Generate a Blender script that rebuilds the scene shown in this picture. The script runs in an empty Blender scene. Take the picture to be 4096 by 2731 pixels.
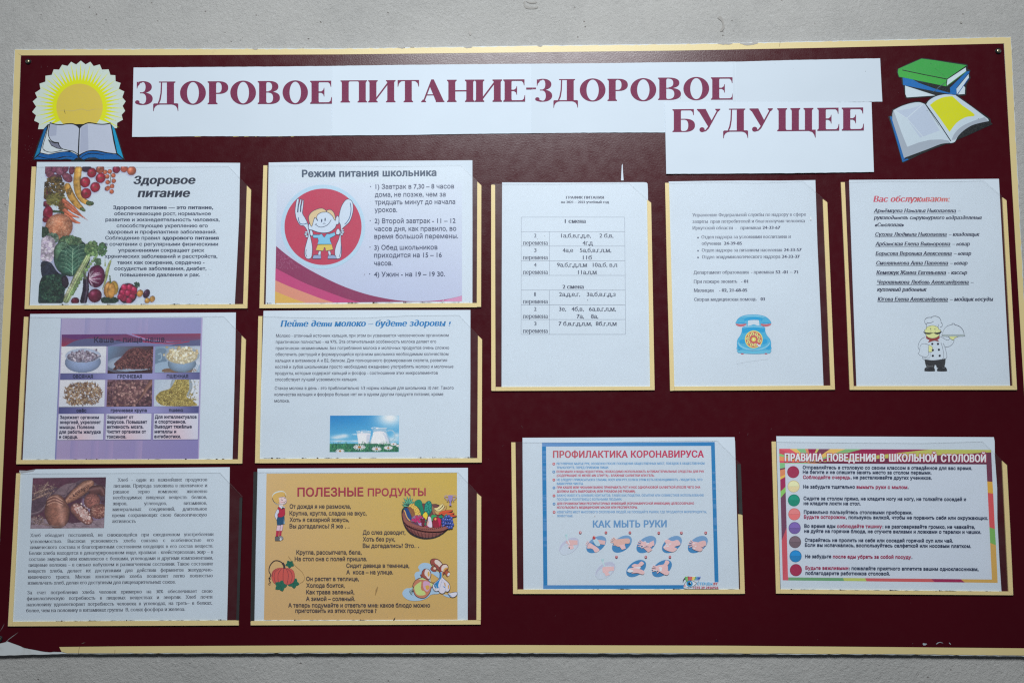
import bpy, math, random
import numpy as np
from mathutils import Matrix, Vector
from mathutils.geometry import tessellate_polygon, delaunay_2d_cdt

S = bpy.context.scene
rng = np.random.default_rng(7)
random.seed(7)

# ------------------------------------------------------------------ camera
FPX = 3982.0                      # focal length in photo pixels (35 mm lens)
CAMLOC = Vector((0.033, -1.430, -0.137))
CROT = (Matrix.Rotation(math.radians(1.15), 3, 'Z') @
        Matrix.Rotation(math.radians(90 + 5.4), 3, 'X') @
        Matrix.Rotation(math.radians(-0.30), 3, 'Z'))
cam = bpy.data.cameras.new('camera')
cam.lens = 35.0
cam.sensor_width = 36.0
cam.clip_start = 0.01
cam.clip_end = 50
camo = bpy.data.objects.new('camera', cam)
camo.matrix_world = Matrix.Translation(CAMLOC) @ CROT.to_4x4()
S.collection.objects.link(camo)
S.camera = camo

# ------------------------------------------------------------------ light
S.view_settings.view_transform = 'Standard'
S.view_settings.look = 'None'
S.view_settings.exposure = 0.0
S.view_settings.gamma = 1.0
W = bpy.data.worlds.new('World'); S.world = W
W.use_nodes = True
bg = W.node_tree.nodes['Background']
bg.inputs[0].default_value = (0.62, 0.70, 0.80, 1)
bg.inputs[1].default_value = 0.06


def lamp(name, loc, target, sx, sy, power, col):
    L = bpy.data.lights.new(name, 'AREA')
    L.shape = 'RECTANGLE'; L.size = sx; L.size_y = sy
    L.energy = power; L.color = col
    o = bpy.data.objects.new(name, L)
    o.location = loc
    d = Vector(target) - Vector(loc)
    o.rotation_euler = d.to_track_quat('-Z', 'Y').to_euler()
    S.collection.objects.link(o)
    return o


L_ = lamp('ceiling_light', (0.05, -2.0, 1.56), (0.03, 0, -0.08), 1.0, 0.7, 21.5, (0.93, 0.975, 1.0))
L_.data.spread = math.radians(96)
S.cycles.use_denoising = False
S.cycles.filter_width = 1.25
S.cycles.max_bounces = 5
S.cycles.transparent_max_bounces = 10

# ------------------------------------------------------------------ materials
def lin(c):
    c = np.asarray(c, float) / 255.0
    return np.where(c <= 0.04045, c / 12.92, ((c + 0.055) / 1.055) ** 2.4)


def mat(name):
    m = bpy.data.materials.new(name); m.use_nodes = True
    nt = m.node_tree
    return m, nt, nt.nodes['Principled BSDF']


def node(nt, kind, **kw):
    n = nt.nodes.new(kind)
    for k, v in kw.items():
        if k in n.inputs:
            n.inputs[k].default_value = v
        else:
            setattr(n, k, v)
    return n


def noise(nt, scale, detail=4, rough=0.6, coord=None):
    n = node(nt, 'ShaderNodeTexNoise', Scale=scale, Detail=detail, Roughness=rough)
    if coord is not None:
        nt.links.new(coord, n.inputs['Vector'])
    return n


def bump(nt, height, strength, dist, normal=None):
    b = node(nt, 'ShaderNodeBump', Strength=strength, Distance=dist)
    nt.links.new(height, b.inputs['Height'])
    if normal is not None:
        nt.links.new(normal, b.inputs['Normal'])
    return b


def coords(nt):
    g = nt.nodes.new('ShaderNodeNewGeometry')
    return g.outputs['Position']


def mixcol(nt, fac, a, b):
    m = nt.nodes.new('ShaderNodeMix'); m.data_type = 'RGBA'
    if hasattr(fac, 'links') or hasattr(fac, 'is_linked'):
        nt.links.new(fac, m.inputs[0])
    else:
        m.inputs[0].default_value = fac
    for i, v in ((6, a), (7, b)):
        if isinstance(v, (tuple, list)):
            m.inputs[i].default_value = tuple(v) + ((1,) if len(v) == 3 else ())
        else:
            nt.links.new(v, m.inputs[i])
    return m.outputs[2]


def ramp(nt, fac, p0, p1, c0=0.0, c1=1.0):
    r = nt.nodes.new('ShaderNodeMapRange')
    r.inputs[1].default_value = p0; r.inputs[2].default_value = p1
    r.inputs[3].default_value = c0; r.inputs[4].default_value = c1
    nt.links.new(fac, r.inputs[0])
    return r.outputs[0]


PAPER_ALB = np.array([0.685, 0.77, 0.86])

M = {}

# plaster wall, thick rough paint
m, nt, p = mat('painted_plaster'); M['wall'] = m
c = coords(nt)
n1 = noise(nt, 900, 6, 0.65, c); n2 = noise(nt, 190, 5, 0.6, c); n3 = noise(nt, 5, 4, 0.5, c)
n4 = noise(nt, 340, 2, 0.5, c)
v = node(nt, 'ShaderNodeTexVoronoi', Scale=70.0); nt.links.new(c, v.inputs['Vector'])
pit = ramp(nt, v.outputs['Distance'], 0.04, 0.11)
n5 = noise(nt, 26, 3, 0.5, c)
pitm = ramp(nt, n5.outputs[0], 0.48, 0.56)
mm = node(nt, 'ShaderNodeMath', operation='MULTIPLY')
inv = node(nt, 'ShaderNodeMath', operation='SUBTRACT'); inv.inputs[0].default_value = 1
nt.links.new(pit, inv.inputs[1])
nt.links.new(inv.outputs[0], mm.inputs[0]); nt.links.new(pitm, mm.inputs[1])
pits = mm.outputs[0]
base = mixcol(nt, ramp(nt, n3.outputs[0], 0.3, 0.7), (0.43, 0.425, 0.41), (0.515, 0.505, 0.485))
base = mixcol(nt, ramp(nt, n4.outputs[0], 0.58, 0.75, 0, 0.40), base, (0.64, 0.64, 0.63))
n6 = noise(nt, 34, 5, 0.7, c)
base = mixcol(nt, ramp(nt, n6.outputs[0], 0.52, 0.72, 0, 0.35), base, (0.36, 0.355, 0.345))
base = mixcol(nt, pits, base, (0.28, 0.25, 0.235))
nt.links.new(base, p.inputs['Base Color'])
p.inputs['Roughness'].default_value = 0.72
b1 = bump(nt, n2.outputs[0], 0.6, 0.0026)
b2 = bump(nt, n1.outputs[0], 1.0, 0.0013, b1.outputs[0])
b3 = bump(nt, ramp(nt, pits, 0, 1, 1, 0), 0.8, 0.0010, b2.outputs[0])
nt.links.new(b3.outputs[0], p.inputs['Normal'])

# glossy maroon film with orange peel
m, nt, p = mat('maroon_film'); M['maroon'] = m
c = coords(nt)
n1 = noise(nt, 420, 3, 0.55, c); n2 = noise(nt, 3.0, 3, 0.5, c); n3 = noise(nt, 60, 4, 0.7, c)
base = mixcol(nt, ramp(nt, n2.outputs[0], 0.3, 0.7), (0.050, 0.0016, 0.0055), (0.062, 0.0022, 0.0070))
nt.links.new(base, p.inputs['Base Color'])
nt.links.new(ramp(nt, n3.outputs[0], 0.3, 0.75, 0.22, 0.32), p.inputs['Roughness'])
b1 = bump(nt, n1.outputs[0], 0.20, 0.0005)
nt.links.new(b1.outputs[0], p.inputs['Normal'])
p.inputs['Specular IOR Level'].default_value = 0.42

# dark scratched lines on the film: same film, dulled
m, nt, p = mat('dull_scratch'); M['scratch'] = m
p.inputs['Base Color'].default_value = (0.26, 0.20, 0.21, 1); p.inputs['Roughness'].default_value = 0.8

# beige tape / border film
def beige(name, a, bcol, rough):
    m, nt, p = mat(name)
    c = coords(nt)
    n1 = noise(nt, 8, 4, 0.6, c); n2 = noise(nt, 420, 3, 0.55, c); n3 = noise(nt, 45, 4, 0.75, c)
    base = mixcol(nt, ramp(nt, n1.outputs[0], 0.3, 0.7), a, bcol)
    base = mixcol(nt, ramp(nt, n3.outputs[0], 0.62, 0.78, 0, 0.30), base, (0.40, 0.31, 0.19))
    nt.links.new(base, p.inputs['Base Color'])
    p.inputs['Roughness'].default_value = rough
    b1 = bump(nt, n2.outputs[0], 0.25, 0.0005)
    nt.links.new(b1.outputs[0], p.inputs['Normal'])
    return m


M['beige'] = beige('beige_border_film', (0.72, 0.58, 0.27), (0.76, 0.62, 0.31), 0.42)
M['tape'] = beige('beige_foam_tape', (0.80, 0.63, 0.29), (0.84, 0.67, 0.33), 0.55)

m, nt, p = mat('black_foam_tape'); M['black'] = m
p.inputs['Base Color'].default_value = (0.012, 0.013, 0.013, 1); p.inputs['Roughness'].default_value = 0.7
m, nt, p = mat('white_plastic_core'); M['core'] = m
c = coords(nt); n1 = noise(nt, 40, 4, 0.7, c)
nt.links.new(mixcol(nt, ramp(nt, n1.outputs[0], 0.55, 0.75, 0, 0.5), (0.62, 0.66, 0.68), (0.40, 0.39, 0.36)), p.inputs['Base Color'])
p.inputs['Roughness'].default_value = 0.5

# paper and printed ink share a gentle waviness
def wav(nt, c):
    n = noise(nt, 9, 2, 0.45, c); n2 = noise(nt, 500, 3, 0.6, c)
    b = bump(nt, n.outputs[0], 0.16, 0.010)
    return bump(nt, n2.outputs[0], 0.18, 0.0003, b.outputs[0]).outputs[0]


for nm_, key_, g_ in (('office_paper', 'paper', 1.0), ('office_paper_dull', 'paper_dull', 0.93), ('office_paper_soft', 'paper_soft', 0.965)):
    m, nt, p = mat(nm_); M[key_] = m
    c = coords(nt); n1 = noise(nt, 6, 3, 0.5, c); n2 = noise(nt, 700, 3, 0.6, c)
    base = mixcol(nt, ramp(nt, n1.outputs[0], 0.3, 0.7), tuple(PAPER_ALB * 0.975 * g_), tuple(PAPER_ALB * 1.02 * g_))
    base = mixcol(nt, ramp(nt, n2.outputs[0], 0.35, 0.7, 0, 0.10), base, tuple(PAPER_ALB * 0.80))
    nt.links.new(base, p.inputs['Base Color']); p.inputs['Roughness'].default_value = 0.8
    p.inputs['Specular IOR Level'].default_value = 0.25
    nt.links.new(wav(nt, c), p.inputs['Normal'])

m, nt, p = mat('printed_ink'); M['ink'] = m
c = coords(nt)
a = node(nt, 'ShaderNodeVertexColor', layer_name='Col')
n2 = noise(nt, 700, 3, 0.6, c)
nt.links.new(mixcol(nt, ramp(nt, n2.outputs[0], 0.35, 0.75, 0, 0.07), a.outputs[0], (0.45, 0.47, 0.5)), p.inputs['Base Color'])
p.inputs['Roughness'].default_value = 0.65; p.inputs['Specular IOR Level'].default_value = 0.25
nt.links.new(wav(nt, c), p.inputs['Normal'])

m, nt, p = mat('vinyl_print'); M['vinyl'] = m
c = coords(nt)
a = node(nt, 'ShaderNodeVertexColor', layer_name='Col')
n2 = noise(nt, 500, 3, 0.6, c); n3 = noise(nt, 12, 3, 0.5, c)
nt.links.new(mixcol(nt, ramp(nt, n2.outputs[0], 0.45, 0.75, 0, 0.12), a.outputs[0], (0.3, 0.3, 0.3)), p.inputs['Base Color'])
p.inputs['Roughness'].default_value = 0.42
b0 = bump(nt, n3.outputs[0], 0.2, 0.006)
b1 = bump(nt, n2.outputs[0], 0.2, 0.0004, b0.outputs[0]); nt.links.new(b1.outputs[0], p.inputs['Normal'])

# clear acrylic: thin clear sheet with faint dust
m, nt, p = mat('clear_acrylic'); M['clear'] = m
nt.nodes.remove(p)
out = nt.nodes['Material Output']
c = coords(nt)
tr = nt.nodes.new('ShaderNodeBsdfTransparent'); tr.inputs[0].default_value = (1.0, 1.0, 1.0, 1)
gl = node(nt, 'ShaderNodeBsdfGlossy', Roughness=0.30)
gl.inputs[0].default_value = (1, 1, 1, 1)
df = nt.nodes.new('ShaderNodeBsdfDiffuse'); df.inputs[0].default_value = (0.6, 0.62, 0.64, 1)
fr = node(nt, 'ShaderNodeFresnel', IOR=1.46)
n1 = noise(nt, 30, 5, 0.7, c)
m1 = nt.nodes.new('ShaderNodeMixShader'); m2 = nt.nodes.new('ShaderNodeMixShader')
nt.links.new(ramp(nt, n1.outputs[0], 0.35, 0.8, 0.004, 0.018), m1.inputs[0])
nt.links.new(tr.outputs[0], m1.inputs[1]); nt.links.new(df.outputs[0], m1.inputs[2])
geo = nt.nodes.new('ShaderNodeNewGeometry')
ff = node(nt, 'ShaderNodeMath', operation='SUBTRACT'); ff.inputs[0].default_value = 1.0
nt.links.new(geo.outputs['Backfacing'], ff.inputs[1])
fm = node(nt, 'ShaderNodeMath', operation='MULTIPLY')
nt.links.new(fr.outputs[0], fm.inputs[0]); nt.links.new(ff.outputs[0], fm.inputs[1])
nt.links.new(fm.outputs[0], m2.inputs[0])
nt.links.new(m1.outputs[0], m2.inputs[1]); nt.links.new(gl.outputs[0], m2.inputs[2])
nt.links.new(m2.outputs[0], out.inputs[0])
m, nt, p = mat('acrylic_cut_edge'); M['clearedge'] = m
p.inputs['Base Color'].default_value = (0.42, 0.46, 0.48, 1); p.inputs['Roughness'].default_value = 0.3
p.inputs['Alpha'].default_value = 0.75

m, nt, p = mat('zinc_screw'); M['zinc'] = m
p.inputs['Base Color'].default_value = (0.45, 0.40, 0.26, 1); p.inputs['Metallic'].default_value = 0.9; p.inputs['Roughness'].default_value = 0.38
m, nt, p = mat('black_rubber'); M['rubber'] = m
p.inputs['Base Color'].default_value = (0.012, 0.016, 0.018, 1); p.inputs['Roughness'].default_value = 0.45
m, nt, p = mat('dark_grime'); M['grime'] = m
p.inputs['Base Color'].default_value = (0.09, 0.075, 0.065, 1); p.inputs['Roughness'].default_value = 0.9
m, nt, p = mat('dried_glue'); M['glue'] = m
p.inputs['Base Color'].default_value = (0.36, 0.36, 0.35, 1); p.inputs['Roughness'].default_value = 0.35
m, nt, p = mat('wall_gouge'); M['gouge'] = m
p.inputs['Base Color'].default_value = (0.36, 0.345, 0.325, 1); p.inputs['Roughness'].default_value = 0.9
m, nt, p = mat('plaster_paint_ragged'); M['wallpaint'] = m
p.inputs['Base Color'].default_value = (0.42, 0.40, 0.38, 1); p.inputs['Roughness'].default_value = 0.8

# ------------------------------------------------------------------ mapping
RN = np.array(CROT); CN = np.array(CAMLOC)


def P(xy, h):
    """photo pixel -> point on the plane h metres in front of the board face (y = -h)"""
    xy = np.atleast_2d(np.asarray(xy, float))
    d = np.stack([(xy[:, 0] - 2048) / FPX, -(xy[:, 1] - 1365.5) / FPX, -np.ones(len(xy))], 1) @ RN.T
    t = (-h - CN[1]) / d[:, 1]
    return CN + d * t[:, None]


class Frame:
    def __init__(s, ox, oy, sc):
        s.o = np.array([ox, oy], float); s.s = sc

    def __call__(s, uv):
        return np.atleast_2d(np.asarray(uv, float)) / s.s + s.o


SRC = Frame(0, 0, 1.0)


# ------------------------------------------------------------------ object helpers
def link(name, me, parent=None, origin=(0, 0, 0)):
    o = bpy.data.objects.new(name, me)
    S.collection.objects.link(o)
    if parent is not None:
        o.parent = parent
    else:
        o.location = origin
    return o


def thing(name, label, cat, origin, group=None):
    o = bpy.data.objects.new(name, None)
    o.empty_display_size = 0.02
    o.location = Vector(origin)
    S.collection.objects.link(o)
    o['label'] = label; o['category'] = cat
    if group: o['group'] = group
    return o


def raw_mesh(name, V, F, mats, midx=None, col=None, smooth=False):
    me = bpy.data.meshes.new(name)
    V = np.asarray(V, np.float32)
    if len(F) and isinstance(F, np.ndarray) and F.shape[1] in (3, 4):
        k = F.shape[1]; n = len(F)
        me.vertices.add(len(V)); me.vertices.foreach_set('co', V.ravel())
        me.loops.add(n * k); me.polygons.add(n)
        me.loops.foreach_set('vertex_index', F.astype(np.int32).ravel())
        me.polygons.foreach_set('loop_start', np.arange(0, n * k, k, dtype=np.int32))
        me.polygons.foreach_set('loop_total', np.full(n, k, dtype=np.int32))
        if midx is not None:
            me.polygons.foreach_set('material_index', np.asarray(midx, np.int32))
        me.update(calc_edges=True)
    else:
        me.from_pydata([tuple(map(float, v)) for v in V], [], [tuple(f) for f in F])
        if midx is not None:
            for pl, i in zip(me.polygons, midx): pl.material_index = int(i)
        me.update()
    for mm_ in mats: me.materials.append(mm_)
    if not smooth: me.shade_flat()
    if col is not None:
        ca = me.color_attributes.new('Col', 'FLOAT_COLOR', 'POINT')
        c4 = np.ones((len(V), 4), np.float32); c4[:, :3] = col
        ca.data.foreach_set('color', c4.ravel())
    return me


def slab(name, src, h0, h1, mats, parent, sidemat=0, holes=None):
    """extruded outline: src = photo-pixel outline, from h0 (back) to h1 (front)"""
    org = np.array(parent.location) if parent is not None else np.zeros(3)
    src = np.asarray(src, float)
    front = P(src, h1) - org
    back = front + np.array([0, h1 - h0, 0.0])
    n = len(src)
    V = np.vstack([front, back])
    tris = tessellate_polygon([[Vector((a[0], a[2], 0)) for a in front]])
    F = []; mi = []
    for t in tris:
        a, b, c_ = t
        nrm = np.cross(front[b] - front[a], front[c_] - front[a])
        if nrm[1] > 0: a, b, c_ = a, c_, b
        F.append((a, b, c_)); mi.append(0)
        F.append((a + n, c_ + n, b + n)); mi.append(0)
    area = sum(front[i][0] * front[(i + 1) % n][2] - front[(i + 1) % n][0] * front[i][2] for i in range(n))
    for i in range(n):
        j = (i + 1) % n
        q = (i, i + n, j + n, j) if area > 0 else (j, j + n, i + n, i)
        F.append((q[0], q[1], q[2])); F.append((q[0], q[2], q[3])); mi += [sidemat, sidemat]
    me = raw_mesh(name, V, np.array(F), mats, mi)
    return link(name, me, parent)


def smooth_pts(pts, closed=True, k=5):
    pts = np.asarray(pts, float); n = len(pts); out = []
    rngi = range(n) if closed else range(n - 1)
    for i in rngi:
        if closed:
            p0, p1, p2, p3 = pts[(i - 1) % n], pts[i], pts[(i + 1) % n], pts[(i + 2) % n]
        else:
            p0, p1, p2, p3 = pts[max(i - 1, 0)], pts[i], pts[i + 1], pts[min(i + 2, n - 1)]
        for t in np.arange(k) / k:
            out.append(0.5 * ((2 * p1) + (-p0 + p2) * t + (2 * p0 - 5 * p1 + 4 * p2 - p3) * t * t + (-p0 + 3 * p1 - 3 * p2 + p3) * t ** 3))
    if not closed: out.append(pts[-1])
    return np.array(out)


def ell_pts(cx, cy, rx, ry, rot=0, n=28):
    t = np.linspace(0, 2 * np.pi, n, endpoint=False); r = math.radians(rot)
    x, y = rx * np.cos(t), ry * np.sin(t)
    return np.stack([cx + x * math.cos(r) - y * math.sin(r), cy + x * math.sin(r) + y * math.cos(r)], 1)


def tess(loops, oriented=False):
    """triangles of the area the loops wind around (first loop outline, others holes)"""
    loops = [np.asarray(L, float) for L in loops]
    if not oriented:
        for n_, L in enumerate(loops):
            x, y = L[:, 0], L[:, 1]
            ar = np.sum(x * np.roll(y, -1) - np.roll(x, -1) * y)
            if (ar < 0) == (n_ == 0): loops[n_] = L[::-1]
    pts = np.vstack(loops); scl = np.abs(pts - pts.mean(0)).max() + 1e-12; mid = pts.mean(0)
    Q = (pts - mid) / scl
    ed = []; o_ = 0
    for L in loops:
        n_ = len(L); ed += [(o_ + i, o_ + (i + 1) % n_) for i in range(n_)]; o_ += n_
    v, e_, f, *_ = delaunay_2d_cdt([Vector(p_) for p_ in Q], ed, [], 0, 1e-6)
    v = np.array([tuple(p_) for p_ in v]); f = np.array([t_ for t_ in f if len(t_) == 3], int).reshape(-1, 3)
    c_ = v[f].mean(1); wn = np.zeros(len(f), int); o_ = 0
    for L in loops:
        q0 = Q[o_:o_ + len(L)]; q1 = np.roll(q0, -1, 0); o_ += len(L)
        for (x0, y0), (x1, y1) in zip(q0, q1):
            side = (x1 - x0) * (c_[:, 1] - y0) - (c_[:, 0] - x0) * (y1 - y0)
            wn += ((y0 <= c_[:, 1]) & (y1 > c_[:, 1]) & (side > 0)).astype(int)
            wn -= ((y0 > c_[:, 1]) & (y1 <= c_[:, 1]) & (side < 0)).astype(int)
    return v * scl + mid, f[wn != 0]


# ------------------------------------------------------------------ lettering
_fc = bpy.data.curves.new('glyph_source', 'FONT'); _fc.resolution_u = 2
_fo = bpy.data.objects.new('glyph_source', _fc); S.collection.objects.link(_fo)
_raw = {}


def raw_splines(s):
    _fc.body = s
    dg = bpy.context.evaluated_depsgraph_get(); dg.update()
    c_ = _fo.evaluated_get(dg).to_curve(dg, apply_modifiers=False)
    out = [[(tuple(b.handle_left[:2]), tuple(b.co[:2]), tuple(b.handle_right[:2])) for b in sp.bezier_points] for sp in c_.splines]
    _fo.to_curve_clear()
    return out


def sample(sp, k):
    pts = []
    n = len(sp)
    for i in range(n):
        p0 = np.array(sp[i][1]); c0 = np.array(sp[i][2]); c1 = np.array(sp[(i + 1) % n][0]); p1 = np.array(sp[(i + 1) % n][1])
        chord = np.linalg.norm(p1 - p0)
        if chord < 1e-6: continue
        dev = np.linalg.norm(c0 - (p0 * 2 + p1) / 3) + np.linalg.norm(c1 - (p0 + 2 * p1) / 3)
        d1 = abs(np.cross(p1 - p0, c0 - p0)) / chord + abs(np.cross(p1 - p0, c1 - p0)) / chord
        kk = 1 if d1 < 0.004 else k
        for t in np.arange(kk) / kk:
            pts.append((1 - t) ** 3 * p0 + 3 * (1 - t) ** 2 * t * c0 + 3 * (1 - t) * t * t * c1 + t ** 3 * p1)
    return np.array(pts)


def area2(L):
    x, y = L[:, 0], L[:, 1]
    return 0.5 * np.sum(x * np.roll(y, -1) - np.roll(x, -1) * y)


_adv = {}
_H = None


def advance(ch):
    global _H
    if ch in _adv: return _adv[ch]
    def left_right(s):
        sp = raw_splines(s)
        xs = [min(b[1][0] for b in q) for q in sp]; return min(xs), max(xs)
    if _H is None:
        a, b = left_right('II'); _H = b - a
    a, b = left_right('I' + ch + 'I')
    _adv[ch] = b - a - _H
    return _adv[ch]


STY = {  # name: (grow x, grow y, serif, horizontal tightening)
    'sans': (0.012, 0.008, False), 'sansb': (0.042, 0.022, False), 'sansm': (0.026, 0.016, False),
    'serif': (0.020, -0.010, True), 'serifb': (0.056, -0.006, True),
    'heavy': (0.052, 0.020, False), 'heavyout': (0.112, 0.075, False),
}
_g = {}


def offset(L, gx, gy):
    d = np.roll(L, -1, 0) - L
    d /= np.linalg.norm(d, axis=1)[:, None] + 1e-12
    nn = np.stack([d[:, 1], -d[:, 0]], 1)           # outward for CCW loops
    v = nn + np.roll(nn, 1, 0)
    l = np.linalg.norm(v, axis=1)[:, None] + 1e-9
    v = v / l
    cosf = np.sum(v * nn, 1)[:, None]
    v = v / np.maximum(cosf, 0.5)
    return L + v * np.array([gx, gy])


def glyph(ch, sty):
    key = (ch, sty)
    if key in _g: return _g[key]
    gx, gy, serif = STY[sty]
    sp = [sample(q, 4) for q in raw_splines(ch)]
    sp = [q for q in sp if len(q) > 2]
    if not sp:
        _g[key] = (np.zeros((0, 2)), np.zeros((0, 3), int)); return _g[key]
    big = max(sp, key=lambda q: abs(area2(q)))
    sg = 1 if area2(big) > 0 else -1
    outs = []; holes = []
    for q in sp:
        if sg < 0: q = q[::-1]
        (outs if area2(q) > 0 else holes).append(q)
    VV = []; FF = []; off = 0
    extra = []
    if serif:
        for q in outs:
            n = len(q)
            for i in range(n):
                a, b = q[i], q[(i + 1) % n]
                if abs(a[1] - b[1]) < 2e-3 and 0.045 < abs(a[0] - b[0]) < 0.16:
                    bottom = b[0] > a[0]
                    y = a[1]
                    lv = [0.0, -0.2] if bottom else [0.542, 0.728, 0.546, 0.686]
                    if ch in 'mnuŭ∂0123456789-–—.,:;!?%()«»•…·/"': continue
                    if min(abs(y - t) for t in lv) > 0.03 and not (bottom and y < -0.1): continue
                    x0, x1 = min(a[0], b[0]) - 0.066, max(a[0], b[0]) + 0.066
                    t = 0.046
                    extra.append(np.array([(x0, y), (x1, y), (x1, y + t), (x0, y + t)] if bottom else [(x0, y - t), (x1, y - t), (x1, y), (x0, y)]))
    v_, f_ = tess([offset(q, gx, gy) for q in outs + holes], True)
    VV.append(v_); FF.append(f_); off = len(v_)
    for q in extra:
        VV.append(q); FF.append(np.array([(0, 1, 2), (0, 2, 3)]) + off); off += 4
    _g[key] = (np.vstack(VV), np.vstack(FF))
    return _g[key]


def inside(pt, L):
    x, y = pt; c_ = False; n = len(L); j = n - 1
    for i in range(n):
        if (L[i][1] > y) != (L[j][1] > y) and x < (L[j][0] - L[i][0]) * (y - L[i][1]) / (L[j][1] - L[i][1]) + L[i][0]: c_ = not c_
        j = i
    return c_


def layout(text, sty, tight=0.0):
    x = 0; items = []
    for ch in text:
        a = advance(ch)
        if sty in ('sansb', 'heavy', 'heavyout', 'serifb'): a += 0.03
        if ch != ' ': items.append((ch, x))
        x += a
    return items, x


# ------------------------------------------------------------------ flat print
LAY = 1.1e-5


class Ink:
    def __init__(s, frame, h, white=(207, 220, 231), alb=None):
        s.f = frame; s.h = h; s.white = lin(white); s.V = []; s.F = []; s.C = []; s.n = 0; s.k = 0
        s.alb = PAPER_ALB if alb is None else np.array(alb)

    def col(s, c):
        c = np.asarray(c, float)
        return np.clip(lin(c) / s.white * s.alb, 0.002, 0.95)

    lift = None

    def add(s, V2, F, col, layer=None):
        if len(F) == 0: return
        if layer is None:
            s.k += 1; layer = s.k
        w = P(s.f(V2), s.h + layer * LAY) if s.lift is None else P(s.f(V2), s.h + 0.00005 + layer * LAY + s.lift(s.f(V2)))
        s.V.append(w); s.F.append(np.asarray(F) + s.n); s.n += len(w)
        c = s.col(col)
        s.C.append(np.tile(c, (len(w), 1)) if c.ndim == 1 else c)

    def poly(s, pts, col, sm=False, k=5):
        pts = smooth_pts(pts, True, k) if sm else np.asarray(pts, float)
        v, f = tess([pts]); s.add(v, f, col); return s

    def ell(s, cx, cy, rx, ry, col, rot=0, n=28):
        s.poly(ell_pts(cx, cy, rx, ry, rot, n), col); return s

    def line(s, pts, w, col, sm=False, k=5, taper=False):
        pts = smooth_pts(pts, False, k) if sm else np.asarray(pts, float)
        d = np.gradient(pts, axis=0); d /= np.linalg.norm(d, axis=1)[:, None] + 1e-9
        nn = np.stack([-d[:, 1], d[:, 0]], 1)
        ww = np.full(len(pts), w / 2.0)
        if taper: ww *= np.sin(np.linspace(0.15, np.pi - 0.15, len(pts)))
        L = np.vstack([pts + nn * ww[:, None], pts - nn * ww[:, None]]); n = len(pts)
        F = []
        for i in range(n - 1): F += [(i, i + 1, i + 1 + n), (i, i + 1 + n, i + n)]
        s.add(L, F, col); return s

    def shape(s, pts, fill, edge, w, sm=True, k=5):
        """filled outline with a drawn contour"""
        q = smooth_pts(pts, True, k) if sm else np.asarray(pts, float)
        s.poly(q, fill)
        s.line(np.vstack([q, q[:1], q[1:2]]), w, edge); return s

    def grad(s, quad, cols, nx=6, ny=6):
        """quad TL,TR,BR,BL with colours at its corners"""
        q = np.asarray(quad, float); c = np.asarray(cols, float)
        u, v = np.meshgrid(np.linspace(0, 1, nx + 1), np.linspace(0, 1, ny + 1))
        u = u.ravel()[:, None]; v = v.ravel()[:, None]
        B = lambda a: a[0] * (1 - u) * (1 - v) + a[1] * u * (1 - v) + a[2] * u * v + a[3] * (1 - u) * v
        F = []
        for j in range(ny):
            for i in range(nx):
                a = j * (nx + 1) + i; F += [(a, a + 1, a + nx + 2), (a, a + nx + 2, a + nx + 1)]
        s.add(B(q), F, B(c)); return s

    def text(s, t, x0, x1, y0, y1=None, size=40, sty='sans', col=(60, 65, 85), it=0.0, just=0.0, layer=None, c2=None):
        """one line of lettering from x0 to x1, baseline y0 (left) to y1 (right)"""
        if y1 is None: y1 = y0
        if layer is None:
            s.k += 1; layer = s.k
        if it and sty.startswith('serif'):         # cursive forms of the italic
            for a_, b_ in (('т', 'm'), ('п', 'n'), ('и', 'u'), ('й', 'ŭ'), ('д', '∂')): t = t.replace(a_, b_)
        items, tot = layout(t, sty)
        if not items: return s
        first = glyph(items[0][0], sty)[0]; last = glyph(items[-1][0], sty)[0]
        lo = items[0][1] + first[:, 0].min(); hi = items[-1][1] + last[:, 0].max()
        if just:                                   # keep the letter width, stretch the gaps
            sx = size * just
            ns = sum(1 for a, b in zip(t, t[1:]) if a == ' ' and b != ' ')
            extra = ((x1 - x0) - (hi - lo) * sx) / max(ns, 1)
        else:
            sx = (x1 - x0) / (hi - lo); extra = 0
        sp = 0; it_i = iter(items); x = 0; pos = []
        idx = 0
        cnt = 0
        xacc = 0
        prev = ''
        res = []
        for ch in t:
            if ch == ' ':
                if prev != ' ': cnt += 1
            else:
                res.append(cnt)
            prev = ch
        for (ch, gx), k_ in zip(items, res):
            v, f = glyph(ch, sty)
            if not len(f): continue
            X = x0 + (gx - lo + v[:, 0]) * sx + (k_ - res[0]) * extra + v[:, 1] * it * size
            fr = (X - x0) / max(x1 - x0, 1e-6)
            Y = y0 + (y1 - y0) * fr - v[:, 1] * size
            cc = col if c2 is None else np.array(col) + (np.array(c2) - np.array(col)) * np.clip(fr, 0, 1)[:, None]
            s.add(np.stack([X, Y], 1), f, cc, layer)
        return s

    def build(s, name, parent, mat_='ink'):
        if not s.V: return None
        V = np.vstack(s.V) - np.array(parent.location); F = np.vstack(s.F); C = np.vstack(s.C)
        # face the viewer
        a, b, c_ = V[F[:, 0]], V[F[:, 1]], V[F[:, 2]]
        ny = np.cross(b - a, c_ - a)[:, 1]
        fl = ny > 0
        F[fl] = F[fl][:, [0, 2, 1]]
        keep = np.abs(ny) > 1e-13
        me = raw_mesh(name, V, F[keep], [M[mat_]], None, C)
        o = link(name, me, parent)
        s.V, s.F, s.C, s.n = [], [], [], 0
        return o


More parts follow.
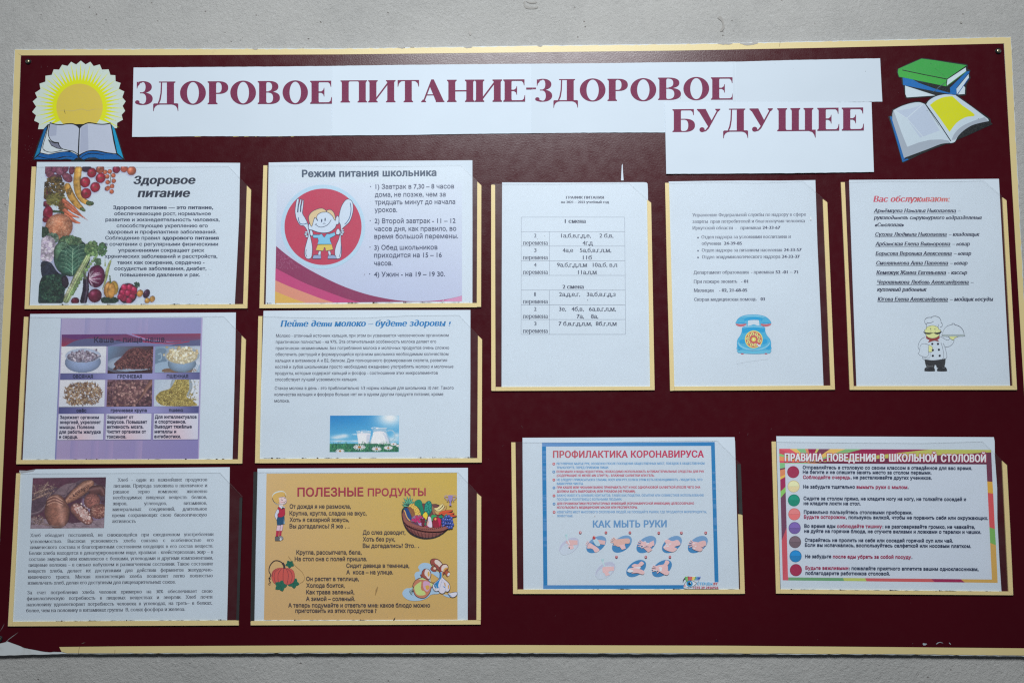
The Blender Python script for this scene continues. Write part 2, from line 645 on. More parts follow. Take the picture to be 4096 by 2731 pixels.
# ------------------------------------------------------------------ printed photographs (painted on a fine grid)
def vnoise(X, Y, sc, seed, octv=3):
    r = np.random.default_rng(seed); out = np.zeros_like(X); amp = 1; tot = 0
    for o_ in range(octv):
        g = r.random((64, 64)); x = X / sc; y = Y / sc
        xi = np.floor(x).astype(int); yi = np.floor(y).astype(int); fx = x - xi; fy = y - yi
        fx = fx * fx * (3 - 2 * fx); fy = fy * fy * (3 - 2 * fy)
        G = lambda a, b: g[b % 64, a % 64]
        out += amp * ((G(xi, yi) * (1 - fx) + G(xi + 1, yi) * fx) * (1 - fy) + (G(xi, yi + 1) * (1 - fx) + G(xi + 1, yi + 1) * fx) * fy)
        tot += amp; amp *= 0.55; sc /= 2.1
    return out / tot


class Canvas:
    def __init__(s, frame, quad, W_, H_, step=4.0, bgc=(200, 212, 226), x0=0, y0=0):
        s.f = frame; s.q = np.asarray(quad, float); s.W = W_; s.H = H_; s.x0 = x0; s.y0 = y0
        s.nx = int(W_ / step); s.ny = int(H_ / step)
        s.X, s.Y = np.meshgrid(np.linspace(x0, x0 + W_, s.nx + 1), np.linspace(y0, y0 + H_, s.ny + 1))
        s.C = np.zeros(s.X.shape + (3,)); s.C[:] = bgc
        s.A = np.zeros(s.X.shape, bool)
        s.g = vnoise(s.X, s.Y, 9, 3, 3)

    def put(s, m, c, a=1.0):
        a = np.asarray(a, float)
        if a.ndim == 2: a = a[m][:, None]
        c = np.asarray(c, float)
        if c.ndim == 3: c = c[m]
        s.C[m] = s.C[m] * (1 - a) + c * a
        s.A |= m

    def ball(s, cx, cy, rx, ry=None, rot=0, col=(200, 40, 50), hl=0.35, dark=0.5, tex=0.0, shadow=True, lx=-0.35, ly=-0.4, tc=None):
        ry = ry or rx; r = math.radians(rot)
        dx, dy = s.X - cx, s.Y - cy
        u = (dx * math.cos(r) + dy * math.sin(r)) / rx; v = (-dx * math.sin(r) + dy * math.cos(r)) / ry
        d = u * u + v * v
        if shadow:
            d2 = ((dx + 0.12 * rx) / (rx * 1.16)) ** 2 + ((dy - 0.12 * ry) / (ry * 1.16)) ** 2
            ms = (d2 < 1.25) & (d >= 1) & s.bgmask
            s.put(ms, (150, 155, 195), np.clip(1.25 - d2, 0, 0.5))
        m = d < 1
        z = np.sqrt(np.clip(1 - d, 0, 1))
        sh = dark + (1 - dark) * z
        h_ = np.exp(-(((dx / rx - lx) ** 2 + (dy / ry - ly) ** 2) / 0.09)) * hl * 255 * 0.6
        c = np.array(col)[None, None] * sh[..., None]
        if tex:
            t = (s.g - 0.5) * 2 * tex
            c = c * (1 + t[..., None])
            if tc is not None:
                a = np.clip((s.g - 0.5) * 4, 0, 1)[..., None]; c = c * (1 - a) + np.array(tc) * sh[..., None] * a
        c = np.clip(c + h_[..., None], 0, 255)
        s.put(m, c); s.bgmask &= ~m
        return s

    @property
    def bgmask(s):
        if not hasattr(s, '_bg'): s._bg = np.ones(s.X.shape, bool)
        return s._bg

    @bgmask.setter
    def bgmask(s, v): s._bg = v

    def tube(s, pts, w, col, hl=0.25, dark=0.5, tex=0.0, k=7, stripes=0):
        q = smooth_pts(pts, False, k); w = np.interp(np.linspace(0, 1, len(q)), np.linspace(0, 1, len(w)), w)
        best = np.full(s.X.shape, 9.0); side = np.zeros(s.X.shape)
        d = np.gradient(q, axis=0); d /= np.linalg.norm(d, axis=1)[:, None] + 1e-9
        for (x, y), r_, t in zip(q, w, d):
            dx, dy = s.X - x, s.Y - y
            e = np.hypot(dx, dy) / r_
            n_ = (dx * -t[1] + dy * t[0]) / r_
            mm_ = e < best
            best[mm_] = e[mm_]; side[mm_] = n_[mm_]
        m = best < 1
        z = np.sqrt(np.clip(1 - best ** 2, 0, 1)); sh = dark + (1 - dark) * z
        c = np.array(col)[None, None] * sh[..., None]
        if stripes: c = c * (1 + 0.22 * np.sin(side * stripes))[..., None]
        if tex: c = c * (1 + (s.g - 0.5)[..., None] * 2 * tex)
        c = np.clip(c + (np.exp(-((side + 0.35) / 0.25) ** 2) * hl * 120)[..., None], 0, 255)
        s.put(m, c); s.bgmask &= ~m
        return s

    def poly(s, pts, col, sm=True, tex=0.0, a=1.0):
        q = smooth_pts(pts, True, 5) if sm else np.asarray(pts, float)
        c_ = np.zeros(s.X.shape, bool); n = len(q); j = n - 1
        for i in range(n):
            (xi, yi), (xj, yj) = q[i], q[j]
            if yi != yj:
                c_ ^= ((yi > s.Y) != (yj > s.Y)) & (s.X < (xj - xi) * (s.Y - yi) / (yj - yi) + xi)
            j = i
        col = np.array(col, float)[None, None] * np.ones(s.X.shape + (1,))
        if tex: col = col * (1 + (s.g - 0.5)[..., None] * 2 * tex)
        s.put(c_, np.clip(col, 0, 255), a); s.bgmask &= ~c_
        return s

    def seg(s, pts, w, col, a=1.0, sm=True):
        q = smooth_pts(pts, False, 4) if sm else np.asarray(pts, float)
        m = np.zeros(s.X.shape, bool)
        for (x0, y0), (x1, y1) in zip(q[:-1], q[1:]):
            dx, dy = x1 - x0, y1 - y0; L = dx * dx + dy * dy + 1e-9
            t = np.clip(((s.X - x0) * dx + (s.Y - y0) * dy) / L, 0, 1)
            m |= np.hypot(s.X - x0 - t * dx, s.Y - y0 - t * dy) < w / 2
        s.put(m, col, a); return s

    def specks(s, fx, n, r0, r1, cols, seed=1, asp=1.0, rots=(0, 180), dark=0.55, hl=0.1):
        """n small seeds/leaves scattered where fx(random) gives a point"""
        r = np.random.default_rng(seed)
        for i in range(n):
            x, y = fx(r); rad = r.uniform(r0, r1); c = np.array(cols[r.integers(len(cols))]) * r.uniform(0.85, 1.12)
            ix0 = np.searchsorted(s.X[0], x - rad * 1.3); ix1 = np.searchsorted(s.X[0], x + rad * 1.3)
            iy0 = np.searchsorted(s.Y[:, 0], y - rad * 1.3); iy1 = np.searchsorted(s.Y[:, 0], y + rad * 1.3)
            if ix1 <= ix0 or iy1 <= iy0: continue
            sl = (slice(iy0, iy1), slice(ix0, ix1))
            a = math.radians(r.uniform(*rots)); dx = s.X[sl] - x; dy = s.Y[sl] - y
            u = (dx * math.cos(a) + dy * math.sin(a)) / rad; v = (-dx * math.sin(a) + dy * math.cos(a)) / (rad * asp)
            d = u * u + v * v; m = d < 1
            sh = dark + (1 - dark) * np.sqrt(np.clip(1 - d, 0, 1)) + hl * (v < 0)
            cc = np.clip(c[None, None] * sh[..., None], 0, 255)
            sub = s.C[sl]; sub[m] = cc[m]; s.A[sl] |= m; s._bg = s.bgmask; s._bg[sl] &= ~m
        return s

    def build(s, name, parent, h, white, full=True, grain=0.05):
        w = lin(white)
        r = np.random.default_rng(5)
        C = s.C * (1 + grain * (r.random(s.X.shape) - 0.5) * 2)[..., None]
        C = np.clip(lin(np.clip(C, 0, 255)) / w * PAPER_ALB, 0.002, 0.95).reshape(-1, 3)
        u = ((s.X - s.x0) / s.W).ravel()[:, None]; v = ((s.Y - s.y0) / s.H).ravel()[:, None]
        q = s.q
        uv = q[0] * (1 - u) * (1 - v) + q[1] * u * (1 - v) + q[2] * u * v + q[3] * (1 - u) * v
        V = P(s.f(uv), h) - np.array(parent.location)
        n1 = s.nx + 1
        j, i = np.mgrid[0:s.ny, 0:s.nx]; a = (j * n1 + i).ravel()
        F = np.stack([a, a + n1, a + n1 + 1, a + 1], 1)
        if not full:
            k = s.A.ravel()[F].any(1); F = F[k]
        me = raw_mesh(name, V, F, [M['ink']], None, C)
        return link(name, me, parent)


# ================================================================== the setting: wall
wx, wz = 2.6, 2.0
nxg, nzg = 200, 150
X_, Z_ = np.meshgrid(np.linspace(-wx, wx, nxg + 1), np.linspace(-wz, wz, nzg + 1))
Yw = 0.0075 + (vnoise(X_ * 1000 + 5000, Z_ * 1000 + 5000, 420, 11, 3) - 0.5) * 0.0015
V = np.stack([X_.ravel(), Yw.ravel(), Z_.ravel()], 1)
j, i = np.mgrid[0:nzg, 0:nxg]; a = (j * (nxg + 1) + i).ravel()
me = raw_mesh('wall', V, np.stack([a, a + 1, a + nxg + 2, a + nxg + 1], 1), [M['wall']])
me.shade_smooth()
wall = link('wall', me)
wall['kind'] = 'structure'
wall['label'] = 'rough grey painted plaster wall behind the notice board'


def mark(pts, mt, h=-0.0074, th=0.0007, name='plaster_chip', parent=None, sm=True):
    q = smooth_pts(pts, True, 4) if sm else pts
    return slab(name, q, h, h + th, [M[mt]], parent)


# gouges and drips in the wall paint
for pts in ([(2870, 72), (2884, 66), (2895, 88), (2898, 112), (2885, 128), (2881, 122), (2890, 104), (2886, 86)],
            [(1874, 130), (1882, 127), (1886, 137), (1880, 142)],
            [(2094, 10), (2100, 6), (2106, 26), (2140, 30), (2152, 24), (2150, 33), (2128, 37), (2102, 33)],
            [(2104, 6), (2128, 10), (2146, 8), (2144, 13), (2122, 15)],
            [(3840, 89), (3846, 86), (3849, 93), (3844, 95)]):
    mark(pts, 'gouge' if pts[0][0] not in (1874,) else 'wallpaint', parent=wall)

# ================================================================== the board
T1 = Frame(0, 100, 2352 / 1366); T2 = Frame(1300, 100, 1.68); T3 = Frame(2600, 100, 2352 / 1496)
A = Frame(80, 620, 2.4); B = Frame(1020, 620, 2.4); Cf = Frame(50, 1220, 2.4); D = Frame(1000, 1220, 2.4)
E = Frame(0, 1860, 2.4); Ff = Frame(980, 1860, 2.4); G = Frame(1940, 700, 1247 / 700); H = Frame(2640, 700, 1247 / 700)
I = Frame(3340, 700, 1347 / 756); J = Frame(2020, 1740, 2.4); K = Frame(3076, 1740, 2.4)
S1 = Frame(110, 220, 1568 / 440); S2 = Frame(3540, 220, 1568 / 440)
PH = Frame(2930, 1240, 1403 / 170); CH = Frame(3650, 1250, 1443 / 230); BK = Frame(1590, 1970, 7.84)
ON = Frame(1600, 2220, 1981 / 240); BO = Frame(1070, 1950, 641 / 90); HW = Frame(2210, 2100, 2352 / 670)


def rag(pts, amp, seg=14, seed=0, axis=None):
    """walk a poly-line adding small irregularities"""
    r = np.random.default_rng(seed); out = []
    pts = np.asarray(pts, float)
    for a, b in zip(pts[:-1], pts[1:]):
        n = max(int(np.linalg.norm(b - a) / seg), 1)
        for t in np.arange(n) / n:
            out.append(a + (b - a) * t + r.normal(0, amp, 2) * (1 if 0 < t else 0.3))
    out.append(pts[-1])
    return np.array(out)


TOPO = [(58, 197.6), (700, 195.5), (1366, 194.7), (2060, 185), (2140, 183), (2700, 177), (3020, 171), (3400, 163), (4044, 148)]
TOPI = [(84, 222.5), (700, 221.5), (1366, 218.5), (2060, 211), (2700, 203.6), (3300, 192), (4015, 175)]
LEFO = [(-47, 2622), (-30, 2200), (-4, 1600), (11, 1243), (38, 736), (58, 197.6)]
LEFI = [(-24, 2587), (0, 2150), (21, 1700), (46, 1214), (69, 678), (84, 222.5)]
RIGO = [(4044, 148), (4068, 645), (4107, 1392), (4145, 2060), (4178, 2624)]
RIGI = [(4015, 175), (4039, 597), (4073, 1181), (4094, 1535), (4127, 2100), (4152, 2591)]
BOTO = [(4178, 2624), (3606, 2617.5), (2900, 2614), (2055, 2612), (1200, 2612), (490, 2613), (268, 2613.6), (0, 2620), (-47, 2622)]
BOTI = [(4152, 2591), (3606, 2586), (2900, 2580), (2055, 2577.6), (1200, 2579), (490, 2582.6), (236, 2585.3), (-24, 2587)]
outer = np.vstack([rag(TOPO, 0.6, 16, 1)[:-1], rag(RIGO, 0.8, 20, 2)[:-1], rag(BOTO, 0.7, 18, 3)[:-1], rag(LEFO, 0.8, 22, 4)[:-1]])
org = P([(2050, 2612)], 0)[0]
board = thing('notice_board', 'large maroon notice board with cream border hung on the grey plaster wall', 'notice board', org)
slab('panel', outer, -0.0062, -0.0006, [M['core']], board)
# maroon face film, torn away at the lower left corner
tear = [(236, 2585.3), (243, 2598), (246, 2604.5), (215, 2604.5), (200, 2606), (170, 2603), (140, 2597), (98, 2589), (80, 2581), (55, 2572), (32, 2563.5), (27, 2561), (20, 2566), (0, 2571), (-26, 2580)]
face = np.vstack([TOPI[:-1], RIGI[:-1], BOTI[:-2], smooth_pts(tear, False, 3), LEFI[1:-1]])
slab('face_film', face, -0.0006, 0.0, [M['maroon']], board)
TOPOf = np.array(TOPO) + [0, 2.2]
top = np.vstack([rag(TOPOf, 0.9, 13, 8), TOPI[::-1]])
slab('border_strip', top, -0.0006, 0.00012, [M['beige']], board)
slab('border_strip', np.vstack([[(4016.5, 173.5)], np.array(RIGI[1:]) + [0.8, 0], rag(np.array(RIGO[::-1]) - [1.5, 0], 0.9, 18, 9)]), -0.0006, 0.00008, [M['beige']], board)
slab('border_strip', np.vstack([np.array(LEFO)[1:-1] + [1.5, 0], [(60, 199.6), (82.5, 223.5)], np.array(LEFI[::-1])[1:-1] - [0.8, 0]]), -0.0006, 0.00008, [M['beige']], board)
b_in = np.array(BOTI[::-1])[1:]; b_out = rag(np.array(BOTO)[:7] - [0, 3.2], 0.5, 16, 10)
slab('border_strip', np.vstack([[(237, 2586)], b_in[1:] + [0, 0.7], b_out[:], [(258, 2607.5), (247, 2605), (243, 2598)]]), -0.0006, 0.0001, [M['beige']], board)
# wall paint slopped over the top edge, breaks and nicks of the border
paint = Ink(SRC, 0.0003)
for x, y, w_, hh in ((1590, 191, 30, 6), (1640, 188.5, 18, 5), (1855, 190, 34, 5), (2150, 185, 20, 4), (2870, 176, 60, 5), (2960, 176, 70, 7), (3010, 173, 22, 6), (1010, 197, 22, 3)):
    r = np.random.default_rng(int(x)); t = np.linspace(0, 1, 9)
    up = np.stack([x + w_ * t, y - 2 + 0 * t - t * w_ * 0.012], 1); dn = np.stack([x + w_ * t[::-1], y + hh * np.sin(np.pi * t) * r.uniform(0.5, 1.1, 9)], 1)
    paint.poly(np.vstack([up, dn]), (168, 166, 162))
for l_ in ([(3118, 187), (3121, 165)], [(318, 2583), (313, 2614)], [(460, 2597), (459, 2613)]):
    paint.line(l_, 1.3, (120, 98, 70))
paint.build('paint_smear', board)['kind'] = 'stuff'
sc = Ink(SRC, 0.0001)
for l_, w_ in (([(3640, 2566), (3662, 2566)], 0.1),):
    pass
for q in ([(3690, 2573), (3694, 2570), (3700, 2572), (3706, 2572), (3708, 2575), (3702, 2577), (3703, 2579), (3694, 2579.5)],
          [(3744, 2574), (3750, 2568.5), (3760, 2565.5), (3770, 2569), (3773, 2571), (3768, 2570), (3760, 2567.5), (3752, 2571), (3747, 2575)],
          [(3795, 2569), (3798, 2568.5), (3804, 2575), (3801, 2576)]):
    sc.poly(q, (160, 172, 178))
sc.line([(3650, 2572), (3651, 2573)], 1.2, (150, 160, 165))
sc.line([(0, 2524), (10, 2508), (18, 2492)], 2.2, (120, 105, 110), taper=True)
sc.line([(22, 2568), (34, 2556), (50, 2544), (72, 2528)], 2.4, (140, 140, 142), taper=True)
sc.line([(325, 2573), (333, 2570), (341, 2568)], 2.2, (110, 100, 92), taper=True)
# hooked scratches in the gloss near the top edge
r = np.random.default_rng(21)
for k_ in range(110):
    x = r.uniform(120, 4000); y = r.uniform(240, 2560)
    if r.random() < 0.75: sc.ell(x, y, r.uniform(0.5, 1.1), r.uniform(0.5, 1.0), (120, 90, 95), n=6)
    else: sc.line([(x, y), (x + r.uniform(-6, 6), y + r.uniform(2, 11))], r.uniform(0.6, 1.0), (90, 60, 66))
r = np.random.default_rng(4)
for k_ in range(46):
    x = 190 + r.normal(0, 46) - 60; y = 590 + r.normal(0, 50)
    if x > 95: sc.ell(x, y, r.uniform(0.6, 1.5), r.uniform(0.5, 1.2), (100, 62, 68), n=6)
sc.build('film_chips', board)['kind'] = 'stuff'
# remains of the old yellow lettering that peep out under the paper heading
old = Ink(T1, 0.0001)
for x0_, x1_ in ((1335, 1388), (1600, 1650), (1678, 1720), (1752, 1775), (1830, 1895), (1912, 1955), (1998, 2030)):
    old.poly([(x0_, 760), (x1_, 758), (x1_ - 5, 770), (x0_ + 6, 771.5)], (215, 200, 110))
old.build('old_lettering', board)['kind'] = 'stuff'


def screw(x, y, rad=8.4):
    c = P([(x, y)], 0)[0] - org
    prof = [(rad, 0.0), (rad, 0.0014), (rad * 0.80, 0.0024), (rad * 0.62, 0.0022), (rad * 0.55, 0.0012)]
    mm_ = 0.001 * 1000 / 2780.0
    def lathe(name, prof, mt, parent, n=24):
        Vv = []; Fv = []
        for r_, h_ in prof:
            for a_ in np.linspace(0, 2 * np.pi, n, endpoint=False):
                Vv.append((c[0] + r_ * mm_ * math.cos(a_), -h_, c[2] + r_ * mm_ * math.sin(a_)))
        for q_ in range(len(prof) - 1):
            for i_ in range(n):
                a_, b_ = q_ * n + i_, q_ * n + (i_ + 1) % n
                Fv.append((a_, b_, b_ + n, a_ + n))
        Fv.append(tuple((len(prof) - 1) * n + i_ for i_ in range(n)))
        return link(name, raw_mesh(name, Vv, Fv, [M[mt]], smooth=True), parent)
    s_ = lathe('screw', [(rad * 0.6, 0.0002), (rad * 0.6, 0.0016), (rad * 0.5, 0.0024), (rad * 0.30, 0.0027)], 'zinc', board)
    lathe('washer', prof, 'rubber', s_)
    Vv = []; Fv = []
    for a_ in (0.5, 0.5 + math.pi / 2):
        ca, sa = math.cos(a_), math.sin(a_); L_, w_ = rad * 0.30 * mm_, rad * 0.07 * mm_
        b_ = len(Vv)
        for u_, v_ in ((-L_, -w_), (L_, -w_), (L_, w_), (-L_, w_)):
            Vv.append((c[0] + u_ * ca - v_ * sa, -0.00275, c[2] + u_ * sa + v_ * ca))
        Fv.append((b_, b_ + 1, b_ + 2, b_ + 3))
    link('cross_slot', raw_mesh('cross_slot', Vv, Fv, [M['grime']]), s_)


screw(114, 248, 11.5); screw(3992, 206, 12); screw(-1, 2553, 12)


# ================================================================== pockets and sheets
def pocket(fr, where, clear, strips, h=0.0024):
    c = fr(clear)
    o = thing('document_pocket', where, 'document pocket', P([(c[:, 0].mean(), c[:, 1].max())], 0)[0], 'clear plastic pockets on the board')
    for st in strips:
        q, mt = st[0], st[1]
        s_ = slab('edge_strip', fr(q), 0.00005, h - 0.0001 - 0.00003 * (len(st) > 2), [M[mt]], o)
        if mt == 'black': s_['label'] = 'black foam strip where the cream tape has come off'
    slab('clear_sheet', c, h, h + 0.0005, [M['clear'], M['clearedge']], o, sidemat=1)
    return o


def sheet(fr, pts, label, h=0.0009, group=None, name='paper_sheet', cat='paper notice', th=0.00012, curl=None):
    c = fr(pts)
    o = thing(name, label, cat, P([(c[:, 0].mean(), c[:, 1].max())], 0)[0], group)
    slab('paper', c, h - th, h, [M['paper']], o)
    o_h = h
    return o


GR = 'notices in the clear pockets'
WH = (205, 218, 230)

# ------------------------------------------------------------------ heading: bold serif capitals
def ring_arc(cx, cy, rx, ry, tx, ty, a0, a1, n=20, pw=1.0):
    """thick-thin bowl: outer arc and inner arc"""
    t = np.radians(np.linspace(a0, a1, n))
    sq = lambda f: np.sign(f) * np.abs(f) ** pw
    o_ = np.stack([cx + rx * sq(np.cos(t)), cy + ry * sq(np.sin(t))], 1)
    i_ = np.stack([cx + (rx - tx) * sq(np.cos(t)), cy + (ry - ty) * sq(np.sin(t))], 1)
    return o_, i_


def cap(ch, W_):
    s, t, e = 0.312, 0.062, 0.060
    L = []
    def foot(x, w=s, top=False):
        q = [(x - e, 0), (x + w + e, 0), (x + w + e, t * 0.75), (x + w + e * 0.35, t), (x + w, t + 0.05), (x, t + 0.05), (x - e * 0.35, t), (x - e, t * 0.75)]
        if top: q = [(a, 1 - b) for a, b in q][::-1]
        L.append([np.array(q)])
    def stem(x, w=s, b=True, tp=True):
        L.append([np.array([(x, 0.0), (x + w, 0.0), (x + w, 1.0), (x, 1.0)])])
        if b: foot(x, w)
        if tp: foot(x, w, True)
    def rect(x0, y0, x1, y1): L.append([np.array([(x0, y0), (x1, y0), (x1, y1), (x0, y1)])])
    def bowl(x, cy, rx, ry, tx=0.285, ty=0.05):
        o_, i_ = ring_arc(x, cy, rx, ry, tx, ty, -90, 90, 18, 0.86)
        L.append([np.vstack([o_, i_[::-1]])])
    def arm(x0, x1, y, up, drop=0.27):
        d = 1 if up else -1
        L.append([np.array([(x0, y), (x1, y), (x1 + 0.01 * 0, y + d * drop), (x1 - 0.025, y + d * drop), (x1 - 0.06, y + d * 0.13), (x1 - 0.13, y + d * 0.065), (x1 - 0.24, y + d * t), (x0, y + d * t)])])
    if ch == 'О':
        tt = np.linspace(0, 2 * np.pi, 48, endpoint=False)
        L.append([np.stack([W_ / 2 + W_ / 2 * np.cos(tt), 0.5 + 0.522 * np.sin(tt)], 1), np.stack([W_ / 2 + (W_ / 2 - 0.305) * np.cos(tt), 0.5 + 0.470 * np.sin(tt)], 1)])
    elif ch == 'Р':
        stem(e); x = e + s; rect(x, 1 - 0.045, x + 0.10, 1); rect(x, 0.45, x + 0.10, 0.50); bowl(x + 0.10, 0.725, W_ - x - 0.10, 0.275)
    elif ch == 'В':
        stem(e); x = e + s; rect(x, 1 - 0.045, x + 0.14, 1); rect(x, 0.50, x + 0.16, 0.545); rect(x, 0, x + 0.18, 0.045)
        bowl(x + 0.10, 0.76, W_ * 0.93 - x - 0.10, 0.24, 0.275); bowl(x + 0.12, 0.27, W_ - x - 0.12, 0.272, 0.30)
    elif ch == 'Е':
        stem(e); x = e + s
        arm(x, W_ - 0.03, 1, False, 0.26); arm(x, W_, 0, True, 0.29)
        rect(x, 0.48, x + 0.22, 0.535)
        L.append([np.array([(x + 0.225, 0.32), (x + 0.25, 0.32), (x + 0.25, 0.69), (x + 0.225, 0.69), (x + 0.20, 0.60), (x + 0.11, 0.535), (x + 0.11, 0.48), (x + 0.20, 0.42)])])
    elif ch == 'П':
        stem(e); stem(W_ - e - s); rect(e, 0.952, W_ - e, 1)
    elif ch == 'Н':
        stem(e); stem(W_ - e - s); rect(e, 0.475, W_ - e, 0.53)
    elif ch == 'И':
        stem(e); stem(W_ - e - s); L.append([np.array([(e + s - 0.02, 0.10), (W_ - e - s + 0.02, 0.80), (W_ - e - s + 0.02, 0.91), (e + s - 0.02, 0.21)])])
    elif ch == 'Т':
        c = W_ / 2; stem(c - s / 2, tp=False); rect(0.02, 0.955, W_ - 0.02, 1)
        for d in (1, -1):
            q = np.array([(0.0, 1), (0.0, 0.70), (0.025, 0.70), (0.07, 0.86), (0.16, 0.94), (0.26, 0.96), (0.26, 1)])
            if d < 0: q = np.stack([W_ - q[:, 0], q[:, 1]], 1)[::-1]
            L.append([q])
    elif ch == 'А':
        L.append([np.array([(W_ * 0.43, 1.02), (W_ * 0.53, 1.02), (W_ * 0.93, 0.02), (W_ * 0.62, 0.02), (W_ * 0.36, 0.74)])])
        L.append([np.array([(W_ * 0.43, 1.02), (W_ * 0.465, 0.93), (W_ * 0.165, 0.02), (W_ * 0.10, 0.02)])])
        rect(W_ * 0.22, 0.30, W_ * 0.66, 0.348)
        foot(W_ * 0.09, 0.10); foot(W_ * 0.66, 0.27)
    elif ch == 'Д':
        L.append([np.array([(W_ * 0.16, 0.0), (W_ * 0.22, 0.0), (W_ * 0.30, 0.20), (W_ * 0.345, 0.5), (W_ * 0.36, 0.97), (W_ * 0.31, 0.97), (W_ * 0.29, 0.5), (W_ * 0.24, 0.22)])])
        x = W_ * 0.545; L.append([np.array([(x, 0), (x + s, 0), (x + s, 1), (x, 1)])]); rect(W_ * 0.23, 0.955, x + s + e, 1)
        L.append([np.array([(x + s, 1), (x + s + e, 1), (x + s + e, 0.965), (x + s, 0.92)])])
        rect(0.03, -0.005, W_ - 0.03, 0.05)
        for d in (1, -1):
            q = np.array([(0.0, 0.03), (0.0, -0.29), (0.022, -0.29), (0.05, -0.16), (0.11, -0.07), (0.20, -0.02), (0.32, 0.0), (0.32, 0.03)])
            if d < 0: q = np.stack([W_ - q[:, 0], q[:, 1]], 1)[::-1]
            L.append([q])
    elif ch == 'Щ':
        g = (W_ - 0.10 - 2 * e - 3 * s) / 2
        for k_ in range(3): stem(e + k_ * (s + g), b=(k_ == 0))
        rect(e, 0, W_ - 0.06, 0.05)
        q = np.array([(W_ - 0.30, 0.05), (W_ - 0.30, 0.0), (W_ - 0.15, -0.05), (W_ - 0.07, -0.15), (W_ - 0.025, -0.29), (W_, -0.29), (W_, 0.05)])
        L.append([q[::-1]])
    elif ch == 'Б':
        stem(e); x = e + s; arm(x, W_ - 0.05, 1, False, 0.27); rect(x, 0, x + 0.16, 0.045); rect(x, 0.535, x + 0.16, 0.58); bowl(x + 0.16, 0.29, W_ - x - 0.16, 0.29, 0.295)
    elif ch == 'У':
        L.append([np.array([(W_ * 0.08, 0.98), (W_ * 0.39, 0.98), (W_ * 0.64, 0.42), (W_ * 0.50, 0.18)])])
        L.append([np.array([(W_ * 0.84, 0.98), (W_ * 0.90, 0.98), (W_ * 0.50, 0.14), (W_ * 0.40, 0.03), (W_ * 0.27, -0.01), (W_ * 0.27, 0.04), (W_ * 0.38, 0.09), (W_ * 0.48, 0.24)])])
        L.append([ell_pts(W_ * 0.245, 0.095, 0.115, 0.108, 0, 20)])
        foot(W_ * 0.10, 0.27, True); foot(W_ * 0.80, 0.10, True)
    elif ch == 'З':
        o_, i_ = ring_arc(W_ * 0.45, 0.765, W_ * 0.50, 0.255, 0.275, 0.045, 130, -90, 22, 0.92)
        L.append([np.vstack([o_, i_[::-1]])])
        o_, i_ = ring_arc(W_ * 0.44, 0.255, W_ * 0.56, 0.275, 0.29, 0.05, 90, -118, 22, 0.92)
        L.append([np.vstack([o_, i_[::-1]])])
        rect(W_ * 0.28, 0.488, W_ * 0.48, 0.535)
        L.append([np.array([(W_ * 0.10, 1.0), (W_ * 0.13, 1.0), (W_ * 0.20, 0.94), (W_ * 0.30, 0.965), (W_ * 0.26, 0.88), (W_ * 0.16, 0.80), (W_ * 0.13, 0.70), (W_ * 0.10, 0.70)])])
        L.append([ell_pts(W_ * 0.13, 0.105, 0.10, 0.085, 0, 18)])
        L.append([np.array([(W_ * 0.04, 0.10), (W_ * 0.12, 0.015), (W_ * 0.30, -0.02), (W_ * 0.42, -0.018), (W_ * 0.42, 0.03), (W_ * 0.25, 0.07)])])
    elif ch == '-':
        rect(0, 0.0, W_, 1.0)
    return L


def heading(ink, spec, col=(116, 36, 74)):
    for ch, x0, x1, yb0, yb1, capz in spec:
        W_ = (x1 - x0) / capz
        for loops in cap(ch, W_):
            v, f = tess(loops)
            X = x0 + v[:, 0] * capz; Y = yb0 + (yb1 - yb0) * (X - x0) / (x1 - x0) - v[:, 1] * capz
            ink.add(np.stack([X, Y], 1), f, col)


WT = (208, 222, 234)
GH = 'heading papers glued along the top'


HL = {}


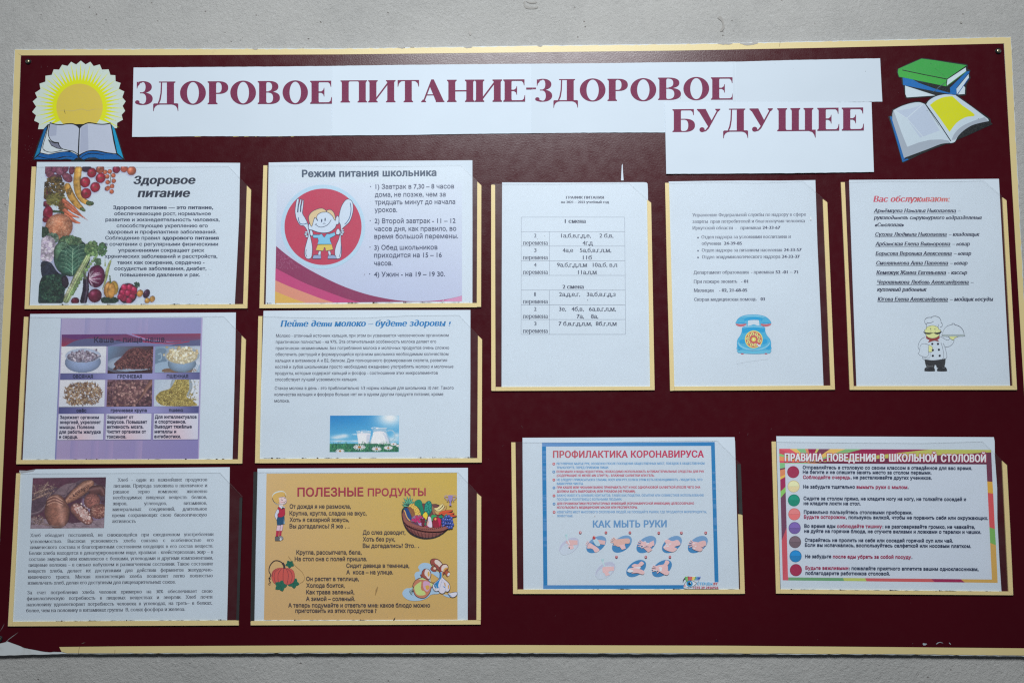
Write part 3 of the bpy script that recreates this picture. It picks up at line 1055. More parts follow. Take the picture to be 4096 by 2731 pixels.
def hsheet(fr, corners, label, h, seed=0, edge=0.0012):
    pm = {1: 'paper_soft', 4: 'paper_dull', 3: 'paper_soft'}.get(seed, 'paper')
    """heading sheet: a sheet of paper glued along its top, rippled and a little loose at the bottom
    corners: top edge left-to-right then bottom edge left-to-right, as (top points, bottom points)"""
    tp = fr(corners[0]); bt = fr(corners[1])
    nu, nv = 64, 16
    def along(q, n):
        t_ = np.linspace(0, 1, n + 1); d = (q[:, 0] - q[0, 0]) / (q[-1, 0] - q[0, 0]); x = np.interp(t_, d, q[:, 0]); return np.stack([x, np.interp(x, q[:, 0], q[:, 1])], 1)
    T_, B_ = along(tp, nu), along(bt, nu)
    r = np.random.default_rng(seed + 40)
    T_[1:-1, 1] += r.normal(0, 0.25, nu - 1); B_[1:-1, 1] += r.normal(0, 0.25, nu - 1)
    x0_, x1_ = T_[0, 0], T_[-1, 0]; ph = r.uniform(0, 6, 4)
    def lift(q):
        q = np.atleast_2d(q); ty = np.interp(q[:, 0], T_[:, 0], T_[:, 1]); by = np.interp(q[:, 0], B_[:, 0], B_[:, 1])
        v_ = np.clip((q[:, 1] - ty) / (by - ty), 0, 1); u_ = (q[:, 0] - x0_) / (x1_ - x0_)
        w_ = 0.5 + 0.5 * np.sin(q[:, 0] / 96 + ph[0] + v_ * 1.2); w2 = 0.5 + 0.5 * np.sin(q[:, 0] / 210 + ph[1] - v_)
        return v_ ** 1.6 * edge * (0.25 + 0.45 * w_ + 0.5 * w2) + 0.00016 * w_ * np.sin(np.pi * v_) + 0.0007 * np.exp(-np.abs(q[:, 0] - x0_) / 16) * (0.5 + 0.5 * v_)
    v_ = np.linspace(0, 1, nv + 1)[:, None, None]
    Q = (T_[None] * (1 - v_) + B_[None] * v_).reshape(-1, 2)
    hh = h + lift(Q)
    o = thing('heading_sheet', label, 'heading paper', P([(Q[:, 0].mean(), Q[:, 1].max())], 0)[0], GH)
    Vf = P(Q, 0) ; d = np.array(CAMLOC) - Vf
    Vf = np.vstack([P(Q[i_:i_ + 1], hh[i_]) for i_ in range(len(Q))]) - np.array(o.location)
    Vb = Vf + np.array([0, 0.00014, 0.0]); N = len(Vf); n1 = nu + 1
    j_, i_ = np.mgrid[0:nv, 0:nu]; a_ = (j_ * n1 + i_).ravel()
    F = [np.stack([a_, a_ + n1, a_ + n1 + 1, a_ + 1], 1), np.stack([a_, a_ + 1, a_ + n1 + 1, a_ + n1], 1) + N]
    ring = list(range(0, n1)) + [n1 * (k_ + 1) + nu for k_ in range(nv)] + [nv * n1 + k_ for k_ in range(nu - 1, -1, -1)] + [n1 * k_ for k_ in range(nv - 1, 0, -1)]
    F.append(np.array([(p_, q_, q_ + N, p_ + N) for p_, q_ in zip(ring, ring[1:] + ring[:1])]))
    me = raw_mesh('paper', np.vstack([Vf, Vb]), np.vstack(F), [M[pm]])
    link('paper', me, o)
    HL[o.name] = lift
    return o


bl = lambda x: 550 - 0.0052 * (x - 930)
h1 = hsheet(T1, ([(920, 295), (1400, 291), (1900, 288), (2296, 284)], [(910, 772), (1400, 767), (1900, 768), (2293, 762)]), 'long white heading sheet printed with the first large word, left end of the heading', 0.00035, 1, 0.0006)
ik = Ink(T1, 0.00035, WT); ik.lift = HL[h1.name]
heading(ik, [(c, a, b, bl(a), bl(b), 158) for c, a, b in (('З', 930, 1052), ('Д', 1055, 1228), ('О', 1240, 1418), ('Р', 1430, 1572), ('О', 1586, 1763), ('В', 1775, 1928), ('О', 1946, 2121), ('Е', 2136, 2286))])
ik.build('heading_lettering', h1)
b2_ = lambda x: 523 - 0.0060 * (x - 103)
s4 = hsheet(T3, ([(520, 233), (900, 222), (1447, 211)], [(520, 500), (700, 497), (1100, 488), (1461, 483)]), 'blank white heading sheet at the right end above the last word', 0.00025, 4, 0.0004)
h3 = hsheet(SRC, (np.vstack([T2([(1385, 262), (1900, 258)]), T3([(100, 236), (540, 232)])]), np.vstack([T2([(1388, 728), (1900, 724)]), T3([(97, 677), (300, 676), (548, 672)])])), 'white heading sheet with a hyphen tail and the third large word', 0.00050, 3, 0.0007)
h2 = hsheet(T2, ([(50, 277), (500, 270), (900, 266), (1396, 262)], [(47, 743), (500, 741), (900, 734), (1397, 728)]), 'white heading sheet with the second large word, slightly proud of its left neighbour', 0.00075, 2, 0.0007)
ik = Ink(T2, 0.00075, WT); ik.lift = HL[h2.name]
heading(ik, [(c, a, b, b2_(a), b2_(b), 149) for c, a, b in (('П', 104, 283), ('И', 290, 474), ('Т', 488, 632), ('А', 640, 812), ('Н', 820, 1005), ('И', 1006, 1190), ('Е', 1198, 1345))])
heading(ik, [('-', 1352, 1396, 434, 434, 12)])
ik.build('heading_lettering', h2)
ik = Ink(T2, 0.00050, WT); ik.lift = HL[h3.name]
heading(ik, [('-', 1397, 1418, 434, 434, 12)])
heading(ik, [(c, a, b, b2_(a), b2_(b), 149) for c, a, b in (('З', 1412, 1527), ('Д', 1535, 1700), ('О', 1712, 1885), ('Р', 1898, 2035), ('О', 2052, 2226))])
ik.build('heading_lettering', h3)
ik = Ink(T3, 0.00050, WT); ik.lift = HL[h3.name]
heading(ik, [(c, a, b, 473.5 - 0.0055 * (a - 50), 473.5 - 0.0055 * (b - 50), 141) for c, a, b in (('В', 50, 195), ('О', 210, 372), ('Е', 383, 523))])
ik.build('heading_lettering', h3)
h5 = hsheet(T3, ([(93, 491), (500, 488), (900, 487), (1393, 486)], [(102, 937), (500, 935), (900, 932), (1408, 925)]), 'white heading sheet hanging lower at the right with the last large word', 0.00125, 5, 0.0012)
ik = Ink(T3, 0.00125, WT); ik.lift = HL[h5.name]
heading(ik, [(c, a, b, 675 - 0.0095 * (a - 140), 675 - 0.0095 * (b - 140), 144) for c, a, b in (('Б', 141, 283), ('У', 287, 452), ('Д', 460, 617), ('У', 618, 782), ('Щ', 800, 1042), ('Е', 1052, 1190), ('Е', 1206, 1345))])
ik.build('heading_lettering', h5)

# a sliver of white plastic film left on the board above the timetable
sl = sheet(SRC, [(2484, 722), (2487, 662), (2489.5, 656), (2491, 660), (2492, 690), (2494.5, 722)], 'thin white sliver sticking up above the timetable pocket', h=0.0004, name='paper_sliver', cat='paper scrap')

# ------------------------------------------------------------------ A: healthy eating poster
pocket(A, 'clear pocket holding the vegetable poster, top left of the board',
       [(112, 110), (900, 112), (2003, 105), (2218, 332), (2182, 1476), (43, 1480)],
       [([(112, 113), (152, 113), (118, 780), (83, 1443), (84, 1478), (43, 1478), (77, 780)], 'tape'),
        ([(84, 1444), (1100, 1439), (2141, 1431), (2182, 1471), (1100, 1476), (84, 1478)], 'tape'),
        ([(2178, 295), (2218, 335), (2182, 1470), (2142, 1430)], 'tape')])
sA = sheet(A, [(163, 68), (700, 67), (1300, 72), (2113, 77), (2104, 600), (2085, 1000), (2062, 1436), (1000, 1440), (93, 1444), (125, 780)], 'paper poster about healthy eating with a photo of vegetables down its left side', group=GR)
WA = (203, 216, 231)
t = Ink(A, 0.00098, WA)
t.text('Здоровое', 1085, 1680, 279, 277, 104, 'heavy', (40, 48, 68), it=0.2)
t.text('питание', 1128, 1628, 404, 403, 106, 'heavy', (40, 48, 68), it=0.2)
t.build('heading', sA)
t = Ink(A, 0.00098, WA); cA = (52, 64, 92)
for s_, a, b, y, st in (('Здоровое питание — это питание,', 892, 1855, 520, 'heavy'), ('обеспечивающее рост, нормальное', 905, 1833, 579, 'sansm'), ('развитие и жизнедеятельность человека,', 820, 1917, 637, 'sansm'),
                        ('способствующее укреплению его', 927, 1803, 695, 'sansm'), ('здоровья и профилактике заболеваний.', 840, 1888, 754, 'sansm'),
                        ('Соблюдение правил', 818, 1345, 812, 'sansm'), ('здорового питания', 1365, 1908, 812, 'heavy'), ('в сочетании с регулярными физическими', 815, 1902, 871, 'sansm'),
                        ('упражнениями сокращает риск', 942, 1770, 930, 'sansm'), ('хронических заболеваний и расстройств,', 812, 1895, 988, 'sansm'),
                        ('таких как ожирение, сердечно -', 933, 1772, 1047, 'sansm'), ('сосудистые заболевания, диабет,', 905, 1790, 1105, 'sansm'), ('повышенное давление и рак.', 962, 1728, 1165, 'sansm')):
    t.text(s_, a, b, y, y, 46, st, cA)
t.build('body_text', sA); t = Ink(A, 0.00098, WA)
t.line([(1805, 1094), (1845, 1106)], 5, (110, 115, 112), taper=True); t.line([(1692, 1346), (1722, 1338)], 7, (90, 80, 78), taper=True)
t.build('stain', sA)['kind'] = 'stuff'
# the vegetable photograph
cv = Canvas(A, [(243, 113), (1393, 113), (1323, 1423), (173, 1423)], 1150, 1310, 3.6, (205, 215, 232), x0=173, y0=113)
SX = lambda y: 70 - (y - 113) * 70 / 1310  # picture leans with the page


class Lean:
    pass


def sh(pts): return [(x - SX(y), y) for x, y in pts]


def ball(x, y, *a, **k): cv.ball(x - SX(y), y, *a, **k)


def lf(x0, y0, x1, y1):
    return lambda r: (r.uniform(x0, x1) - SX((y0 + y1) / 2), r.uniform(y0, y1))


def lfe(cx, cy, rx, ry):
    def f(r):
        a_ = r.uniform(0, 2 * np.pi); d_ = math.sqrt(r.random()); return cx - SX(cy) + rx * d_ * math.cos(a_), cy + ry * d_ * math.sin(a_)
    return f


# potatoes and onions
for x, y, rx, ry, ro, c in ((270, 140, 42, 50, 20, (140, 75, 98)), (290, 185, 40, 36, 0, (150, 85, 100)), (335, 130, 38, 42, 0, (130, 66, 90)), (385, 155, 42, 48, -20, (150, 90, 110)), (438, 130, 30, 44, 10, (128, 62, 84)), (498, 140, 28, 52, 5, (130, 60, 78)),
                            (455, 218, 60, 38, 38, (150, 80, 98)), (345, 230, 60, 44, 0, (120, 66, 80)), (262, 370, 46, 62, 0, (120, 30, 62)), (255, 470, 40, 30, 0, (110, 32, 50))):
    ball(x, y, rx, ry, ro, c, tex=0.25, hl=0.18)
ball(640, 135, 50, 32, 0, (60, 40, 66), hl=0.1)
# broccolini and dill
cv.specks(lfe(325, 330, 108, 125), 420, 5, 13, [(110, 96, 42), (92, 80, 38), (128, 108, 52), (70, 64, 34)], 3)
cv.specks(lfe(345, 430, 95, 62), 260, 4, 11, [(120, 118, 48), (98, 100, 40), (140, 134, 60)], 4)
r = np.random.default_rng(9)
for k_ in range(38):
    a_ = r.uniform(2.2, 5.6); cv.seg(sh([(360, 425), (360 + 110 * math.cos(a_), 425 - 85 * math.sin(a_) * r.uniform(0.4, 1))]), 3.5, (138, 140, 66), 0.8)
# yellow squashes
cv.tube(sh([(560, 140), (548, 260), (560, 360), (600, 430), (670, 468)]), [36, 37, 33, 26, 22], (222, 172, 66), tex=0.10, dark=0.55)
cv.tube(sh([(655, 462), (690, 466)]), [22, 19], (70, 100, 52), tex=0.3)
cv.tube(sh([(455, 300), (490, 390), (545, 470), (600, 520)]), [30, 36, 31, 18], (210, 160, 58), tex=0.18, dark=0.55)
cv.tube(sh([(592, 516), (616, 532)]), [17, 14], (78, 104, 50), tex=0.3)
cv.specks(lfe(470, 350, 26, 34), 50, 3, 8, [(150, 120, 50)], 6)
# tomatoes
for x, y, rx in ((625, 262, 50), (690, 172, 46), (774, 222, 48), (722, 310, 48), (635, 370, 50), (770, 138, 40)):
    ball(x, y, rx, rx * 1.02, 0, (176, 26, 52) if x != 770 else (190, 96, 66), hl=0.5)
    for a_ in np.linspace(0, 6.28, 6)[:-1] + x:
        cv.seg(sh([(x, y - 2), (x + 17 * math.cos(a_), y - 2 + 15 * math.sin(a_))]), 4.5, (100, 92, 62))
for x, y, rx, c in ((925, 140, 38, (140, 24, 56)), (1000, 132, 36, (196, 92, 60)), (1072, 152, 44, (222, 120, 76))): ball(x, y, rx, rx, 0, c, hl=0.4)
for x, y in ((818, 165), (862, 160), (838, 208), (897, 198), (842, 262), (900, 250), (845, 318), (885, 300), (835, 325), (880, 352)):
    ball(x, y, 22, 22, 0, (206, 108, 62), hl=0.35)
cv.seg(sh([(872, 170), (868, 250), (862, 330)]), 5, (110, 100, 60))
# carrots
cv.specks(lfe(420, 490, 52, 58), 130, 5, 12, [(150, 110, 52), (120, 98, 44), (170, 118, 60)], 8)
for p_, w_ in (([(420, 440), (500, 500), (580, 575), (650, 628)], [22, 20, 10, 2]), ([(440, 480), (500, 530), (560, 570), (610, 600)], [18, 17, 9, 2]), ([(430, 530), (480, 570), (530, 590), (570, 602)], [19, 18, 11, 3]), ([(415, 560), (470, 600), (530, 640), (580, 655)], [19, 21, 15, 3])):
    cv.tube(sh(p_), w_, (206, 110, 68), dark=0.6, tex=0.15)
cv.tube(sh([(300, 540), (390, 548), (420, 560)]), [14, 12, 8], (58, 88, 50))
ball(268, 560, 48, 70, 0, (170, 20, 56), hl=0.45); ball(250, 620, 36, 30, 0, (140, 20, 44))
# melon
ball(375, 690, 132, 128, 0, (212, 138, 92), dark=0.55, tex=0.16, tc=(232, 180, 140), hl=0.25)
# broccoli, cauliflower
cv.specks(lfe(232, 740, 40, 45), 140, 6, 14, [(60, 90, 62), (46, 78, 50)], 12)
cv.specks(lfe(310, 800, 55, 45), 120, 8, 18, [(110, 150, 120), (130, 165, 135)], 13)
ball(262, 905, 82, 130, 0, (205, 198, 212), dark=0.72, hl=0.05)
cv.specks(lfe(265, 905, 72, 118), 260, 9, 22, [(216, 208, 222), (196, 186, 208), (226, 222, 232)], 14, dark=0.72)
# cabbage
ball(500, 985, 175, 180, 10, (60, 116, 86), dark=0.45, tex=0.3, hl=0.1, tc=(84, 140, 104))
cv.specks(lfe(480, 830, 105, 50), 260, 7, 16, [(86, 128, 84), (70, 112, 74), (120, 156, 104)], 15)
ball(600, 930, 62, 70, 0, (56, 104, 80), tex=0.3, hl=0.05); ball(395, 920, 70, 90, 10, (98, 148, 108), tex=0.3, hl=0.05)
ball(500, 1010, 138, 150, 12, (62, 118, 90), dark=0.6, tex=0.25, hl=0.08)
r = np.random.default_rng(5)
cv.seg(sh([(505, 1150), (502, 1040), (510, 900)]), 7, (150, 196, 160))
for k_ in range(13):
    y_ = 1130 - k_ * 19; d_ = 1 if k_ % 2 else -1
    cv.seg(sh([(504, y_), (504 + d_ * 55, y_ - 45), (504 + d_ * 110, y_ - 60)]), 4, (138, 188, 152), 0.9)
    cv.seg(sh([(504 + d_ * 50, y_ - 40), (504 + d_ * 70, y_ - 90)]), 3, (128, 178, 146), 0.8)
# dark greens, cucumbers, aubergines
cv.poly(sh([(205, 1030), (290, 1030), (360, 1120), (440, 1180), (470, 1240), (420, 1290), (300, 1260), (215, 1180)]), (34, 44, 56), tex=0.5)
cv.poly(sh([(205, 1180), (330, 1150), (440, 1150), (430, 1300), (400, 1423), (180, 1423)]), (30, 58, 50), tex=0.6)
cv.specks(lfe(310, 1280, 115, 135), 520, 6, 15, [(34, 74, 56), (44, 88, 64), (28, 58, 46), (60, 104, 74)], 16)
ball(432, 1215, 34, 60, -12, (42, 30, 46), hl=0.2)
# celery
for p_, w_, c in (([(445, 1390), (540, 1190), (640, 1000), (690, 900)], [32, 36, 26, 20], (170, 196, 130)), ([(500, 1330), (620, 1130), (740, 960)], [20, 18, 12], (126, 168, 98)), ([(440, 1350), (520, 1200), (600, 1060)], [14, 12, 10], (206, 216, 170))):
    cv.tube(sh(p_), w_, c, stripes=9, dark=0.6, hl=0.1)
cv.specks(lfe(690, 900, 62, 70), 240, 7, 16, [(110, 158, 92), (140, 182, 110), (86, 134, 78)], 17)
cv.specks(lfe(790, 905, 44, 60), 130, 6, 13, [(96, 146, 90), (74, 124, 76)], 18)
cv.specks(lfe(745, 1030, 34, 40), 70, 5, 10, [(88, 130, 88)], 19)
# radicchio
ball(732, 1165, 84, 108, 0, (116, 30, 78), tex=0.2, hl=0.1)
r = np.random.default_rng(31)
for k_ in range(34):
    a_ = r.uniform(-1.2, 1.6); l_ = r.uniform(60, 130)
    cv.seg(sh([(665, 1190), (665 + l_ * 0.5 * math.cos(a_), 1190 - l_ * 0.55 * math.sin(a_)), (665 + l_ * math.cos(a_), 1190 - l_ * 0.8 * math.sin(a_))]), 3.4, (226, 206, 222), 0.85)
# aubergine slim, onion, pepper, chili
cv.tube(sh([(630, 1190), (632, 1290), (610, 1400)]), [24, 32, 34], (36, 26, 44), hl=0.5)
cv.tube(sh([(610, 1110), (628, 1180)]), [5, 16], (96, 110, 84))
ball(720, 1350, 66, 66, -25, (118, 24, 56), hl=0.45); ball(530, 1400, 40, 34, 0, (96, 20, 40), hl=0.3)
cv.tube(sh([(790, 1290), (822, 1200), (838, 1110), (868, 1020)]), [4, 12, 17, 10], (170, 190, 110))
cv.tube(sh([(818, 1060), (815, 1000)]), [8, 3], (150, 176, 100)); cv.seg(sh([(872, 1010), (905, 960)]), 4, (60, 84, 60))
cv.specks(lfe(860, 1395, 80, 30), 130, 7, 14, [(46, 82, 56), (34, 66, 46)], 23)
ball(850, 1290, 46, 78, 5, (224, 162, 70), hl=0.3); ball(905, 1275, 40, 68, -8, (228, 190, 70), hl=0.3); ball(878, 1300, 40, 74, 0, (230, 170, 74), hl=0.2, shadow=False)
cv.tube(sh([(868, 1225), (862, 1160)]), [9, 6], (90, 130, 60))
# bowl of radishes
ball(1035, 1330, 92, 100, 0, (54, 30, 50), dark=0.8, hl=0)
for k_, (x, y) in enumerate(((1000, 1270), (1055, 1268), (1092, 1310), (985, 1320), (1035, 1325), (1075, 1360), (995, 1375), (1045, 1395), (1095, 1290), (965, 1360))): ball(x, y, 32, 32, 0, (180, 36, 76), hl=0.4, shadow=False)
cv.specks(lfe(1120, 1245, 26, 26), 40, 5, 10, [(60, 100, 76)], 24)
for x, y, rx, ry, c in ((1152, 1328, 30, 36, (224, 160, 66)), (1215, 1332, 32, 44, (60, 30, 56)), (1222, 1398, 26, 28, (220, 166, 60)), (1270, 1382, 26, 32, (226, 170, 70))): ball(x, y, rx, ry, 20, c, hl=0.4)
mo = vnoise(cv.X + 900, cv.Y, 46, 91, 4)[..., None]; ob_ = ~cv.bgmask; cv.C[ob_] = ((cv.C * 0.93 + cv.C.mean(-1, keepdims=True) * 0.07 + np.array((4, -2, 6))) * (0.58 + 0.66 * mo))[ob_].clip(0, 255)
cv.A[cv.bgmask & (np.abs(cv.C - np.array((205, 215, 232))).sum(-1) < 6)] = False
cv.build('vegetable_picture', sA, 0.00094, WA, full=False)

# ------------------------------------------------------------------ B: schoolchild's meal times
pocket(B, 'clear pocket holding the page with the child, fork and spoon',
       [(80, 98), (600, 96), (1300, 102), (1978, 95), (2173, 290), (2172, 1462), (42, 1471)],
       [([(80, 100), (118, 100), (101, 780), (84, 1432), (84, 1470), (42, 1470), (60, 780)], 'tape'),
        ([(84, 1433), (1100, 1427), (2129, 1420), (2129, 1461), (1100, 1465), (84, 1470)], 'tape'),
        ([(2134, 257), (2173, 293), (2170, 1457), (2129, 1457)], 'tape')])
sB = sheet(B, [(132, 73), (700, 64), (1300, 58), (2087, 52), (2088, 700), (2087, 1424), (1000, 1428), (102, 1434), (117, 780)], 'paper page on school meal times with a cartoon child holding fork and spoon', group=GR)
WB = (212, 224, 235)
k = Ink(B, 0.00092, WB)
k.grad([(212, 270), (1987, 262), (1987, 1405), (191, 1422)], [(211, 221, 235), (211, 222, 235), (192, 200, 226), (188, 198, 226)], 8, 8)
k.poly([(203, 875)] + list(smooth_pts([(203, 875), (340, 985), (520, 1100), (800, 1240), (1050, 1330), (1300, 1385), (1500, 1404), (1700, 1400), (1850, 1382), (1987, 1350)], False, 5)) + [(1987, 1405), (1000, 1414), (191, 1422)], (142, 44, 92))
k.poly(list(smooth_pts([(1500, 1405), (1700, 1401), (1850, 1384), (1987, 1351)], False, 5)) + [(1987, 1405)], (196, 92, 150))
k.poly([(1850, 1386), (1987, 1352), (1987, 1405), (1800, 1407)], (216, 150, 190))
k.poly(list(smooth_pts([(197, 1085), (300, 1140), (480, 1230), (700, 1315), (880, 1380), (1010, 1414)], False, 5)) + [(191, 1422)], (196, 66, 124))
k.poly(list(smooth_pts([(195, 1202), (330, 1262), (480, 1320), (640, 1380), (765, 1418)], False, 5)) + [(191, 1422)], (222, 148, 124))
k.poly(list(smooth_pts([(193, 1308), (300, 1352), (400, 1390), (492, 1420)], False, 5)) + [(191, 1422)], (222, 178, 88))
r = np.random.default_rng(2)
for _ in range(420):
    x = r.uniform(204, 480); y = r.uniform(900, 1092)
    if y > 880 + (x - 203) * 0.80 + 14: k.poly([(x, y), (x + r.uniform(4, 11), y + 1), (x + r.uniform(2, 8), y + 3)], (200, 128, 168)); k.k -= 0.985
k.k += 1
k.ell(652, 690, 405, 404, (184, 214, 234), n=72); k.ell(653, 690, 370, 366, (192, 56, 88), n=72)
k.build('background_print', sB)
k = Ink(B, 0.00092 + 22 * LAY, WB); O_ = (42, 58, 92); Wc = (206, 220, 236)
# fork
k.shape([(415, 420), (400, 432), (386, 520), (388, 570), (400, 620), (432, 672), (470, 682), (498, 720), (512, 768), (500, 820), (480, 900), (478, 960), (492, 990), (515, 998), (540, 985), (549, 940), (550, 880), (540, 820), (526, 760), (512, 700), (505, 655), (478, 600), (456, 560), (462, 500), (466, 436), (456, 436), (444, 490), (436, 500), (446, 432), (436, 426), (424, 470), (414, 490), (422, 425)], Wc, O_, 5)
k.line([(416, 480), (410, 552)], 11, O_); k.line([(441, 480), (437, 548)], 11, O_)
k.line([(415, 600), (430, 655), (470, 665), (502, 655)], 7, (30, 90, 140), True)
k.line([(492, 905), (488, 950), (500, 978)], 5, O_, True)
# spoon
k.shape([(893, 424), (860, 445), (828, 500), (808, 580), (806, 640), (820, 670), (822, 720), (806, 800), (778, 870), (766, 930), (775, 985), (800, 996), (825, 975), (830, 900), (825, 830), (826, 760), (838, 710), (870, 678), (908, 640), (935, 570), (943, 500), (930, 445)], Wc, O_, 5)
k.line([(914, 460), (922, 520), (912, 590), (886, 640), (860, 668)], 7, (30, 90, 140), True)
k.line([(826, 870), (822, 930), (808, 980)], 5, (30, 90, 140), True)
# body
k.shape([(555, 765), (620, 765), (640, 756), (664, 792), (690, 756), (715, 758), (766, 742), (772, 772), (718, 800), (726, 830), (738, 858), (600, 858), (608, 826), (604, 798), (560, 796)], (128, 196, 228), O_, 5, False)
k.shape([(602, 860), (737, 858), (750, 908), (680, 922), (672, 888), (664, 888), (656, 922), (582, 914)], (222, 196, 92), O_, 5, False)
k.poly([(612, 925), (634, 925), (630, 962), (604, 960)], Wc); k.line([(612, 925), (604, 960)], 4, O_); k.line([(634, 925), (630, 962)], 4, O_)
k.poly([(700, 924), (722, 922), (732, 960), (708, 962)], Wc); k.line([(700, 924), (708, 962)], 4, O_); k.line([(722, 922), (732, 960)], 4, O_)
k.shape([(552, 990), (560, 962), (590, 958), (634, 964), (634, 996), (552, 996)], (150, 168, 206), O_, 5, False)
k.shape([(700, 966), (745, 958), (775, 968), (784, 996), (698, 996)], (150, 168, 206), O_, 5, False)
# head
k.shape([(520, 660), (512, 690), (520, 716), (550, 722), (600, 740), (660, 748), (720, 738), (768, 700), (782, 668), (802, 660), (806, 600), (786, 586), (770, 620), (750, 585), (700, 545), (640, 545), (590, 580), (556, 640), (545, 675)], Wc, O_, 5)
k.shape([(540, 686), (520, 640), (516, 590), (545, 548), (600, 520), (650, 514), (690, 545), (640, 552), (605, 572), (592, 600), (602, 634), (576, 600), (560, 640), (552, 670)], (220, 196, 152), O_, 5)
k.shape([(686, 545), (700, 528), (730, 528), (760, 560), (775, 626), (760, 618), (745, 590), (715, 560)], (220, 196, 152), O_, 5)
k.ell(640, 630, 6, 17, O_, 4); k.ell(673, 620, 6, 17, O_, 4)
k.line([(580, 665), (610, 688), (650, 692), (700, 668), (732, 622)], 5, O_, True); k.line([(652, 662), (664, 655), (676, 662)], 4, O_, True); k.line([(575, 672), (592, 658)], 4, O_)
for x, y in ((494, 742), (488, 762), (498, 782)): k.ell(x, y, 15, 9, Wc); k.line(ell_pts(x, y, 15, 9, 0, 14), 4, O_)
k.shape([(528, 726), (545, 726), (556, 750), (552, 776), (532, 770)], Wc, O_, 4)
for x, y in ((838, 722), (842, 742), (832, 762)): k.ell(x, y, 15, 9, Wc); k.line(ell_pts(x, y, 15, 9, 0, 14), 4, O_)
k.shape([(786, 716), (805, 710), (816, 740), (806, 764), (778, 758)], Wc, O_, 4)
k.build('child_picture', sB)
t = Ink(B, 0.00092 + 30 * LAY, WB)
t.text('Режим питания школьника', 450, 1742, 211, 200, 91, 'sansb', (66, 84, 108)); t.build('heading', sB)
t = Ink(B, 0.00092 + 30 * LAY, WB)
for s_, a, b, y, y2 in (('1) Завтрак в 7,30 – 8 часов', 1157, 1912, 326, 322), ('дома, не позже, чем за', 1150, 1830, 402, 399), ('тридцать минут до начала', 1150, 1922, 475, 470), ('уроков.', 1148, 1365, 548, 547),
                        ('2) Второй завтрак - 11 – 12', 1148, 1925, 655, 652), ('часов дня, как правило, во', 1147, 1932, 730, 727), ('время большой перемены.', 1145, 1950, 803, 799), ('3) Обед школьников', 1145, 1752, 910, 906),
                        ('приходится на 15 – 16', 1143, 1793, 984, 980), ('часов.', 1143, 1320, 1060, 1059), ('4) Ужин - на 19 – 19 30.', 1143, 1822, 1167, 1163)):
    t.text(s_, a, b, y, y2, 63, 'sans', (64, 74, 104))
t.build('body_text', sB); t = Ink(B, 0.00092 + 30 * LAY, WB)
for x, y in ((1110, 303), (1106, 630), (1104, 884), (1101, 1141)): t.ell(x, y, 5, 5, (64, 74, 104), n=10)
t.line([(1786, 1456), (1800, 1410), (1815, 1384)], 8, (210, 214, 222), taper=True)
t.build('bullet_points', sB)['kind'] = 'stuff'

# ------------------------------------------------------------------ C: porridge page
pocket(Cf, 'clear pocket holding the lilac porridge page, left column',
       [(110, 108), (900, 122), (1500, 106), (2030, 105), (2240, 332), (2205, 1521), (35, 1527)],
       [([(110, 113), (150, 113), (112, 800), (78, 1484), (78, 1525), (35, 1525), (70, 800)], 'tape'),
        ([(78, 1485), (1100, 1481), (2164, 1479), (2205, 1519), (1100, 1522), (78, 1525)], 'tape'),
        ([(2200, 293), (2240, 332), (2205, 1518), (2164, 1478)], 'tape')])
sC = sheet(Cf, [(170, 86), (1000, 78), (2145, 71), (2138, 500), (2120, 1200), (2112, 1484), (1000, 1488), (97, 1490), (120, 1000), (146, 500)], 'paper page on porridge with six small pictures of bowls and grain', group=GR)
WC = (198, 211, 224)
k = Ink(Cf, 0.00092, WC)
k.grad([(465, 127), (1813, 121), (1790, 1475), (410, 1480)], [(170, 160, 196), (140, 142, 188), (132, 124, 180), (166, 150, 190)], 10, 10)
k.poly([(465, 127), (472, 127), (420, 1480), (406, 1481)], (128, 130, 180)); k.poly([(1812, 121), (1826, 120), (1790, 1475), (1780, 1475)], (170, 160, 200))
for x in (1195, 1255, 700, 900): k.grad([(x, 124), (x + 50, 124), (x + 40, 274), (x - 10, 276)], [(150, 148, 190), (158, 152, 194), (160, 150, 190), (150, 145, 188)], 1, 2)
for x, y0_, y1_ in ((760, 1300, 1476), (900, 1300, 1476), (1180, 1300, 1476), (560, 1300, 1478)): k.grad([(x, y0_), (x + 70, y0_), (x + 60, y1_), (x - 10, y1_)], [(150, 140, 186), (164, 146, 190), (164, 146, 190), (150, 140, 186)], 1, 2)
k.grad([(473, 283), (1807, 273), (1803, 392), (470, 398)], [(92, 56, 112), (136, 54, 86), (84, 88, 132), (150, 50, 76)], 10, 4)
k.poly(list(smooth_pts([(473, 300), (620, 330), (800, 300), (1000, 290), (1100, 277)], False, 4)) + [(473, 283)], (98, 50, 112))
k.poly(list(smooth_pts([(500, 398), (600, 345), (720, 322), (900, 330), (1150, 360), (1400, 366), (1600, 352), (1805, 330)], False, 4)) + [(1803, 392)], (88, 92, 132))
k.poly(list(smooth_pts([(900, 398), (1050, 366), (1300, 352), (1560, 372)], False, 4)) + [(1500, 396)], (118, 120, 166))
k.poly([(1090, 277), (1150, 276), (1290, 320), (1500, 344), (1640, 345), (1480, 356), (1290, 340)], (150, 130, 178))
k.line([(1150, 277), (1300, 322), (1480, 345), (1620, 346)], 5, (176, 40, 70), True)
k.line([(1250, 352), (1420, 366), (1560, 368), (1700, 348)], 8, (170, 40, 70), True)
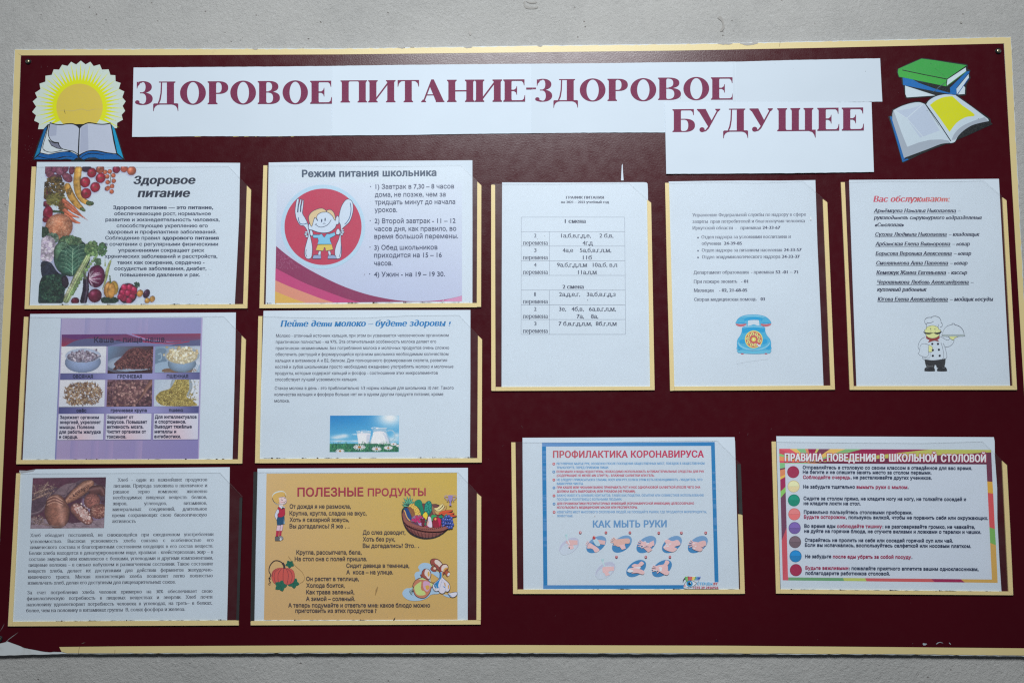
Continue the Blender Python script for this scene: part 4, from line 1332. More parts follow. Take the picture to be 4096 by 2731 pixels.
for (q, lo, hi) in (([(460, 655), (1797, 648), (1797, 712), (457, 717)], (86, 88, 140), (150, 150, 200)), ([(443, 978), (1788, 970), (1786, 1035), (441, 1042)], (74, 76, 130), (150, 146, 196))):
    q = np.array(q, float)
    st = [0, 0.22, 0.42, 0.68, 0.85, 1.0]; cc = [lo, (112, 112, 164), hi, (150, 148, 198), (120, 120, 170), lo]
    for a_, b_, c0, c1 in zip(st[:-1], st[1:], cc[:-1], cc[1:]):
        k.grad([q[0] + (q[1] - q[0]) * a_, q[0] + (q[1] - q[0]) * b_, q[3] + (q[2] - q[3]) * b_, q[3] + (q[2] - q[3]) * a_], [c0, c1, c1, c0], 3, 1)
for q in ([(443, 1044), (879, 1042), (869, 1292), (432, 1294)], [(902, 1042), (1335, 1040), (1327, 1289), (892, 1291)], [(1358, 1040), (1785, 1038), (1779, 1287), (1350, 1289)]):
    q = np.array(q, float); k.poly([q[0] + (-3, -3), q[1] + (3, -3), q[2] + (3, 3), q[3] + (-3, 3)], (110, 108, 160))
    m0, m1 = (q[0] + q[1]) / 2, (q[3] + q[2]) / 2
    k.grad([q[0], m0, m1, q[3]], [(204, 206, 224), (216, 206, 222), (214, 190, 202), (206, 208, 224)], 4, 3)
    k.grad([m0, q[1], q[2], m1], [(216, 206, 222), (206, 210, 226), (204, 206, 224), (214, 190, 202)], 4, 3)
k.build('background_print', sC)


def pic(quad, W_=430, H_=255, bgc=(214, 214, 222), step=4.2):
    return Canvas(Cf, quad, W_, H_, step, bgc)


def rect_g(cv, c0, c1, ang=0):
    t_ = np.clip((cv.X - cv.x0) / cv.W * math.cos(ang) + (cv.Y - cv.y0) / cv.H * math.sin(ang), 0, 1)[..., None]
    cv.C = np.array(c0) * (1 - t_) + np.array(c1) * t_; cv.A[:] = True


cv = pic([(470, 397), (902, 395), (893, 652), (460, 655)]); rect_g(cv, (222, 222, 226), (205, 208, 222), 1.2)
cv.ball(210, 150, 172, 100, 0, (150, 168, 206), dark=0.62, hl=0.1, shadow=False)
m = (cv.Y < 88); cv.put(m & (((cv.X - 210) / 190) ** 2 + ((cv.Y - 90) / 80) ** 2 < 4), (216, 218, 226))
cv.ball(210, 88, 170, 68, 0, (186, 198, 224), dark=0.85, hl=0.0, shadow=False)
cv.ball(208, 100, 152, 52, 0, (128, 124, 146), dark=0.8, hl=0.0, tex=0.5, shadow=False)
cv.specks(lambda r: (208 + r.normal(0, 62), 92 + r.normal(0, 22)), 240, 4, 13, [(176, 168, 186), (140, 128, 148), (200, 192, 206), (116, 100, 118)], 3, dark=0.7)
cv.build('oatmeal_picture', sC, 0.00092 + 52 * LAY, WC)
cv = pic([(918, 395), (1353, 393), (1343, 652), (912, 655)]); rect_g(cv, (110, 138, 170), (66, 36, 40), 0.35)
cv.ball(250, 165, 262, 78, 0, (150, 168, 198), dark=0.8, hl=0.05, shadow=False); cv.poly([(0, 225), (120, 250), (430, 200), (430, 260), (0, 260)], (58, 34, 40))
cv.ball(240, 172, 240, 62, 0, (170, 184, 208), dark=0.8, hl=0, shadow=False)
cv.poly([(60, 175), (130, 100), (200, 30), (300, 15), (370, 60), (428, 120), (428, 200), (330, 218), (180, 212)], (96, 56, 62), tex=0.5)
cv.specks(lambda r: ((lambda u, v: (60 + 370 * u, 215 - (190 * math.sin(min(1, u * 1.25) * 1.9)) * v))(r.random(), r.random())), 760, 4, 9, [(116, 70, 72), (88, 50, 56), (140, 92, 88), (66, 36, 44)], 4)
cv.build('buckwheat_porridge_picture', sC, 0.00092 + 52 * LAY, WC)
cv = pic([(1372, 395), (1803, 392), (1797, 645), (1365, 648)]); rect_g(cv, (120, 146, 172), (186, 196, 212), 0.5)
cv.poly([(0, 40), (100, 30), (110, 150), (0, 170)], (110, 132, 156)); cv.seg([(30, 80), (55, 70), (60, 120), (35, 135)], 10, (150, 172, 192))
cv.poly([(0, 180), (120, 150), (430, 180), (430, 255), (0, 255)], (150, 172, 196)); cv.poly([(110, 215), (360, 215), (380, 250), (90, 252)], (122, 96, 78))
for x in (380, 395, 410): cv.seg([(x + 18, 160), (x - 20, 250)], 6, (206, 212, 222))
cv.ball(258, 170, 135, 84, 0, (140, 164, 192), dark=0.6, hl=0.15, shadow=False)
cv.ball(256, 92, 168, 84, 0, (170, 186, 206), dark=0.8, hl=0, shadow=False); cv.ball(256, 98, 150, 72, 0, (190, 178, 146), dark=0.9, hl=0, shadow=False)
cv.specks(lambda r: (255 + r.normal(0, 58), 82 + r.normal(0, 28)), 320, 5, 16, [(224, 214, 186), (206, 192, 158), (236, 228, 206), (186, 168, 132)], 5, dark=0.72)
cv.build('millet_porridge_picture', sC, 0.00092 + 52 * LAY, WC)
cv = pic([(457, 718), (890, 717), (882, 975), (445, 977)]); rect_g(cv, (216, 216, 224), (206, 210, 222), 1.2)
cv.specks(lambda r: ((lambda u, v: (225 + 185 * u * math.sqrt(max(0, 1 - v * v * 0.7)), 132 + 102 * v))(r.uniform(-1, 1), r.uniform(-1, 1))), 520, 13, 24, [(176, 146, 116), (150, 120, 98), (196, 170, 140), (110, 84, 76), (130, 100, 84)], 6, asp=0.22)
cv.build('oat_picture', sC, 0.00092 + 52 * LAY, WC)
cv = pic([(912, 717), (1343, 715), (1337, 970), (902, 973)]); rect_g(cv, (128, 96, 112), (70, 44, 56), 1.2)
cv.specks(lambda r: (r.uniform(0, 430), r.uniform(0, 255)), 340, 10, 15, [(120, 84, 92), (96, 62, 72), (140, 104, 108), (80, 48, 60)], 7, asp=0.85)
cv.poly([(60, 130), (120, 40), (260, 10), (360, 70), (330, 160), (260, 235), (120, 230)], (90, 60, 70)); cv.specks(lambda r: (210 + r.normal(0, 70), 125 + r.normal(0, 52)), 260, 11, 16, [(156, 116, 116), (134, 94, 98), (176, 138, 134), (110, 74, 82)], 8, asp=0.85)
cv.tube([(430, 20), (380, 80), (340, 150), (270, 225), (170, 245), (90, 215), (55, 150)], [26, 20, 9, 6, 5, 5, 3], (130, 92, 84), dark=0.7)
cv.build('buckwheat_picture', sC, 0.00092 + 52 * LAY, WC)
cv = pic([(1363, 715), (1795, 713), (1788, 968), (1357, 971)]); rect_g(cv, (176, 190, 208), (206, 212, 222), 0.4)
cv.ball(260, 60, 105, 110, -10, (170, 184, 198), dark=0.75, hl=0.2, shadow=False)
for d_ in (0, 22, 40): cv.seg([(330 + d_, 0), (352 + d_, 70), (328 + d_, 150)], 6, (150, 164, 176) if d_ != 22 else (216, 222, 228))
cv.poly([(15, 170), (60, 115), (150, 85), (200, 10), (250, -5), (320, 5), (335, 90), (310, 160), (380, 210), (400, 252), (120, 252), (40, 220)], (156, 138, 76), tex=0.4)
cv.specks(lambda r: ((lambda a_, d_: (205 + 185 * d_ * math.cos(a_), 175 + 85 * d_ * math.sin(a_)))(r.uniform(0, 6.28), math.sqrt(r.random()))), 620, 3, 6, [(186, 168, 96), (150, 132, 70), (206, 190, 120), (120, 100, 56)], 9)
cv.specks(lambda r: (r.uniform(190, 330), r.uniform(0, 110)), 260, 3, 6, [(186, 168, 96), (140, 122, 66), (206, 190, 120)], 10)
cv.specks(lambda r: (r.uniform(330, 430), r.uniform(10, 250)), 40, 3, 5, [(170, 150, 84)], 11)
cv.build('millet_picture', sC, 0.00092 + 52 * LAY, WC)
t = Ink(Cf, 0.00092 + 60 * LAY, WC); cC = (44, 46, 78)
t.text('Каша – пища наша.', 783, 1477, 358, 352, 74, 'sans', (48, 44, 74)); t.build('heading', sC)
t = Ink(Cf, 0.00092 + 60 * LAY, WC)
for s_, a, b, y, z in (('ОВСЯНАЯ', 578, 772, 699, 43), ('ГРЕЧНЕВАЯ', 1007, 1243, 699, 43), ('ПШЕННАЯ', 1480, 1687, 697, 43), ('овёс', 613, 710, 1025, 44), ('гречневая крупа', 943, 1290, 1023, 44), ('пшено', 1502, 1638, 1021, 44),
                       ('Заряжает организм', 455, 830, 1090, 43), ('энергией, укрепляет', 454, 848, 1137, 43), ('мышцы. Полезна', 452, 786, 1184, 43), ('для работы желудка', 447, 847, 1230, 43), ('и сердца.', 447, 628, 1277, 43),
                       ('Защищает от', 910, 1160, 1088, 43), ('вирусов. Повышает', 908, 1293, 1134, 43), ('активность мозга.', 906, 1257, 1181, 43), ('Чистит организм от', 905, 1282, 1227, 43), ('токсинов.', 903, 1093, 1275, 43),
                       ('Для интеллектуалов', 1366, 1768, 1086, 43), ('и спортсменов.', 1366, 1667, 1132, 43), ('Выводит тяжёлые', 1364, 1722, 1179, 43), ('металлы и', 1363, 1572, 1226, 43), ('антибиотики.', 1360, 1617, 1273, 43)):
    t.text(s_, a, b, y, y, z, 'sansb', cC)
t.build('body_text', sC)

# ------------------------------------------------------------------ D: drink milk
pocket(D, 'clear pocket holding the milk page, second column',
       [(80, 103), (600, 116), (1100, 116), (1500, 95), (2005, 90), (2228, 328), (2225, 1511), (48, 1518)],
       [([(80, 105), (118, 105), (104, 800), (92, 1474), (92, 1515), (48, 1515), (64, 800)], 'tape'),
        ([(93, 1475), (1100, 1471), (2182, 1468), (2225, 1509), (1100, 1513), (93, 1516)], 'tape'),
        ([(2188, 292), (2228, 328), (2225, 1508), (2182, 1467)], 'tape')])
sD = sheet(D, [(130, 55), (1000, 48), (2116, 47), (2116, 700), (2112, 1472), (1000, 1474), (93, 1476), (106, 800)], 'paper page urging children to drink milk with blue italic heading and small jug picture', group=GR)
WD = (205, 220, 233)
t = Ink(D, 0.00095, WD)
t.text('Пейте дети молоко – будете здоровы', 292, 1872, 208, 202, 84, 'serifb', (22, 122, 186), it=0.2); t.text('!', 1905, 1922, 201, 201, 62, 'serif', (22, 122, 186), it=0.2)
t.build('heading', sD)
t = Ink(D, 0.00095, WD)
for s_, a, b, y, y2 in (('Молоко - отличный источник кальция, при этом он усваивается человеческим организмом', 250, 1907, 309, 303),
                        ('практически полностью - на 97%. Эта отличительная особенность молока делает его', 248, 1788, 368, 363),
                        ('практически незаменимым. Без потребления молока и молочных продуктов очень сложно', 247, 1912, 428, 423),
                        ('обеспечить растущий и формирующийся организм школьника необходимым количеством', 245, 1905, 487, 483),
                        ('кальция и витаминов А и В2, белком. Для полноценного формирования скелета, развития', 244, 1893, 547, 543),
                        ('костей и зубов школьникам просто необходимо ежедневно употреблять молоко и молочные', 243, 1953, 607, 603),
                        ('продукты, которые содержат кальций и фосфор - соотношение этих микроэлементов', 241, 1803, 668, 664),
                        ('способствует лучшей усвояемости кальция.', 240, 1030, 728, 726),
                        ('Стакан молока в день - это приблизительно 1/3 нормы кальция для школьника 10 лет. Такого', 237, 1955, 811, 808),
                        ('количества кальция и фосфора больше нет ни в одном другом продукте питания, кроме', 235, 1855, 871, 868), ('молока.', 234, 380, 932, 932)):
    t.text(s_, a, b, y, y2, 42, 'sans', (58, 60, 84))
t.build('body_text', sD)
cv = Canvas(D, [(769, 1060), (1432, 1058), (1429, 1410), (764, 1411)], 663, 351, 3.6, (40, 140, 200))
tt = np.clip(cv.Y / 300, 0, 1)[..., None]; ss = np.clip(cv.X / 700, 0, 1)[..., None]
cv.C = np.array((24, 130, 200)) * (1 - tt) + np.array((120, 196, 228)) * tt; cv.C = cv.C * (1 - ss * 0.35) + np.array((110, 196, 232)) * ss * 0.35
g_ = np.exp(-(((cv.X - 575) / 130) ** 2 + ((cv.Y - 20) / 85) ** 2))[..., None]; cv.C = cv.C * (1 - g_) + np.array((240, 244, 248)) * g_; cv.A[:] = True
for x, y, rx, ry in ((100, 200, 75, 20), (60, 212, 60, 14), (140, 192, 40, 18), (90, 245, 100, 12), (250, 245, 70, 10), (240, 180, 30, 8), (640, 190, 40, 26), (600, 230, 80, 30)):
    e_ = np.exp(-(((cv.X - x) / rx) ** 2 + ((cv.Y - y) / ry) ** 2) * 1.3)[..., None] * 0.85; cv.C = cv.C * (1 - e_) + np.array((222, 232, 240)) * e_
cv.poly([(256, 150), (394, 152), (374, 296), (278, 296)], (170, 204, 226), sm=False); cv.poly([(261, 176), (391, 178), (372, 294), (280, 294)], (236, 240, 246), sm=False); cv.poly([(350, 178), (391, 178), (372, 294), (350, 294)], (206, 214, 230), sm=False)
cv.ball(326, 177, 66, 9, 0, (238, 236, 244), dark=0.95, hl=0, shadow=False); cv.seg([(256, 152), (325, 144), (394, 152)], 3, (236, 244, 248)); cv.ball(306, 160, 10, 8, 0, (240, 240, 246), dark=0.9, hl=0, shadow=False)
cv.poly([(396, 118), (420, 124), (412, 150), (420, 124), (538, 122), (544, 118), (540, 150), (556, 185), (580, 240), (578, 304), (384, 304), (386, 250), (402, 200), (414, 160)], (160, 196, 220)); cv.poly([(424, 160), (522, 160), (548, 200), (568, 250), (566, 302), (392, 302), (394, 250), (410, 200)], (236, 240, 246), tex=0.02)
cv.poly([(505, 165), (524, 168), (550, 205), (568, 250), (566, 302), (520, 302), (535, 240)], (196, 206, 224), a=0.7); cv.ball(472, 160, 50, 9, 0, (238, 236, 244), dark=0.95, hl=0, shadow=False)
cv.seg([(396, 120), (430, 114), (470, 118), (544, 118)], 4, (236, 244, 248)); cv.ball(452, 122, 12, 8, 0, (240, 242, 248), dark=0.9, hl=0, shadow=False)
cv.seg([(545, 150), (590, 142), (622, 175), (615, 225), (578, 250)], 9, (196, 222, 232)); cv.seg([(545, 150), (590, 142), (622, 175), (615, 225), (578, 250)], 3, (80, 150, 190))
cv.poly([(0, 270), (663, 272), (663, 351), (0, 351)], (36, 112, 84), sm=False, tex=0.4)
r = np.random.default_rng(3)
for _ in range(330):
    x = r.uniform(0, 663); y = r.uniform(285, 351); cv.seg([(x, y), (x + r.uniform(-16, 16), y - r.uniform(16, 46))], 2.8, [(54, 140, 96), (30, 96, 78), (96, 170, 110), (24, 80, 70)][r.integers(4)], sm=False)
for x, y, q_ in ((285, 302, 56), (100, 340, 40), (450, 320, 44), (562, 310, 38), (612, 274, 26), (655, 290, 16)):
    for a_ in np.linspace(0, 2 * np.pi, 15)[:-1]: cv.seg([(x, y), (x + q_ * math.cos(a_), y + q_ * 0.5 * math.sin(a_))], 6, (226, 228, 236), sm=False)
    cv.ball(x, y, q_ * 0.3, q_ * 0.2, 0, (206, 140, 50), shadow=False, hl=0.1)
cv.build('milk_picture', sD, 0.00094, WD)

# ------------------------------------------------------------------ E: bread page
pocket(E, 'clear pocket holding the bread page, lower left corner of the board',
       [(155, 74), (900, 70), (2110, 66), (2325, 300), (2292, 1535), (75, 1544)],
       [([(155, 75), (193, 75), (157, 800), (120, 1500), (120, 1543), (75, 1543), (116, 800)], 'tape'),
        ([(121, 1501), (1100, 1494), (2290, 1488), (2292, 1534), (1100, 1539), (121, 1543)], 'tape'),
        ([(2300, 310), (2325, 308), (2292, 1487), (2268, 1487)], 'black')])
sE = sheet(E, [(186, 50), (260, 52), (345, 38), (1200, 28), (2206, 18), (2200, 500), (2190, 1100), (2180, 1494), (1000, 1500), (121, 1506), (150, 900), (180, 400), (193, 90)], 'paper page of dense text on bread with a photo of loaves in its top corner', group=GR)
k = Ink(E, 0.00092, (170, 186, 202)); k.poly([(188, 52), (260, 53), (343, 40), (320, 60), (200, 78)], (132, 138, 148)); k.build('folded_corner', sE)
WE = (176, 192, 208)
t = Ink(E, 0.00095, WE); cE = (44, 48, 68)
for s_, a, b, y, y2 in (('Хлеб - один из важнейших продуктов', 1128, 1990, 156, 152), ('питания. Природа заложила в пшеничное и', 1090, 1990, 213, 208), ('ржаное зерно комплекс жизненно', 1087, 1990, 269, 264),
                        ('необходимых пищевых веществ: белков,', 1085, 1988, 325, 320), ('жиров, углеводов, витаминов,', 1082, 1988, 382, 377), ('минеральных соединений, длительное', 1080, 1988, 438, 432),
                        ('время сохраняющих свою биологическую', 1078, 1986, 495, 489), ('активность', 1076, 1304, 551, 551)):
    t.text(s_, a, b, y, y2, 45, 'serif', cE, just=0.92 if ' ' in s_ else 0)
t.build('side_text', sE)
t = Ink(E, 0.00095, WE)
for s_, a, b, y, y2 in (('Хлеб обладает постоянной, не снижающейся при ежедневном употреблении', 290, 2050, 687, 676),
                        ('усвояемостью. Высокая усвояемость хлеба связана с особенностью его', 288, 2050, 745, 731),
                        ('химического состава и благоприятным состоянием входящих в его состав веществ.', 284, 2048, 802, 788),
                        ('Белки хлеба находятся в денатурированном виде, крахмал - клейстеризован, жир – в', 281, 2047, 858, 845),
                        ('составе эмульсий или комплексов с белками, углеводами и другими компонентами,', 277, 2045, 916, 902),
                        ('пищевые волокна – в сильно набухшем и размягченном состоянии. Такое состояние', 274, 2045, 972, 958),
                        ('веществ хлеба, делает их доступными для действия ферментов желудочно-', 271, 2043, 1029, 1016),
                        ('кишечного тракта. Мягкая консистенция хлеба позволяет легко полностью', 268, 2042, 1087, 1072),
                        ('измельчать хлеб, делая его доступным для пищеварительных соков.', 266, 1687, 1143, 1133),
                        ('За счет потребления хлеба человек примерно на 30% обеспечивает свою', 262, 2040, 1236, 1220),
                        ('физиологическую потребность в пищевых веществах и энергии. Хлеб почти', 258, 2040, 1293, 1276),
                        ('наполовину удовлетворяет потребность человека в углеводах, на треть– в белках,', 255, 2037, 1351, 1334),
                        ('более, чем на половину в витаминах группы  В, солях фосфора и железа.', 252, 1778, 1408, 1394)):
    t.text(s_, a, b, y, y2, 45, 'serif', cE, just=0 if s_[-1] == '.' and b < 2000 else 0.92)
t.build('body_text', sE)
cv = Canvas(E, [(315, 122), (1018, 114), (999, 602), (291, 607)], 705, 487, 3.8, (70, 40, 52))
rect_g(cv, (86, 48, 62), (62, 34, 46), 0.2)
cv.poly([(0, 380), (200, 400), (400, 440), (705, 400), (705, 487), (0, 487)], (120, 110, 116), sm=False, tex=0.12)
for x in (330, 430, 540, 640): cv.seg([(x - 60, 420), (x + 40, 487)], 3, (84, 72, 78))
for y in (455, 475): cv.seg([(200, y - 20), (705, y)], 3, (96, 84, 90))
cv.poly([(0, 160), (90, 140), (200, 90), (330, 120), (440, 30), (540, 22), (650, 80), (700, 110), (700, 220), (500, 200), (240, 180), (90, 320), (0, 360)], (72, 58, 66), tex=0.2)
cv.poly([(200, 170), (300, 70), (420, 60), (340, 150), (260, 170)], (104, 90, 92), tex=0.15); cv.poly([(560, 70), (640, 76), (702, 100), (702, 170), (620, 110)], (106, 92, 92))
cv.specks(lambda r: (r.uniform(0, 210), 60 + r.uniform(0, 130)), 170, 6, 13, [(118, 98, 86), (96, 76, 70), (140, 120, 100)], 3, asp=0.3)
for p_ in ([(80, 180), (120, 90), (150, 40)], [(20, 150), (110, 120), (230, 90)], [(10, 210), (100, 170), (210, 130)]): cv.tube(p_, [7, 13, 4], (126, 104, 84), dark=0.6, tex=0.5)
cv.tube([(0, 350), (90, 320), (160, 230), (220, 175), (320, 180), (350, 90), (420, 50)], [16, 14, 12, 10, 9, 8, 6], (92, 78, 82), dark=0.5)
cv.tube([(340, 225), (420, 160), (510, 90), (560, 60)], [26, 52, 58, 34], (150, 104, 70), dark=0.45, tex=0.25); cv.specks(lambda r: ((lambda u: (380 + 160 * u + r.normal(0, 14), 190 - 110 * u + r.normal(0, 12)))(r.random())), 90, 2.5, 5, [(70, 44, 36)], 4)
cv.tube([(590, 130), (650, 120), (680, 160)], [50, 44, 26], (86, 54, 44), dark=0.5)
cv.ball(580, 228, 78, 76, 30, (150, 92, 72), tex=0.2, hl=0.1); cv.specks(lambda r: (575 + r.normal(0, 30), 210 + r.normal(0, 26)), 34, 3, 5, [(80, 46, 40)], 5)
cv.ball(650, 325, 88, 74, 0, (132, 78, 58), tex=0.35, hl=0.05, tc=(176, 140, 110)); 
cv.tube([(430, 300), (490, 350), (550, 410)], [56, 66, 46], (140, 92, 72), dark=0.45, tex=0.25); cv.specks(lambda r: ((lambda u: (440 + 110 * u + r.normal(0, 20), 280 + 120 * u + r.normal(0, 20)))(r.random())), 120, 4, 11, [(196, 172, 160), (180, 150, 136)], 6, dark=0.8)
cv.tube([(230, 250), (250, 330), (260, 385)], [92, 122, 104], (140, 92, 64), dark=0.42, tex=0.22); cv.poly([(150, 400), (380, 400), (370, 470), (160, 470)], (110, 74, 56), a=0.0)
for k_ in range(5): cv.seg([(150, 260 - k_ * 14), (220, 235 - k_ * 14), (300, 262 - k_ * 10)], 7, (92, 58, 46) if k_ % 2 else (186, 146, 116), 0.8)
cv.specks(lambda r: (r.uniform(10, 125), r.uniform(360, 450)), 90, 5, 12, [(96, 80, 70), (140, 122, 104), (70, 58, 56)], 7, asp=0.4)
for k_ in range(6): cv.seg([(20 + k_ * 16, 380 + k_ * 6), (90 + k_ * 20, 440 + k_ * 3), (220 + k_ * 20, 470)], 3, (110, 94, 82))
mo = vnoise(cv.X + 300, cv.Y, 30, 92, 4)[..., None]; cv.C = (((cv.C * 0.62 + cv.C.mean(-1, keepdims=True) * 0.26) + np.array((4, -2, 6))) * (1.0 + 0.36 * mo)).clip(0, 255)
cv.build('bread_picture', sE, 0.00094, WE)

# ------------------------------------------------------------------ F: useful products
pocket(Ff, 'clear pocket holding the yellow riddle page, black strip down its left side',
       [(83, 61), (900, 66), (1500, 66), (2045, 61), (2268, 300), (2262, 1526), (52, 1534)],
       [([(83, 63), (118, 63), (102, 760), (88, 1491), (53, 1491), (66, 760)], 'black'),
        ([(60, 1493), (1100, 1490), (2222, 1487), (2262, 1490), (2262, 1525), (1100, 1530), (55, 1534), (54, 1500)], 'tape'),
        ([(2226, 268), (2268, 303), (2264, 1486), (2222, 1486)], 'tape')])
sF = sheet(Ff, [(120, 32), (1000, 27), (2140, 24), (2139, 700), (2138, 1489), (1000, 1492), (88, 1492), (102, 760)], 'paper page of riddles on a yellow ground with a boy, pumpkin and fruit basket', group=GR)
WF = (192, 208, 222)
k = Ink(Ff, 0.00092, WF)
k.grad([(207, 80), (2035, 72), (2040, 1480), (182, 1483)], [(204, 174, 120), (194, 170, 78), (194, 162, 100), (198, 166, 116)], 12, 12)
k.build('background_print', sF)
LB = 0.00092 + 44 * LAY
t = Ink(Ff, LB, WF)
t.text('ПОЛЕЗНЫЕ', 503, 1137, 297, 294, 113, 'sansm', (156, 40, 70)); t.text('ПРОДУКТЫ', 1178, 1735, 293, 290, 98, 'sansm', (160, 44, 72)); t.build('heading', sF)
t = Ink(Ff, LB, WF)
for s_, a, b, y in (('От дождя я не размокла,', 428, 1017, 413), ('Крупна, кругла, сладка на вкус,', 427, 1167, 478), ('Хоть я сахарной зовусь,', 427, 1000, 540), ('Вы догадались? Я же …', 427, 1003, 602),
                    ('До слез доводит,', 1130, 1540, 662), ('Хоть без рук,', 1130, 1442, 727), ('Вы догадались? Это…', 1130, 1670, 789), ('Кругла, рассыпчата, бела,', 493, 1120, 853), ('На стол она с полей пришла.', 477, 1172, 916),
                    ('Сидит девица в темнице,', 972, 1577, 980), ('А  коса – на улице.', 972, 1422, 1043), ('Он растет в теплице,', 587, 1093, 1107), ('Холода боится,', 587, 957, 1170), ('Как трава зеленый,', 587, 1050, 1234),
                    ('А зимой – соленый.', 585, 1057, 1298), ('А теперь подумайте и ответьте мне: какое блюдо можно', 415, 1777, 1360), ('приготовить из этих продуктов ?', 483, 1262, 1412)):
    t.text(s_, a, b, y, y, 55, 'sansm', (62, 54, 62))
t.build('body_text', sF)
t = Ink(Ff, LB + 12 * LAY, WF)
t.line([(1250, 1245), (1262, 1195), (1276, 1160)], 16, (150, 122, 72), taper=True); t.line([(415, 870), (480, 960), (545, 1020), (572, 1075), (555, 1115), (525, 1130)], 2.5, (150, 120, 70), True)
t.poly([(1420, 1487), (1430, 1470), (1443, 1456), (1440, 1475), (1432, 1488)], (48, 40, 38)); t.build('stain', sF)['kind'] = 'stuff'
# boy
k = Ink(BO, LB, WF); q_ = (52, 50, 66)
k.poly([(150, 190), (230, 120), (340, 88), (440, 92), (505, 140), (535, 210), (500, 260), (540, 320), (545, 390), (520, 450), (430, 480), (310, 480), (200, 430), (130, 300)], (196, 214, 220), True)
k.shape([(300, 300), (480, 255), (505, 290), (540, 340), (545, 385), (520, 440), (450, 465), (370, 462), (320, 440)], (224, 200, 204), q_, 7)
k.poly([(135, 270), (170, 200), (240, 150), (340, 120), (440, 118), (500, 150), (520, 210), (500, 255), (400, 258), (320, 285), (340, 360), (330, 420), (310, 470), (200, 420), (150, 340)], (206, 172, 96), True)
k.line([(130, 270), (150, 330), (200, 410), (300, 465)], 16, (70, 50, 40), True, taper=True); k.line([(460, 190), (510, 215), (500, 255), (420, 250)], 10, (120, 96, 56), True)
k.shape([(305, 430), (330, 412), (355, 430), (350, 465), (325, 472)], (222, 176, 140), q_, 5)
k.line([(395, 352), (415, 338), (430, 360)], 11, q_, True); k.line([(475, 300), (500, 290), (508, 305)], 10, q_); k.line([(380, 320), (395, 296)], 6, q_)
k.line([(430, 410), (470, 416), (525, 370)], 9, (60, 40, 44), True); k.ell(400, 405, 30, 18, (216, 170, 176)); k.line([(480, 436), (510, 428)], 5, q_)
k.poly([(335, 470), (440, 475), (450, 520), (345, 530)], (222, 200, 204))
k.shape([(290, 590), (320, 540), (400, 560), (480, 560), (495, 640), (490, 770), (400, 835), (300, 820), (305, 720), (335, 660)], (176, 26, 62), q_, 6)
k.shape([(325, 490), (350, 485), (400, 520), (440, 520), (508, 560), (480, 575), (440, 545), (400, 598), (330, 540)], (206, 218, 230), q_, 5, False)
k.poly([(430, 545), (480, 580), (470, 605), (440, 590), (415, 632), (400, 600)], (44, 44, 44))
k.shape([(290, 605), (325, 640), (325, 700), (285, 760), (290, 830), (262, 910), (230, 860), (205, 790), (225, 720), (255, 650)], (200, 208, 228), q_, 6)
k.shape([(285, 835), (400, 838), (480, 800), (490, 1025), (440, 1035), (385, 1055), (275, 1060), (262, 920)], (16, 74, 112), q_, 5, False)
k.poly([(470, 870), (492, 1025), (460, 1030)], (140, 176, 200))
k.poly([(275, 1068), (375, 1068), (365, 1150), (345, 1225), (250, 1218)], (214, 188, 206)); k.poly([(382, 1060), (446, 1045), (436, 1150), (415, 1222), (360, 1222)], (214, 188, 206))
k.line([(375, 1068), (352, 1215)], 6, q_); k.line([(275, 1068), (248, 1218)], 6, q_); k.line([(446, 1048), (420, 1220)], 6, q_)
k.poly([(252, 1220), (330, 1235), (310, 1370), (232, 1385)], (176, 28, 70)); k.poly([(340, 1232), (405, 1222), (390, 1360), (330, 1365)], (176, 28, 70))
k.shape([(215, 1390), (300, 1385), (400, 1440), (395, 1490), (340, 1505), (215, 1505)], (92, 94, 96), q_, 6, False); k.shape([(320, 1390), (400, 1375), (450, 1430), (430, 1470), (400, 1470)], (140, 142, 150), q_, 6)
k.ell(375, 1465, 28, 38, (200, 208, 216))
k.build('boy_picture', sF)
# pumpkin
k = Ink(Ff, LB, WF); q_ = (96, 34, 50); gn = (10, 100, 78)
def leaf(cx, cy, r_, rot, n=5):
    pts = []
    for i_ in range(n * 4):
        a_ = 2 * np.pi * i_ / (n * 4) + rot; rr = r_ * (1.0, 0.82, 0.66, 0.84)[i_ % 4]
        pts.append((cx + rr * math.cos(a_), cy + rr * 0.9 * math.sin(a_)))
    k.poly(pts, gn)
    for i_ in range(n):
        a_ = 2 * np.pi * i_ / n + rot; k.line([(cx, cy), (cx + r_ * 0.75 * math.cos(a_), cy + r_ * 0.7 * math.sin(a_))], 2.5, (6, 64, 56))
leaf(430, 948, 44, 0.4); leaf(466, 1130, 58, 0.2)
k.shape([(255, 1060), (268, 1015), (310, 988), (370, 984), (430, 990), (466, 1015), (477, 1070), (462, 1120), (415, 1142), (350, 1148), (290, 1135), (262, 1100)], (196, 84, 76), (150, 50, 60), 3)
for pts in ([(330, 990), (285, 1030), (282, 1090), (300, 1138)], [(350, 990), (320, 1040), (318, 1100), (335, 1145)], [(372, 992), (365, 1060), (370, 1145)], [(395, 992), (415, 1040), (412, 1100), (400, 1144)], [(405, 990), (445, 1030), (452, 1080), (436, 1130)], [(300, 995), (268, 1030), (262, 1070)]):
    k.line(pts, 4, q_, True)
k.line([(385, 992), (372, 950), (330, 918), (285, 915), (250, 945), (232, 985), (232, 1020), (247, 1050), (237, 1078), (245, 1090), (230, 1080), (236, 1110), (246, 1125)], 8, (48, 34, 40), True)
k.line([(378, 990), (375, 960), (360, 935)], 20, (60, 40, 46), True); k.line([(245, 1128), (226, 1134), (232, 1146), (246, 1142)], 3.5, (60, 44, 46), True)
leaf(342, 1155, 62, 0.0)
k.build('pumpkin_picture', sF)
